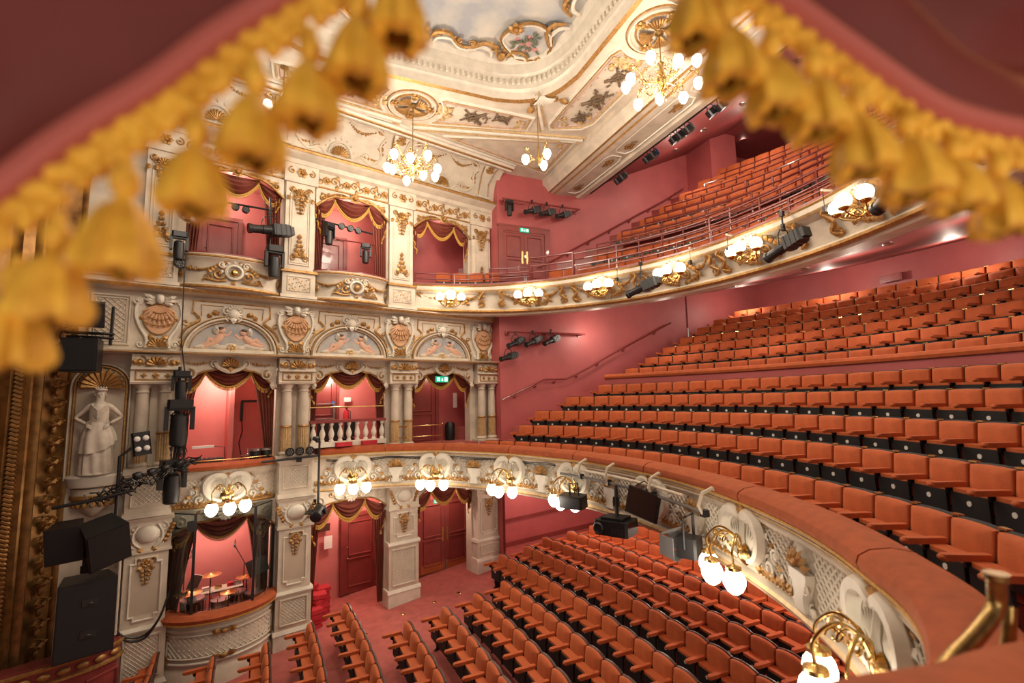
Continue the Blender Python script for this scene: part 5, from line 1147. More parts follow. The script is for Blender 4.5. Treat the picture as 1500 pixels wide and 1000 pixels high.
def panel(label, P, notch, group='ceiling panels'):
    t = thing('ceiling_panel', label, 'ceiling panel', (0, 0, 0), 0, group); c_ = (sum(p[0] for p in P)/len(P), sum(p[1] for p in P)/len(P))
    Q = lambda k: [(c_[0]+(x-c_[0])*(1-k*1.0/max(.5, abs(x-c_[0]))) if abs(x-c_[0]) > .3 else x, c_[1]+(y-c_[1])*(1-k/max(.4, abs(y-c_[1]))) if abs(y-c_[1]) > .2 else y) for x, y in P]
    b = MB(); b.frame(P, .08, .05); b.frame(Q(.07), .04, .045, 1); b.frame(Q(.16), .06, .03, 2); on_ceiling(b).build('moulding', [CREAMW, GOLDP, PINKL], t)
    b = MB()
    for i in range(len(P)):
        x, y = Q(.3)[i]; b.scroll(x, y, .1, i*1.5, 1.2, .022, 0, 0); b.leaf(x, y, .2, i*1.5, 0, 0); b.leaf(x, y, .16, i*1.5+1.2, 0, 0)
        p, q = Vector(Q(.2)[i]), Vector(Q(.2)[(i+1) % len(P)]); l = (q-p).length
        for k in range(1, int(l/.3)): w_ = p.lerp(q, k*.3/l); b.ball((w_.x, -.02, w_.y), .022, 0, 6, 4)
    on_ceiling(b).build('corner_gilding', GOLDP, t)
    return t
def ring(cx, cy, r, a0, a1): return arc_pts(cx, cy, r, R(a0), R(a1), 10)
t = panel('long tapered ceiling panel with gilt instruments between medallion and corner light', [(5.3, 10.92), (5.35, 11.5), (2.75, 12.12)]+ring(2.17, 11.5, .78, 38, -40)+[(2.9, 10.92)], 0)
b = MB(); trophy(b, 3.75, 11.42, 0, .9); trophy(b, 4.5, 11.22, 0, .7); on_ceiling(b).build('instrument_trophy', UMB, t)
t = panel('tapered ceiling panel with gilt instruments towards the stage', [(-1.0, 10.92), (1.45, 10.92)]+ring(2.17, 11.5, .78, 220, 142)+[(1.55, 12.0), (-1.0, 11.5)], 0)
b = MB(); trophy(b, .9, 11.35, 0, .9); trophy(b, 0, 11.25, 0, .7); on_ceiling(b).build('instrument_trophy', UMB, t)
t = panel('big ceiling panel with three dark wreath trophies by the gallery beam', [(5.9, 7.9), (5.82, 8.1), (5.8, 11.0), (5.95, 11.25), (6.75, 10.95), (6.95, 10.6), (6.95, 7.9)]+ring(6.4, 7.2, .8, 55, 125), 0)
b = MB()
for y, s in ((8.7, .8), (9.6, 1.0), (10.4, .7)): trophy(b, 6.45, y, pi/2, s)
on_ceiling(b).build('wreath_trophy', UMB, t)
t = panel('plain triangular ceiling panel in the corner by the gallery wall', [(3.3, 12.6), (6.95, 11.6), (7.0, 13.7)], 0)
panel('ceiling panel beyond the second medallion', [(5.9, 6.5), (5.85, 4.0), (6.9, 4.0), (6.95, 6.5)]+ring(6.4, 7.2, .8, -45, -135)[:0], 0)
for k, P in enumerate(([(2.3, 12.45), (7.1, 11.45)], [(2.0, 12.3), (-3.5, 11.4)], [(4.9, 9.95), (5.75, 11.3)])):
    b = MB(); b.frame(P, .16, .06, 0, 0, False); b.frame([(x, y+.14) for x, y in P], .05, .05, 1, 0, False); b.frame([(x, y-.14) for x, y in P], .05, .05, 1, 0, False); on_ceiling(b).build('trim_%d' % (8+k), [CREAMW, GOLDP], kind='structure')
t = thing('corner_shell', 'gilt fan shell on the ceiling at the coffer corner above the small chandelier', 'ornament')
b = MB(); b.shell(5.02, 9.9, .38, R(0), R(92), 9, 1, 0)
for a in (0, 1.57): b.scroll(5.05+.4*cos(a), 9.95+.4*sin(a), .12, a, 1.2, .03, 0, 0); b.leaf(5.05+.5*cos(a), 9.95+.5*sin(a), .3, a, 0, 0)
on_ceiling(b).build('fan', [GOLD, CREAMW], t)
# beam soffit panels
for k, (y0, y1) in enumerate(((11.2, 13.9), (8.2, 11.0), (5.2, 8.0))):
    t = thing('beam_panel', 'long moulded panel with gilt leaf sprays under the beam, %s from the side wall' % ORD[k], 'ceiling panel', (0, 0, 0), 0, 'beam panels')
    b = MB(); b.frame([(7.85, y0+.2), (7.95, y0), (8.25, y0), (8.35, y0+.2), (8.35, y1-.2), (8.25, y1), (7.95, y1), (7.85, y1-.2)], .05, .03); on_ceiling(b, 12.69).build('moulding', CREAMW, t)
    b = MB()
    for y, s in ((y0+.3, 1), (y1-.3, -1)):
        b.rosette(8.1, y, .1, 0, 0)
        for q in range(5): b.leaf(8.1, y+s*.08*q, .2-.02*q, pi/2*s+.6*(-1)**q, 0, 0)
        b.scroll(8.02, y+s*.1, .07, 0, 1, .02, 0, 0); b.scroll(8.18, y+s*.1, .07, pi, 1, .02, 0, 0, -1)
    on_ceiling(b, 12.69).build('leaf_spray', GOLD, t)
# carved cresting round the painted sky
t = thing('sky_cresting', 'gilt rococo cresting round the painted ceiling sky with a flower cartouche', 'ornament')
zs = ZC+.78
b = MB()
for x in (-.2, 2.17, 4.0):
    for s in (-1, 1):
        b.curve([(x+s*.12, 9.95), (x+s*.2, 9.75), (x+s*.5, 9.7), (x+s*.7, 9.9), (x+s*1.0, 10.0)], .05, 1); b.curve([(x+s*.2, 10.1), (x+s*.28, 9.9), (x+s*.55, 9.84), (x+s*.75, 10.02), (x+s*1.05, 10.1)], .045, 0); b.scroll(x+s*.22, 9.8, .12, 0, 1.3, .03, 1, 0, s); b.scroll(x+s*.75, 9.82, .1, pi, 1.2, .028, 1, 0, -s)
        for q in range(5): b.leaf(x+s*(.3+.1*q), 9.72+.04*q, .14, -pi/2+s*.4, 1)
    b.ball((x, -.05, 9.95), (.11, .08, .14), 1); b.leaf(x, 9.85, .2, -pi/2, 1)
for y in (8.4, 6.2):
    for s in (-1, 1): b.curve([(5.0, y+s*.12), (4.75, y+s*.25), (4.7, y+s*.5), (4.9, y+s*.8), (5.05, y+s*1.0)], .05, 1); b.scroll(4.8, y+s*.25, .12, 0, 1.3, .03, 1, 0, s); b.curve([(5.15, y+s*.2), (4.92, y+s*.3), (4.85, y+s*.6), (5.05, y+s*.9)], .045, 0)
on_ceiling(b, zs).build('gilt_scrolls', WG, t)
P = [(4.95, 9.55), (4.75, 9.75), (4.4, 9.85), (4.1, 9.7), (3.85, 9.45), (3.95, 9.1), (4.2, 8.85), (4.5, 8.8), (4.8, 8.95), (4.95, 9.2)]
Q = [(v.x, v.y) for v in crom(P+[P[0]], 4)][:-1]
b = MB(); b.add([(x, -.01, y) for x, y in Q], [tuple(range(len(Q)))]); fc = on_ceiling(b, zs).build('flower_panel', SKYB, t, smooth=False)
b = MB(); b.frame(Q, .06, .05, 0); b.frame([(4.4+(x-4.4)*1.1, 9.3+(y-9.3)*1.1) for x, y in Q], .04, .06, 1); b.rosette(4.0, 9.0, .2, 1, -.03); b.rosette(4.9, 9.75, .14, 1, -.03); on_ceiling(b, zs).build('gilt_frame', WG, t)
for nm, m, n_ in (('roses', mat('painted_rose', (.45, .2, .18), .8), 16), ('leaves', mat('painted_leaf', (.12, .13, .08), .8), 34)):
    b = MB()
    for k in range(n_): a, r = random.uniform(0, 6.3), random.uniform(0, .33); x, y = 4.45+r*cos(a), 9.35+r*sin(a); (b.ball((x, -.015, y), (.07, .012, .07), 0, 7, 4) if nm == 'roses' else b.leaf(x, y, .17, a, 0, -.012, .2))
    on_ceiling(b, zs).build(nm, m, fc)['kind'] = 'stuff'

# ---------------------------------------------------------------- chandeliers
def chandelier(label, x, y, zt, zr, r, n, power, small=False):
    t = thing('chandelier', label, 'chandelier', (x, y, zr), 0); H = zt-zr
    b = MB(); b.tube([(0, 0, .25), (0, 0, H)], .012, 6); b.lathe([(0, H-.06), (.09, H-.05), (.07, H)], 12); b.build('rod', BRASSO, t)
    b = MB(); b.lathe([(0, -.42), (.03, -.38), (.05, -.3), (.02, -.22), (.07, -.12), (.10, 0), (.05, .12), (.03, .25), (.06, .33), (.0, .4)] if not small else [(0, -.3), (.025, -.27), (.01, -.2), (.04, -.1), (.02, .1), (.03, .2), (0, .25)], 12); b.build('stem', BRASS, t)
    for k in range(n):
        a = 2*pi*(k+.35)/n; d = Vector((cos(a), sin(a), 0)); up_ = (k % 2)*(.16 if not small else 0)
        P = [d*.05+Vector((0, 0, -.05)), d*r*.45+Vector((0, 0, -.16+up_)), d*r*.8+Vector((0, 0, .12+up_)), d*r+Vector((0, 0, .1+up_)), d*r+Vector((0, 0, .0+up_))]
        b = MB(); C = crom(P, 5); b.tube(C, .012, 5)
        for f in (.3, .6): q = C[int(len(C)*f)]; b.tube([q+d*.07*cos(w_)*(1-w_/9)+Vector((0, 0, .07*sin(w_)*(1-w_/9))) for w_ in [.5*j for j in range(12)]], .007, 4); b.tube([q+Vector((0, 0, -.09))+d*.06*cos(w_)+Vector((0, 0, .06*sin(w_))) for w_ in [.55*j for j in range(11)]], .006, 4)
        for j in range(4): q = C[4+3*j]; b.ball(q+Vector((0, 0, .03)), .02, 0, 6, 4)
        ar = b.build('arm', BRASS, t)
        e = d*r+Vector((0, 0, up_)); b = MB(); b.lathe([(.0, .01), (.04, -.0), (.045, -.03)], 10, 0, e); b.build('cup', BRASS, ar)
        b = MB(); b.lathe([(0, -.28), (.04, -.26), (.085, -.19), (.10, -.12), (.08, -.05), (.045, -.02)], 12, 0, e); b.build('globe', GLOBE, ar)
    if not small:
        b = MB()
        for k in range(60): a = random.uniform(0, 6.3); q = random.uniform(.08, r*.55); z = random.uniform(-.3, .3); b.tube([(q*cos(a)+.05*cos(w_), q*sin(a), z+.05*sin(w_)) for w_ in [.8*j for j in range(6)]], .007, 4)
        b.build('filigree', BRASS, t)['kind'] = 'stuff'
    lamp('chandelier_light', 'POINT', (x, y, zr-.5), power, .3)
    return t
chandelier('large brass chandelier with opal globes hanging before the box-wall cove', 2.17, 11.45, 13.1, 11.5, .62, 9, 110)
chandelier('large brass chandelier with opal globes hanging near the gallery beam', 6.4, 7.2, 13.1, 12.05, .72, 9, 110)
chandelier('small three-globe brass chandelier in the ceiling corner', 5.05, 10.2, 13.1, 11.68, .33, 3, 30, True)
chandelier('small brass chandelier half hidden behind the tassels', -.75, 11.0, 13.1, 12.3, .33, 3, 30, True)
# ---------------------------------------------------------------- stage lights, loudspeakers, rigging
def aim(loc, to, roll=0): return (Vector(to)-Vector(loc)).to_track_quat('-Y', 'Z').to_euler()
def yoke(t, w, h, m=BLACK): b = MB(); b.tube([(-w, 0, 0), (-w, .0, h*.6), (-w*.6, 0, h), (w*.6, 0, h), (w, 0, h*.6), (w, 0, 0)], .012, 5, 0, 1); b.tube([(0, 0, h), (0, 0, h+.1)], .018, 6); b.box((0, 0, h+.09), (.06, .05, .06)); return b.build('yoke', m, t)
def profile(label, loc, to, s=1.0, group=None, name='profile_spotlight', drop=0):
    t = thing(name, label, 'spotlight', loc, 0, group); e = aim(loc, to)
    b = MB(); b.box((0, .2*s, 0), (.2*s, .36*s, .2*s), 0, 0, .04*s); b.box((0, .40*s, 0), (.15*s, .06*s, .15*s)); b.box((0, .2*s, .11*s), (.05*s, .3*s, .03*s))
    for k in range(3): b.box((0, .1*s+.09*s*k, 0), (.215*s, .02*s, .215*s))
    bd = b.build('lamp_body', DGREY, t, smooth=False); bd.rotation_euler = e
    b = MB(); b.lathe([(.08*s, -.04), (.088*s, .12*s), (.075*s, .13*s), (.075*s, .3*s), (.088*s, .31*s), (.09*s, .36*s), (.06*s, .36*s)], 14); b.v = [(x, -z, y) for x, y, z in b.v]; l = b.build('lens_tube', BLACK, bd)
    yoke(t, .13*s, .26*s)
    if drop: b = MB(); b.tube([(0, 0, .26*s), (0, 0, drop)], .016, 6); b.box((0, 0, drop-.05), (.07, .07, .1)); b.build('hook_clamp', BLACK, t)
    return t
def moving(label, loc, rz, s=1.0, up=False):
    t = thing('moving_head_light', label, 'spotlight', loc, rz, 'moving lights'); q = 1 if up else -1
    b = MB(); b.box((0, 0, 0), (.3*s, .24*s, .12*s), 0, 0, .03*s); b.build('base', BLACK, t, smooth=False)
    b = MB(); b.box((-.15*s, 0, q*.2*s), (.05*s, .14*s, .32*s)); b.box((.15*s, 0, q*.2*s), (.05*s, .14*s, .32*s)); b.box((0, 0, q*.07*s), (.3*s, .14*s, .05*s)); b.build('yoke', BLACK, t, smooth=False)
    b = MB(); b.lathe([(.06*s, -.2*s), (.1*s, -.16*s), (.11*s, .08*s), (.1*s, .22*s), (.08*s, .24*s), (0, .23*s)], 14); b.v = [(x, y, z*q+q*.34*s) for x, y, z in b.v]; b.build('lamp_head', DGREY, t); return t
def roundlamp(label, loc, e, r=.07, group=None):
    t = thing('round_lamp', label, 'spotlight', loc, 0, group); t.rotation_euler = e
    b = MB(); b.lathe([(r*.6, .1), (r, .04), (r, -.03), (r*.9, -.04), (r*.85, -.02), (0, -.02)], 14); b.v = [(x, z, -y) for x, y, z in b.v]; b.build('lamp_can', BLACK, t)
    b = MB()
    for k in range(7): a = 2*pi*k/6; q = 0 if k == 6 else r*.5; b.ball((q*cos(a), -.03, q*sin(a)), (r*.2, .012, r*.2), 0, 6, 4)
    b.build('lens', GREY, t); return t
def bar(name, label, P, r=.024, m=BLACK, cat='rail'):
    b = MB(); b.tube(P, r, 8); return tag(b.build(name, m), label, cat)
# spotlights hanging on the gallery front, with their bracket hooks
A_ = arcs(UPT)
def up_at(s, d, z): p, t, nn = at_arc(UPT, A_, s); return Vector((p.x+nn.x*d, p.y+nn.y*d, z)), Vector((t.x, t.y, 0)), nn
for k, (s, lab) in enumerate(((7.1, 'near the third gallery wall light'), (11.05, 'before the fifth gallery wall light'), (13.65, 'among the tassels beside a gallery wall light'))):
    p, tg, nn = up_at(s, .36, 8.38); to = p-tg*2+Vector((0, 0, -.55)); profile('dark profile spotlight hanging from the gallery front '+lab, p+tg*.12, to, 1.2, 'gallery front spotlights', drop=.68)
for k, s in enumerate((6.4, 7.1, 8.57, 9.65, 11.05, 12.05, 13.65)):
    p, tg, nn = up_at(s, -.05, 8.98); t = thing('bracket_hook', 'cream hooked pipe bracket on the gallery ledge, %s from the stairs gate' % ORD[k], 'bracket', (0, 0, 0), 0, 'gallery bracket hooks')
    q = lambda d, z, e=0: (p.x+nn.x*d+tg.x*e, p.y+nn.y*d+tg.y*e, z)
    b = MB(); b.tube([q(0, 8.9), q(.06, 9.08), q(.14, 9.12), q(.42, 9.06, .12)], .024, 7); b.build('pipe', PIPEC, t)
    b = MB(); b.tube([q(.4, 9.05, .12), q(.38, 8.85, .1), q(.36, 8.7, .08)], .008, 4); b.box(q(.36, 8.74, .08), (.06, .05, .09)); b.build('cable_clamp', BLACK, t)
# spotlights on wall bars
for nm, z, x0, x1, rows_ in (('upper', 12.1, 5.5, 8.4, [(5.75, 11.75), (6.55, 11.8), (7.1, 11.8), (7.7, 11.8)]), ('lower', 7.75, 5.6, 8.4, [(5.85, 7.4), (6.45, 7.45), (7.1, 7.5)])):
    t = thing('wall_bar', 'dark red pipe bar fixed on the side wall, %s one' % nm, 'rail'); b = MB(); b.tube([(x0, 13.88, z), (x1, 13.88, z)], .03, 8); b.build('pipe', DOORRED, t); b = MB()
    for x in (x0+.1, (x0+x1)/2, x1-.05): b.tube([(x, 13.88, z), (x, 14.18, z)], .022, 6); b.box((x, 14.17, z), (.12, .03, .14))
    b.build('wall_bracket', DOORRED, t)
    for k, (x, zz) in enumerate(rows_):
        if nm == 'upper' and k == 0: moving('black moving light hanging from the upper wall bar by the last pilaster', (x, 13.86, 12.0), 0, .8); continue
        profile('black profile spotlight on the %s wall bar, %s from the boxes' % (nm, ORD[k]), (x, 13.84, zz), (x-2.2, 13.0, zz-.9), .95, 'wall bar spotlights')
profile('black profile spotlight low on the wall by the last shell cartouche', (5.6, 13.85, 6.95), (3.6, 13.0, 6.4), .95)
# floodlights under the gallery side of the beam
for k, (x, y) in enumerate(((9.02, 12.4), (9.0, 12.1), (9.0, 10.9), (9.0, 10.6), (9.0, 9.75), (9.0, 9.5), (9.0, 9.2), (9.0, 8.4), (9.02, 8.1))):
    loc = (x, y, 12.62); m = mat('blue_filter', (.02, .06, .2), .3) if k == 3 else bpy.data.materials.get('blue_filter', GREY) if k in (7,) else GREY
    t = thing('floodlight', 'small black floodlight hung along the beam edge, %s from the side wall%s' % (ORD[k], ', blue filter' if k in (3, 7) else ''), 'spotlight', loc, 0, 'beam floodlights'); t.rotation_euler = (R(-35), 0, R(70))
    b = MB(); b.box((0, .05, 0), (.2, .2, .18), 0, 0, .03); b.build('lamp_body', BLACK, t, smooth=False); b = MB(); b.box((0, -.055, 0), (.22, .02, .2)); b.ball((0, -.06, 0), (.08, .02, .08)); b.build('filter_frame', m, t); yoke(t, .12, .2)
bar('beam_bar', 'long black lighting bar under the cream beam edge', [(9.0, 14.1, 12.86), (9.0, 3, 12.86)])

# rig on the circle front: pipes, screen, projector, lamp, loudspeaker
def cf(s, d, z): p, t, nn = at_arc(LED, AL, s); return Vector((p.x+nn.x*d, p.y+nn.y*d, z)), Vector((t.x, t.y, 0)), nn
t = thing('pipe_frame', 'cream and grey scaffold pipes bolted along the dress circle front', 'rail')
b = MB(); b.tube([cf(7.1+.35*k, .22, 4.09)[0] for k in range(13)], .026, 8); b.build('grey_pipe', GREY, t); b = MB(); b.tube([cf(7.7+.3*k, .2, 4.22)[0] for k in range(11)], .024, 8); b.build('cream_pipe', PIPEC, t)
for s in (7.75, 8.6, 9.9, 11.3):
    b = MB(); b.tube([cf(s, -.08, 4.36)[0], cf(s, .1, 4.42)[0], cf(s, .24, 4.36)[0], cf(s, .3, 4.2)[0], cf(s, .22, 4.05)[0]], .026, 8); b.build('hook_pipe', PIPEC, t)
    b = MB(); b.box(cf(s, .22, 4.1)[0], (.09, .09, .09)); b.build('pipe_clamp', BLACK, t, smooth=False)
p, tg, nn = cf(9.78, .36, 3.94); t = thing('video_screen', 'black flat screen hung tilted from the pipes on the circle front', 'screen', p, face(nn)+.25, None); t.rotation_euler = (R(-8), R(9), face(nn)+.3)
b = MB(); b.box((0, .02, 0), (.62, .05, .44)); b.build('casing', BLACK, t, smooth=False); b = MB(); b.box((0, -.008, 0), (.58, .006, .4)); b.build('display', mat('dark_glass', (.03, .016, .014), .12), t, smooth=False); b = MB(); b.tube([(0, .06, .1), (0, .08, .3)], .02, 6); b.tube([(-.25, .05, .2), (-.1, .1, .34), (.1, .08, .3)], .01, 5); b.build('mount', BLACK, t)
p, tg, nn = cf(9.05, .42, 3.44); t = thing('video_projector', 'bulky black projector hanging on a pole under the pipes', 'projector', p, 0); t.rotation_euler = (0, 0, face(nn)+.5)
b = MB(); b.box((0, 0, 0), (.62, .5, .24), 0, 0, .04); b.box((0, 0, .14), (.4, .36, .05)); b.build('casing', BLACK, t, smooth=False); b = MB(); b.lathe([(.09, 0), (.1, .04), (.08, .06), (.06, .02), (0, .02)], 14); b.v = [(x-.2, -.25-z, y) for x, y, z in b.v]; b.build('lens', DGREY, t); b = MB(); b.tube([(0, .05, .14), (0, .05, .68)], .035, 8); b.box((0, .05, .4), (.1, .06, .16)); b.tube([(0, .05, .64), (-.1, .28, .64)], .025, 6); b.build('pole', BLACK, t)
b = MB()
for k in range(5): b.box((.05+.055*k, -.252, -.03), (.035, .008, .1))
b.build('vents', DGREY, t)['kind'] = 'stuff'
p, tg, nn = cf(7.66, .38, 3.63); t = thing('small_loudspeaker', 'black loudspeaker in a hoop yoke covering part of a wall light on the circle front', 'loudspeaker', p, 0); t.rotation_euler = (R(6), 0, face(nn)+.35)
b = MB(); b.box((0, 0, 0), (.52, .3, .24), 0, 0, .04); b.build('cabinet', BLACK, t, smooth=False); b = MB(); b.box((0, -.155, 0), (.46, .01, .2)); b.build('grille', DGREY, t, smooth=False); b = MB(); b.tube([(-.06, 0, .1), (-.06, 0, .34), (.14, 0, .36), (.14, 0, .1)], .018, 6); b.build('yoke', BLACK, t)
p, tg, nn = cf(11.05, .45, 3.64); t = thing('barn_door_lamp', 'grey theatre lamp with open barn doors hanging from the circle front', 'spotlight', p, 0); t.rotation_euler = (0, 0, face(nn)-.9)
b = MB(); b.box((0, .1, 0), (.28, .28, .26), 0, 0, .03); b.build('lamp_body', DGREY, t, smooth=False)
for k, (c_, d, rr) in enumerate((((0, -.14, .17), (.3, .26, .012), (.35, 0, 0)), ((-.19, -.14, 0), (.012, .26, .26), (0, 0, .4)), ((.19, -.14, 0), (.012, .26, .26), (0, 0, -.4)), ((0, -.12, -.16), (.3, .2, .012), (-.3, 0, 0)))):
    b = MB(); b.box((0, 0, 0), d); o = b.build('barn_door', mat('barn_grey', (.17, .17, .17), .5) if k == 0 else bpy.data.materials['barn_grey'], t, smooth=False); o.location = c_; o.rotation_euler = rr
b = MB(); b.tube([(-.17, .1, 0), (-.17, .1, .4), (.17, .1, .4), (.17, .1, 0)], .02, 6); b.build('yoke', BLACK, t)
b = MB()
for q in (0, .03): b.tube([cf(.25+.25*k, .03+.02*sin(k*1.3+q*40), 4.24-.05*abs(sin(k*.5))-q)[0] for k in range(27)], .012, 5)
tag(b.build('black_cable', BLACK), 'loose black cables slung along the circle front below the plush', 'cable')['kind'] = 'thing'

# rig at the boxes by the stage
def wt(u, o, z): return wp(u, o, z)
profile('black profile spotlight poking out of the upper box by the pilaster', wt(-1.22, .45, 9.83), wt(-3.2, .7, 9.55), 1.3)
moving('black moving light hanging below the profile spot at the upper box ledge', wt(-1.1, .52, 9.35), RZW, 1.2)
bar('upper_box_bar', 'short black pipe holding two lamps in the upper box by the stage', [wt(-2.4, -.1, 10.5), wt(-1.1, .2, 10.42)]); bar('upper_box_post', 'black upright pipe in the upper box behind the profile spot', [wt(-1.15, .3, 9.0), wt(-1.2, .3, 10.7)])
for k, (u, z) in enumerate(((-1.9, 10.38), (-1.68, 10.36))): roundlamp('round black lamp on the pipe of the upper box, '+['one towards the stage', 'one towards the pilaster'][k], wt(u, .05, z), (0, 0, RZW), .085)
bar('middle_box_bar', 'steel pipe with three lamps across the middle upper box', [wt(-.05, 0, 10.5), wt(1.5, .02, 10.38)])
for k, u in enumerate((.62, .86, 1.08)): roundlamp('round black lamp in the middle upper box, %s of three' % ORD[k], wt(u, .06, 10.42-.02*k), (0, 0, RZW), .09, 'three lamps of the middle upper box')
moving('black scroller lamp in a tangle of cable in the middle upper box by the drape', wt(.28, .1, 10.35), RZW+.5, .9); moving('black lamp hanging on a side arm in the middle upper box near the second pilaster', wt(1.32, .0, 10.0), RZW-.3, .85)
bar('lamp_pipe', 'thin dark pipe arm carrying a lamp in the middle upper box', [wt(.5, 0, 10.05), wt(1.6, .0, 10.08), wt(1.62, 0, 9.1)], .02, RAILR)
t = thing('mirror_ball', 'crinkled silver mirror ball hanging beside the upper box', 'mirror ball', wt(-2.8, .75, 9.87)); b = MB(); b.ball((0, 0, 0), .3, 0, 18, 12); b.build('ball', mat('mirror_facets', (.7, .66, .62), .12, metal=1, bump=.8, scale=3, bscale=14), t, smooth=False); b = MB(); b.tube([(0, 0, .28), (0, 0, 1.2)], .008, 5); b.lathe([(.04, .27), (.05, .33), (0, .35)], 10); b.build('hanger', BLACK, t)
moving('black moving light beside the mirror ball at the upper box', wt(-2.98, .5, 9.35), RZW, .95); roundlamp('round black lamp at the foot of the upper pedestal by the stage', wt(-2.95, .45, 8.75), (0, 0, RZW+.4), .12)
bar('hanging_cable', 'long black cable hanging down past the circle box', [wt(-2.78, .5, 10.1), wt(-2.86, .5, 8.6), wt(-2.84, .5, 7.0), wt(-2.72, .45, 6.2)], .012, BLACK, 'cable')
bar('lamp_tower', 'tall black pole carrying two moving lights beside the drum box', [wt(-2.82, .5, 4.2), wt(-2.84, .5, 6.5)], .03, BLACK, 'pole')
moving('black moving light at the tower top beside the drum box drape', wt(-2.8, .52, 6.35), RZW, 1.0); moving('large black moving light half way down the tower', wt(-2.8, .55, 5.72), RZW, 1.5)
b = MB()
for k in range(26): a = [wt(-2.8+random.uniform(-.16, .16), .5+random.uniform(-.1, .15), 4.5+random.uniform(-.1, 1.0)+.07*j) for j in range(4)]; b.tube(a, .012, 4)
tag(b.build('cable_tangle', BLACK), 'tangle of black cables on the tower above the box ledge', 'cables')['kind'] = 'stuff'
t = thing('blinder_light', 'black box light with four lamps leaning before the first column', 'spotlight', wt(-3.4, .62, 4.95)); t.rotation_euler = (R(-6), R(-7), RZW+.15)
b = MB(); b.box((0, .05, 0), (.3, .14, .46), 0, 0, .03); b.build('casing', BLACK, t, smooth=False)
for x in (-.07, .07):
    for z in (-.1, .1): b = MB(); b.ball((x, -.025, z), (.055, .03, .055), 0, 10, 6); b.build('lamp_lens', WHITE, t)
for lab, P in (('black rig bar reaching from the proscenium to the box corner', [wt(-3.65, .9, 4.28), wt(-3.2, .9, 4.4), wt(-2.6, .8, 4.55)]), ('black rig bar above the big loudspeakers', [wt(-4.6, 1.0, 3.95), wt(-4.0, 1.05, 4.02), wt(-3.5, 1.05, 4.12)]), ('black upright rig pole under the statue', [wt(-3.72, .95, 3.7), wt(-3.72, .95, 4.75), wt(-3.55, .95, 4.9)])): bar('rig_bar', lab, P, .03)
for k in range(4): roundlamp('small black lamp clamped on the rig bar below the box light, %s from the statue' % ORD[k], wt(-3.45+.22*k, .95, 4.36+.05*k), (R(20), 0, RZW-1.1), .075)
moving('black moving light hanging in front of the circle band by the rig bar', wt(-2.88, .75, 4.52), RZW+.2, 1.35)
b = MB()
for k in range(40): u = random.uniform(-4.4, -2.7); z = 3.95+(u+4.4)*.35; b.tube([wt(u+.1*j, 1.0+random.uniform(-.12, .12), z+random.uniform(-.14, .14)) for j in range(4)], .013, 4)
tag(b.build('cable_bundle', BLACK), 'dense black cable bundle along the rig bars by the statue', 'cables')['kind'] = 'stuff'
def cabinet(name, label, loc, w, h, d, e, group=None, horns=True):
    t = thing(name, label, 'loudspeaker', loc, 0, group); t.rotation_euler = e
    b = MB(); b.slab([(-w/2, -d/2), (w/2, -d/2), (w*.38, d/2), (-w*.38, d/2)], -h/2, h/2); b.build('cabinet', BLACK, t, smooth=False); b = MB(); b.box((0, -d/2-.008, 0), (w-.04, .016, h-.05)); b.build('grille', BLACKM, t, smooth=False)
    if horns:
        for z in (-h*.2, h*.22): b = MB(); b.box((w*.05, -d/2-.02, z), (w*.28, .015, h*.09)); b.ball((w*.05, -d/2-.02, z-.02), (.05, .02, .03)); b.build('handle_recess', STEEL if 0 else DGREY, t)
    return t
cabinet('loudspeaker', 'black loudspeaker on a bracket beside the arched niche, lower of two', wt(-4.36, .75, 6.66), .55, .62, .5, (0, 0, RZW-.25), None, False)
cabinet('loudspeaker', 'black loudspeaker on a bracket high by the proscenium, upper of two', wt(-4.34, .75, 7.46), .55, .46, .5, (R(14), 0, RZW-.1), None, False)
t = thing('speaker_bracket', 'black double pipe bracket between the two niche loudspeakers', 'bracket'); b = MB()
for z in (7.04, 7.12): b.tube([wt(-4.65, .5, z), wt(-3.95, .5, z)], .03, 8)
b.build('pipe', BLACK, t); b = MB(); b.tube([wt(-4.3, .5, 6.98), wt(-4.42, .8, 6.98), wt(-4.3, .8, 6.9)], .025, 6); b.tube([wt(-4.0, .5, 6.9), wt(-4.0, .3, 7.7)], .03, 6); b.build('arm', BLACK, t)
cabinet('line_loudspeaker', 'black wedge loudspeaker hanging under the rig bar, outer of two', wt(-3.86, 1.25, 3.30), .62, .72, .5, (R(20), R(-14), RZW+.35), None, False)
cabinet('line_loudspeaker', 'black wedge loudspeaker hanging under the rig bar, next to the gilt frame', wt(-4.36, 1.05, 3.36), .5, .6, .5, (R(6), R(-4), RZW-.1), None, False)
cabinet('bass_loudspeaker', 'large black bass loudspeaker standing behind the red stage front', wt(-4.05, 1.0, 2.05), .8, 1.25, .6, (0, 0, RZW+.12))
moving('black moving light lying on the bass loudspeaker', wt(-4.0, 1.05, 2.85), RZW+1.2, 1.0, True)
bar('speaker_pole', 'grey upright conduit pole beside the first pier', [wt(-3.62, .5, 1.4), wt(-3.62, .5, 3.3)], .03, STONE, 'pole')
for k in range(2): bar('drooping_cable', 'thick black cable drooping across the first pier, '+['upper loop', 'lower loop'][k], [tuple(v) for v in crom([tuple(wt(-3.72, .5, 1.9)), tuple(wt(-3.55, .48, 1.38-.05*k)), tuple(wt(-3.2, .48, 1.24-.06*k)), tuple(wt(-2.95, .5, 1.5)), tuple(wt(-2.8, .45, 1.95))], 6)], .022, BLACK, 'cable')
t = thing('lamp_bar', 'black lamp bar bridging the column pedestals', 'rail'); b = MB(); b.tube([wt(-1.2, .46, 4.36), wt(.05, .46, 4.4)], .028, 8); b.box(wt(-.4, .46, 4.33), (.12, .1, .08)); b.build('pipe', BLACK, t)
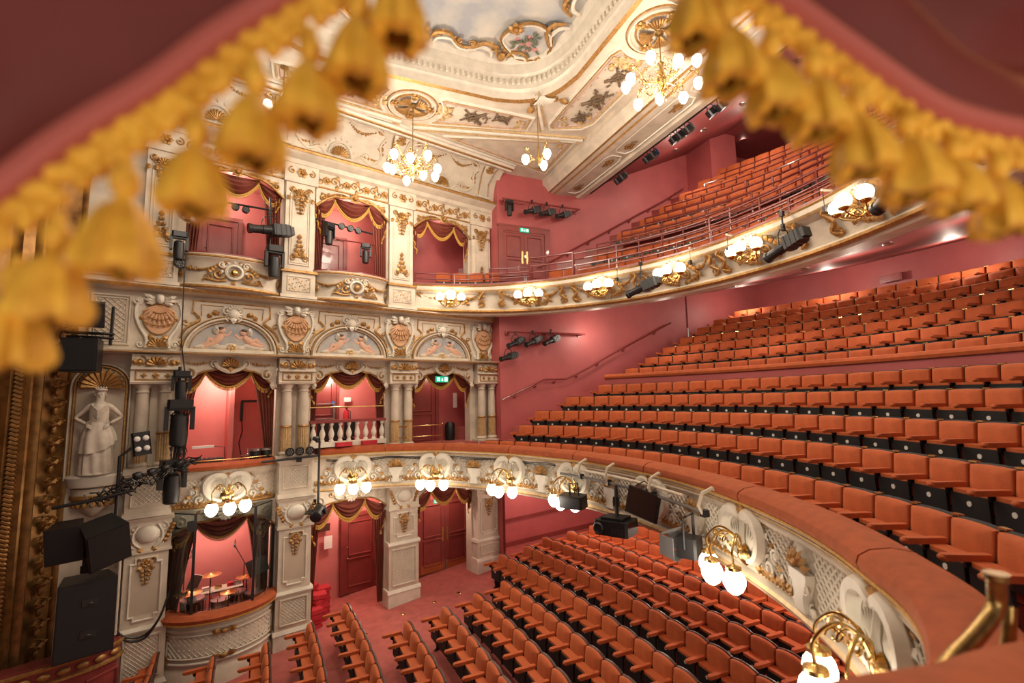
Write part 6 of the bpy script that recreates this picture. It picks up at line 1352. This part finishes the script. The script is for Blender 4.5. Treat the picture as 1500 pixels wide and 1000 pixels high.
for k, u in enumerate((-.62, -.4, -.17)): roundlamp('round black lamp on the bar before the column pedestal, %s of three' % ORD[k], wt(u, .5, 4.54), (R(-5), 0, RZW), .10, 'pedestal bar lamps')
bar('drop_pole', 'black drop pole hanging at the start of the circle front', [wt(.05, .5, 4.75), wt(.05, .5, 3.28)], .026, BLACK, 'pole'); roundlamp('small black lamp on the top of the drop pole', wt(-.02, .52, 4.8), (R(15), 0, RZW+1.3), .06)
t = thing('par_can', 'black barrel theatre lamp hanging at the foot of the drop pole', 'spotlight', wt(-.02, .72, 3.08)); t.rotation_euler = (R(12), R(-8), RZW-.55)
b = MB(); b.lathe([(.10, -.2), (.13, -.18), (.13, .0), (.15, .06), (.15, .22), (.11, .3), (0, .32)], 16); b.v = [(x, z, -y) for x, y, z in b.v]; b.build('barrel', BLACK, t); b = MB(); b.lathe([(0, -.17), (.1, -.17)], 14); b.v = [(x, z, -y) for x, y, z in b.v]; b.build('lens', DGREY, t); yoke(t, .17, .24); b = MB(); b.box((.17, .05, .02), (.04, .12, .12)); b.box((-.17, -.05, .1), (.14, .2, .02)); b.build('side_plate', DGREY, t, smooth=False)

# instruments in the two boxes
def drum(label, loc, r, h, m, group=None, e=(0, 0, 0)):
    t = thing('drum', label, 'drum', loc, 0, group); t.rotation_euler = e
    b = MB(); b.lathe([(r, 0), (r, h)], 18); b.build('shell', m, t); b = MB(); b.lathe([(0, h+.008), (r*.96, h+.008), (r*1.04, h), (r*1.04, h-.03), (r, h-.03)], 18); b.build('drum_head', STONE, t)
    b = MB(); b.lathe([(r*1.0, h-.03), (r*1.05, h-.02), (r*1.05, h+.012), (r*.98, h+.012)], 18); b.lathe([(r, .0), (r*1.05, .0), (r*1.05, .03), (r, .03)], 18); b.build('hoop', STEEL, t)
    return t
def stand(label, loc, h, name='mic_stand', arm=None):
    t = thing(name, label, 'stand', loc); b = MB(); b.tube([(0, 0, 0), (0, 0, h)], .012, 6)
    for k in range(3): b.tube([(0, 0, .25), (.22*cos(k*2.1), .22*sin(k*2.1), 0)], .01, 5)
    b.build('pole', BLACK, t)
    if arm: b = MB(); b.tube([(0, 0, h), arm], .01, 5); b.build('boom', BLACK, t); b = MB(); b.ball(arm, (.03, .03, .05)); b.tube([arm, (arm[0], arm[1], arm[2]+.14)], .016, 6); b.build('microphone', STEEL, t)
    return t
def cymbal(label, loc, r, h):
    t = stand(label, loc, h, 'cymbal_stand'); b = MB(); b.lathe([(0, .03), (.04, .025), (.06, .008), (r, -.012)], 20, 0, (0, 0, h)); b.build('cymbal', BRASS, t); t['category'] = 'cymbal'
zb = .34
drum('floor drum with pale skin in the glazed box behind the brass cymbal', wt(-2.35, -.1, zb+.85), .22, .35, WOODD); drum('snare drum in the middle of the glazed box', wt(-1.85, .05, zb+.95), .18, .16, STEEL); drum('dark tom drum in the glazed box beside the snare', wt(-1.5, -.1, zb+.95), .17, .2, BLACK); drum('second dark tom drum near the music stand', wt(-1.2, .1, zb+.9), .18, .22, BLACK)
cymbal('brass cymbal on a stand behind the first glass pane', wt(-2.45, .12, zb), .26, 1.42); cymbal('brass cymbal beside the music stand in the glazed box', wt(-1.3, -.25, zb), .22, 1.4); cymbal('small hi-hat cymbal in the middle of the glazed box', wt(-1.72, .25, zb), .17, 1.3); cymbal('tilted brass cymbal further back in the glazed box', wt(-2.0, -.4, zb), .22, 1.55)
stand('tall microphone boom stand behind the first glass post', wt(-2.5, -.35, zb), 1.9, 'mic_stand', (.12, 0, 2.05)); stand('microphone boom stand near the second glass post', wt(-1.35, -.3, zb), 1.7, 'mic_stand', (-.2, -.05, 2.1))
t = stand('black music stand with tilted desk in the glazed box', wt(-1.12, -.05, zb), 1.5, 'music_stand'); b = MB(); b.box((0, 0, 0), (.42, .02, .36)); o = b.build('desk', BLACK, t, smooth=False); o.location = (0, 0, 1.62); o.rotation_euler = (R(-25), R(-18), .2)
t = thing('percussion_table', 'table of small percussion under a pale cloth in the glazed box', 'table', wt(-1.75, -.75, zb), RZW); b = MB(); b.box((0, 0, 1.08), (.9, .4, .04)); b.build('table_top', STONE, t, smooth=False); b = MB()
for x in (-.4, .4):
    for y in (-.15, .15): b.tube([(x, y, 0), (x, y, 1.06)], .015, 5)
b.build('legs_frame', BLACK, t)
for k, (x, c_) in enumerate(((-.3, PAPER), (-.05, BRASS), (.2, RED), (.35, STEEL))): b = MB(); b.box((0, 0, .04), (.14, .1, .08), 0, 0, .02); tag(b.build('percussion_piece', c_, None, wt(-1.75+x, -.75, zb+1.1), RZW), ['white', 'brass', 'red', 'silver'][k]+' small percussion piece on the cloth table in the glazed box', 'percussion')
b = MB(); b.box((0, 0, 0), (.2, .05, .55)); o = tag(b.build('keyboard_case', PAPER, None, wt(-2.35, -.35, zb+1.35)), 'white upright panel leaning behind the first cymbal', 'panel'); o.rotation_euler = (0, R(20), RZW)
b = MB()
for k in range(60): p = wt(random.uniform(-2.5, -1.0), random.uniform(-.2, .4), zb+.3); b.tube([p, p+Vector((random.uniform(-.2, .2), random.uniform(-.1, .1), random.uniform(.5, 1.0)))], .009, 4); 
tag(b.build('stand_hardware', STEEL), 'thicket of chrome stands and rods around the drum kit', 'hardware')['kind'] = 'stuff'
zc_ = 4.2
for k, u in enumerate((-1.28, -1.05)): drum('small black conga drum at the box ledge, '+['one towards the stage', 'one by the drape'][k], wt(u, .05, 4.36), .11, .27, BLACK)
t = thing('music_light', 'music stand light with white shade in the circle box', 'lamp', wt(-2.2, -.1, 4.3), RZW); b = MB(); b.tube([(.35, 0, 0), (.32, 0, .42), (.1, 0, .45)], .01, 5); b.build('arm', BLACK, t); b = MB(); b.box((-.1, 0, .45), (.42, .08, .05)); b.build('shade', PAPER, t, smooth=False)
t = thing('mixing_desk', 'grey audio mixer lying on the circle box ledge', 'mixer', wt(-2.3, .0, 4.38), RZW); b = MB(); b.box((0, 0, .06), (.75, .3, .12)); b.build('case', DGREY, t, smooth=False); b = MB()
for k in range(8): b.box((-.28+.08*k, -.02, .13), (.02, .2, .02))
b.build('faders', GREY, t)['kind'] = 'stuff'
stand('short microphone stand at the circle box ledge beside the congas', wt(-1.55, .05, 4.22), .28, 'mic_stand', (.12, 0, .3))
t = thing('wall_bracket', 'black hooked bracket with dangling cable on the pink wall of the circle box', 'bracket', wt(-1.38, -1.35, 5.3), RZW); b = MB(); b.box((0, 0, .2), (.06, .06, .5)); b.box((.16, 0, .45), (.36, .06, .06)); b.build('bracket_arm', BLACK, t, smooth=False); b = MB(); b.tube([(0, -.03, 0), (.03, -.03, -.3), (-.04, -.03, -.6), (.02, -.03, -.9)], .012, 4); b.build('cable', BLACK, t)
bar('ledge_rail', 'thin brass rail along the circle box ledge', [wt(-2.8+.1*k, .1+.2*sin(pi*k/19), 4.47) for k in range(20)], .012, BRASS)
# ---------------------------------------------------------------- statue, proscenium, stage front
t = wthing('statue', 'ivory statue of a robed woman with hands on hips standing in the arched niche', 'statue', -4.1, .22, 4.38)
me = bpy.data.meshes.new('figure')
V = [(0, 0, .82), (0, .01, 1.0), (0, 0, 1.18), (0, 0, 1.34), (0, -.01, 1.43), (0, -.02, 1.52), (0, -.02, 1.62), (.16, 0, 1.33), (.36, .02, 1.1), (.17, -.08, .98), (-.16, 0, 1.33), (-.36, .02, 1.1), (-.17, -.08, .98), (.1, 0, .7), (.1, -.04, .4), (.1, 0, .1), (-.1, 0, .7), (-.1, -.02, .4), (-.1, 0, .1), (.1, -.1, .05), (-.1, -.1, .05)]
E_ = [(0, 1), (1, 2), (2, 3), (3, 4), (4, 5), (5, 6), (3, 7), (7, 8), (8, 9), (3, 10), (10, 11), (11, 12), (0, 13), (13, 14), (14, 15), (0, 16), (16, 17), (17, 18), (15, 19), (18, 20)]
RR = [.16, .125, .14, .10, .055, .08, .075, .07, .05, .04, .07, .05, .04, .12, .09, .06, .12, .09, .06, .04, .04]
me.from_pydata(V, E_, []); fig = bpy.data.objects.new('figure', me); COL.objects.link(fig); fig.parent = t; me.materials.append(STONE)
sm = fig.modifiers.new('skin', 'SKIN'); sk = me.skin_vertices[0].data
for i, r in enumerate(RR): sk[i].radius = (r, r*.85)
sk[0].use_root = True; fig.modifiers.new('sub', 'SUBSURF').levels = 2; fig.modifiers['sub'].render_levels = 2; sm.use_smooth_shade = True
def cloth(z0, z1, r0, r1, amp, hem=0, n=64, k=14, fo=11):
    b = MB(); vs = []
    for j in range(k+1):
        v = j/k
        for i in range(n):
            a = 2*pi*i/n; z = z0+(z1-z0)*v+hem*(1-v)*sin(a*1.0+.6); r = r0+(r1-r0)*v+.03*sin(pi*v); f = 1+amp*sin(a*fo+2.2*v+.8*sin(a*2))*(1-.75*v)+amp*.5*sin(a*5-v)*(1-.6*v)
            vs.append((r*f*1.05*cos(a), r*f*.82*sin(a), z))
    return b.add(vs, [(j*n+i, j*n+(i+1) % n, (j+1)*n+(i+1) % n, (j+1)*n+i) for j in range(k) for i in range(n)])
cloth(.56, 1.03, .27, .145, .07, .14, 64, 10, 9).build('overskirt', STONE, t)
b = cloth(.02, 1.0, .24, .15, .085)
b.build('robe', STONE, t)
b = MB(); b.lathe([(.145, 1.0), (.155, 1.06), (.16, 1.2), (.155, 1.3), (.10, 1.37)], 24, 0, (0, 0, 0), 1, .85)
for q in range(6): b.tube([(-.13, -.07, 1.36-.02*q), (-.02, -.16, 1.24-.03*q), (.13, -.08, 1.35-.02*q)], .014, 5)
b.build('bodice', STONE, t)
b = MB(); b.ball((0, .025, 1.60), (.088, .085, .085), 0, 12, 8); b.tube([(.085*cos(a), -.0+.09*sin(a), 1.65) for a in [2*pi*i/16 for i in range(17)]], .022, 6); b.ball((0, .09, 1.6), (.06, .05, .06))
for q in range(-2, 3): b.leaf(.03*q, 1.66, .06, pi/2-q*.3, 0, -.07, .3)
b.build('hair', STONE, t)
b = MB(); b.ball((0, -.1, 1.545), (.013, .022, .022), 0, 6, 4)
for s in (-1, 1): b.ball((s*.028, -.088, 1.565), (.013, .008, .008), 0, 6, 4); b.tube([(s*.012, -.094, 1.58), (s*.045, -.082, 1.58)], .006, 4); b.ball((s*.08, -.01, 1.55), (.012, .02, .028), 0, 6, 4)
b.ball((0, -.094, 1.51), (.022, .01, .007), 0, 6, 4); b.build('face', STONE, t)
for s in (-1, 1):
    for q in range(4): b = MB(); y = -.10-.012*q; b.tube([(s*.17, y, .99-.018*q), (s*.13, y-.035, .965-.018*q), (s*.09, y-.04, .94-.02*q)], [.012, .011, .008], 5); b.build('finger', STONE, t)
    b = MB(); b.tube([(s*.17, -.09, 1.0), (s*.16, -.12, 1.03), (s*.12, -.14, 1.05)], [.012, .011, .008], 5); b.build('thumb', STONE, t)
b = MB(); b.lathe([(.24, -.0), (.26, .02), (.24, .05), (0, .05)], 20, 0, (0, 0, 0), 1, .8); b.build('base', STONE, t)

PA = math.atan2(.857, .515)-pi                                 # the reveal of the stage opening, running away from the wall
def pw(w_, o, z): return Vector((-4.42-.515*w_+.857*o, 12.1-.857*w_-.515*o, z))
t = thing('proscenium_frame', 'gilded proscenium frame with acanthus band, ribs and rope moulding', 'frame', (0, 0, 0))
def vert(b, prof, z0, z1, m=0): k = len(prof); vs = [tuple(pw(w_, o, z)) for z in (z0, z1) for w_, o in prof]; return b.add(vs, [(i, i+1, k+i+1, k+i) for i in range(k-1)], m)
b = MB(); vert(b, [(-.1, -.3), (-.08, .0), (-.02, .06), (.03, .02), (.04, -.02), (.5, -.02), (.52, .03), (.55, .12), (.6, .16), (.66, .12), (.68, .06), (.72, .1), (.76, .1), (.8, .04), (.82, .0), (1.0, -.02), (1.05, -.2), (1.5, -.3), (1.9, -.3)], .8, 11.5); b.build('moulded_rib', mat('old_gold', (.34, .17, .05), .4, metal=.6, noise=.5, scale=6), t)
OG = bpy.data.materials['old_gold']
b = MB(); z = .95
while z < 8.2:
    for s in (-1, 1):
        for q in range(5):
            a = pi/2-s*(.35+.42*q); l = .22-.02*q; c0 = (.27, z+.06*q); d = Vector((cos(a), sin(a))); n_ = Vector((-d.y, d.x)); P = [(c0[0], c0[1], .03), (c0[0]+d.x*l*.5+n_.x*l*.22, c0[1]+d.y*l*.5+n_.y*l*.22, .1), (c0[0]+d.x*l, c0[1]+d.y*l, .12), (c0[0]+d.x*l*.5-n_.x*l*.22, c0[1]+d.y*l*.5-n_.y*l*.22, .1)]
            b.add([tuple(pw(x, o, zz)) for x, zz, o in P]+[tuple(pw(c0[0]+d.x*l*.5, .15, c0[1]+d.y*l*.5))], [(0, 1, 4), (1, 2, 4), (2, 3, 4), (3, 0, 4)])
    p = pw(.27, .06, z); b.ball(p, (.05, .05, .09), 0, 8, 5); z += .36
b.build('acanthus_band', OG, t)['kind'] = 'stuff'
b = MB(); P = []; z = .9
while z < 8.2: b.tube([pw(.83, .02, z), pw(.89, .08, z+.05), pw(.96, .02, z+.1)], .035, 6); z += .075
b.build('rope_moulding', OG, t)['kind'] = 'stuff'
t = thing('scroll_bracket', 'heavy gilt scroll and rosette ornament at the dark inside of the stage opening', 'ornament')
b = MB()
for z, r in ((5.75, .28), (5.1, .14), (4.55, .2), (3.95, .16)):
    b.tube([pw(1.42+r*cos(a)*(1-a/14), -.2, z+r*sin(a)*(1-a/14)) for a in [.45*j for j in range(25)]], .05, 6)
    for q in range(6): a = 1.05*q; b.ball(pw(1.3+r*.7*cos(a), -.2, z-.3+r*.6*sin(a)), (.07, .07, .09), 0, 7, 5)
b.build('scroll', OG, t)
t = thing('stage_dark_sheet', 'dark sheet standing in for the unlit stage beyond the gilded frame', 'curtain'); b = MB(); n = 60; A_ = [Vector((-5.5-.9*(i/n)*.2+.06*sin(i*1.3), 11.2-16*i/n)) for i in range(n+1)]; b.strip([(p.x, p.y, .3) for p in A_], [(p.x, p.y, 12.9) for p in A_]); b.build('drape', mat('unlit_stage', (.05, .012, .01), .8), t)  # dark sheet added for the darkness of the stage opening
# curved red stage front with gilt eggs
C = crom([tuple((wp(-3.52, .42, 0)).xy), tuple((wp(-3.62, .62, 0)).xy), tuple((wp(-4.0, .85, 0)).xy), tuple((wp(-4.7, 1.0, 0)).xy), tuple((wp(-5.6, 1.1, 0)).xy)], 6)[::-1]
t = thing('stage_front', 'curved dark red stage front topped by a gilt egg moulding', 'panel')
b = MB(); b.sweep(C, [(0, -.3), (-.0, .95), (-.02, 1.36), (.25, 1.38), (.25, -.3)]); b.build('panel', DOORRED, t)
b = MB(); b.sweep(C, [(-.02, 1.0), (-.06, 1.02), (-.06, 1.06), (-.02, 1.08)]); b.sweep(C, [(-.02, 1.24), (-.07, 1.27), (-.08, 1.31), (-.03, 1.33)]); b.build('gilt_bead', GOLD, t)
AC = arcs(C); s = .08; b0 = None
while s < AC[-1]-.05:
    p, tg, nn = at_arc(C, AC, s); b = MB() if b0 is None else b0
    if b0 is None: b.ball((0, 0, 0), (.1, .05, .06), 0, 10, 6); o = b.build('gilt_egg', GOLD, t); b0 = b; em = o.data
    else: o = bpy.data.objects.new('gilt_egg', em); COL.objects.link(o); o.parent = t
    o.location = (p.x+nn.x*.03, p.y+nn.y*.03, 1.16); o.rotation_euler = (0, 0, face(nn)); s += .25
t2 = MB(); 
for s_ in (.5, 1.2, 1.9): p, tg, nn = at_arc(C, AC, s_); t2.T = Matrix.Translation((p.x, p.y, 0)) @ Matrix.Rotation(face(nn), 4, 'Z'); t2.frame([(-.25, .1), (.25, .1), (.25, .85), (-.25, .85)], .04, .02, 0, -.0)
t2.build('panel_moulding', DOORRED, t)

# ---------------------------------------------------------------- near at hand: the swagged curtain of our own box, its ledge and brass
NB = Vector((.262, .965, 0)).normalized()
def near_swag(label, E, T, out, seed):                        # E: hem, T: tassel heads, out: way the cloth rises from the hem
    t = thing('swag_curtain', label, 'curtain', (0, 0, 0), 0, 'near swags'); C = crom(E, 8); n = len(C); k = 26; b = MB(); vs = []
    out = Vector(out)
    for j in range(k+1):
        v = j/k; r = .62*v
        for i, p in enumerate(C):
            d = .07*sin(v*11+i*.05+seed)*min(1, v*3)-.05*v+.03*sin(v*23-i*.09+seed*2)*v+.012*sin(i*.35+v*5)*v
            vs.append(p+out*r+NB*(d-.01)+Vector((0, 0, -.03*v*sin(i/n*pi))))
    m_ = (k+1)*n; b.add(vs, [(j*n+i, j*n+i+1, (j+1)*n+i+1, (j+1)*n+i) for j in range(k) for i in range(n-1)]); cl = b.build('cloth', CURT, t); h_ = MB(); h_.tube([p+NB*-.012+out*.012 for p in C], .019, 8); h_.build('hem', CURT_LIT, cl)
    f = MB(); A = arcs(C); s = 0
    while s < A[-1]:
        q = at3(C, A, s); f.ball(q+Vector((0, -.006, -.018+.008*sin(s*190))), (.014, .012, .013), 0, 7, 5)
        if int(s*100) % 2: f.ball(q+Vector((.004, -.004, -.04)), (.013, .013, .015), 0, 7, 5)
        s += .0115
    f.build('netted_heading', TASSEL, t)['kind'] = 'stuff'
    for i, p in enumerate(T):
        p = Vector(p); sc = random.uniform(.92, 1.08); b = MB(); b.tube([p+Vector((0, 0, .02)), p+Vector((0, 0, -.012))], .008, 6); b.ball(p+Vector((0, 0, -.01)), (.017*sc, .017*sc, .022), 0, 10, 6); b.ball(p+Vector((0, 0, -.034)), (.011, .011, .009), 0, 10, 6); ts = b.build('tassel', TASSEL, t)
        b = MB(); vs = []; nn_ = 28
        for j, (r, z) in enumerate(((.010, -.034), (.020, -.044), (.030, -.064), (.038, -.088), (.043, -.11), (.040, -.122), (.021, -.123))):
            for a_ in range(nn_): a = 2*pi*a_/nn_; q = r*sc*(1+.10*sin(a*7+i)*(j > 0)+.05*sin(a*13)); vs.append((p.x+q*cos(a), p.y+q*sin(a), p.z+z*sc+.004*sin(a*5+i)*(j > 3)))
        b.add(vs, [(j*nn_+a_, j*nn_+(a_+1) % nn_, (j+1)*nn_+(a_+1) % nn_, (j+1)*nn_+a_) for j in range(6) for a_ in range(nn_)]); b.build('tassel_skirt', TASSEL, ts)
def at3(C, A, s):
    for i in range(1, len(C)):
        if A[i] >= s: return C[i-1].lerp(C[i], (s-A[i-1])/max(1e-6, A[i]-A[i-1]))
    return C[-1]
LE = [(-.405, .784, 5.912), (-.365, .773, 5.943), (-.331, .763, 5.977), (-.296, .754, 6.015), (-.253, .742, 6.054), (-.187, .724, 6.109), (-.119, .706, 6.18), (-.023, .68, 6.264), (.042, .662, 6.324), (.116, .642, 6.393)]
RE = [(.485, .542, 6.394), (.582, .516, 6.356), (.647, .498, 6.326), (.691, .486, 6.297), (.8, .456, 6.219), (.911, .426, 6.145), (1.006, .4, 6.117), (1.094, .377, 6.107), (1.196, .349, 6.091)]
LT = [(-.33, .742, 5.86), (-.292, .732, 5.916), (-.223, .713, 5.988), (-.145, .692, 6.059), (-.08, .675, 6.134), (-.014, .657, 6.184), (.046, .64, 6.253), (.099, .626, 6.316)]
RT = [(.521, .511, 6.343), (.573, .497, 6.288), (.641, .479, 6.241), (.708, .461, 6.215), (.774, .443, 6.157), (.855, .421, 6.125), (.931, .4, 6.088), (1.005, .38, 6.059)]
near_swag('crimson swag with gold tassels on the stage side of our box', LE, LT, (-.62, .165, .76), 0)
near_swag('crimson swag with gold tassels on the gallery side of our box', RE, RT, (.52, -.14, .84), 2)
t = thing('box_ledge', 'rust plush ledge of the box we look from, close by', 'ledge')
C = [Vector(p) for p in ((2.6, .42), (1.876, .65), (1.5, .69), (1.298, .733), (1.072, .762), (.6, .84), (0, .94))]
C = crom([tuple(c) for c in C], 5)
b = MB(); b.sweep(C, [(-.2, 4.4), (-.2, 4.93), (-.16, 4.975), (-.1, 4.985), (.0, 4.965), (.05, 4.9), (.05, 4.4)]); b.build('plush_top', VELVETD, t)
t = thing('brass_guard', 'thick worn brass guard rail ending by the near end of the circle front', 'rail')
b = MB(); b.tube(crom([(2.116, .947, 5.065), (2.114, .96, 4.971), (1.993, .963, 4.907-.0), (1.856, .973, 4.85), (1.72, .99, 4.76), (1.5, 1.0, 4.6)], 6), .026, 12); b.build('bent_tube', BRASSO, t); b = MB(); b.lathe([(.026, -.03), (.036, -.02), (.036, 0), (.0, .0)], 14, 0, (2.116, .947, 5.085)); b.build('flange', BRASSO, t); b = MB(); b.tube([(2.228, .97, 4.951), (2.2, .971, 4.864), (2.141, .98, 4.722), (2.1, .99, 4.5)], .02, 10); b.build('strut', BRASSO, t)
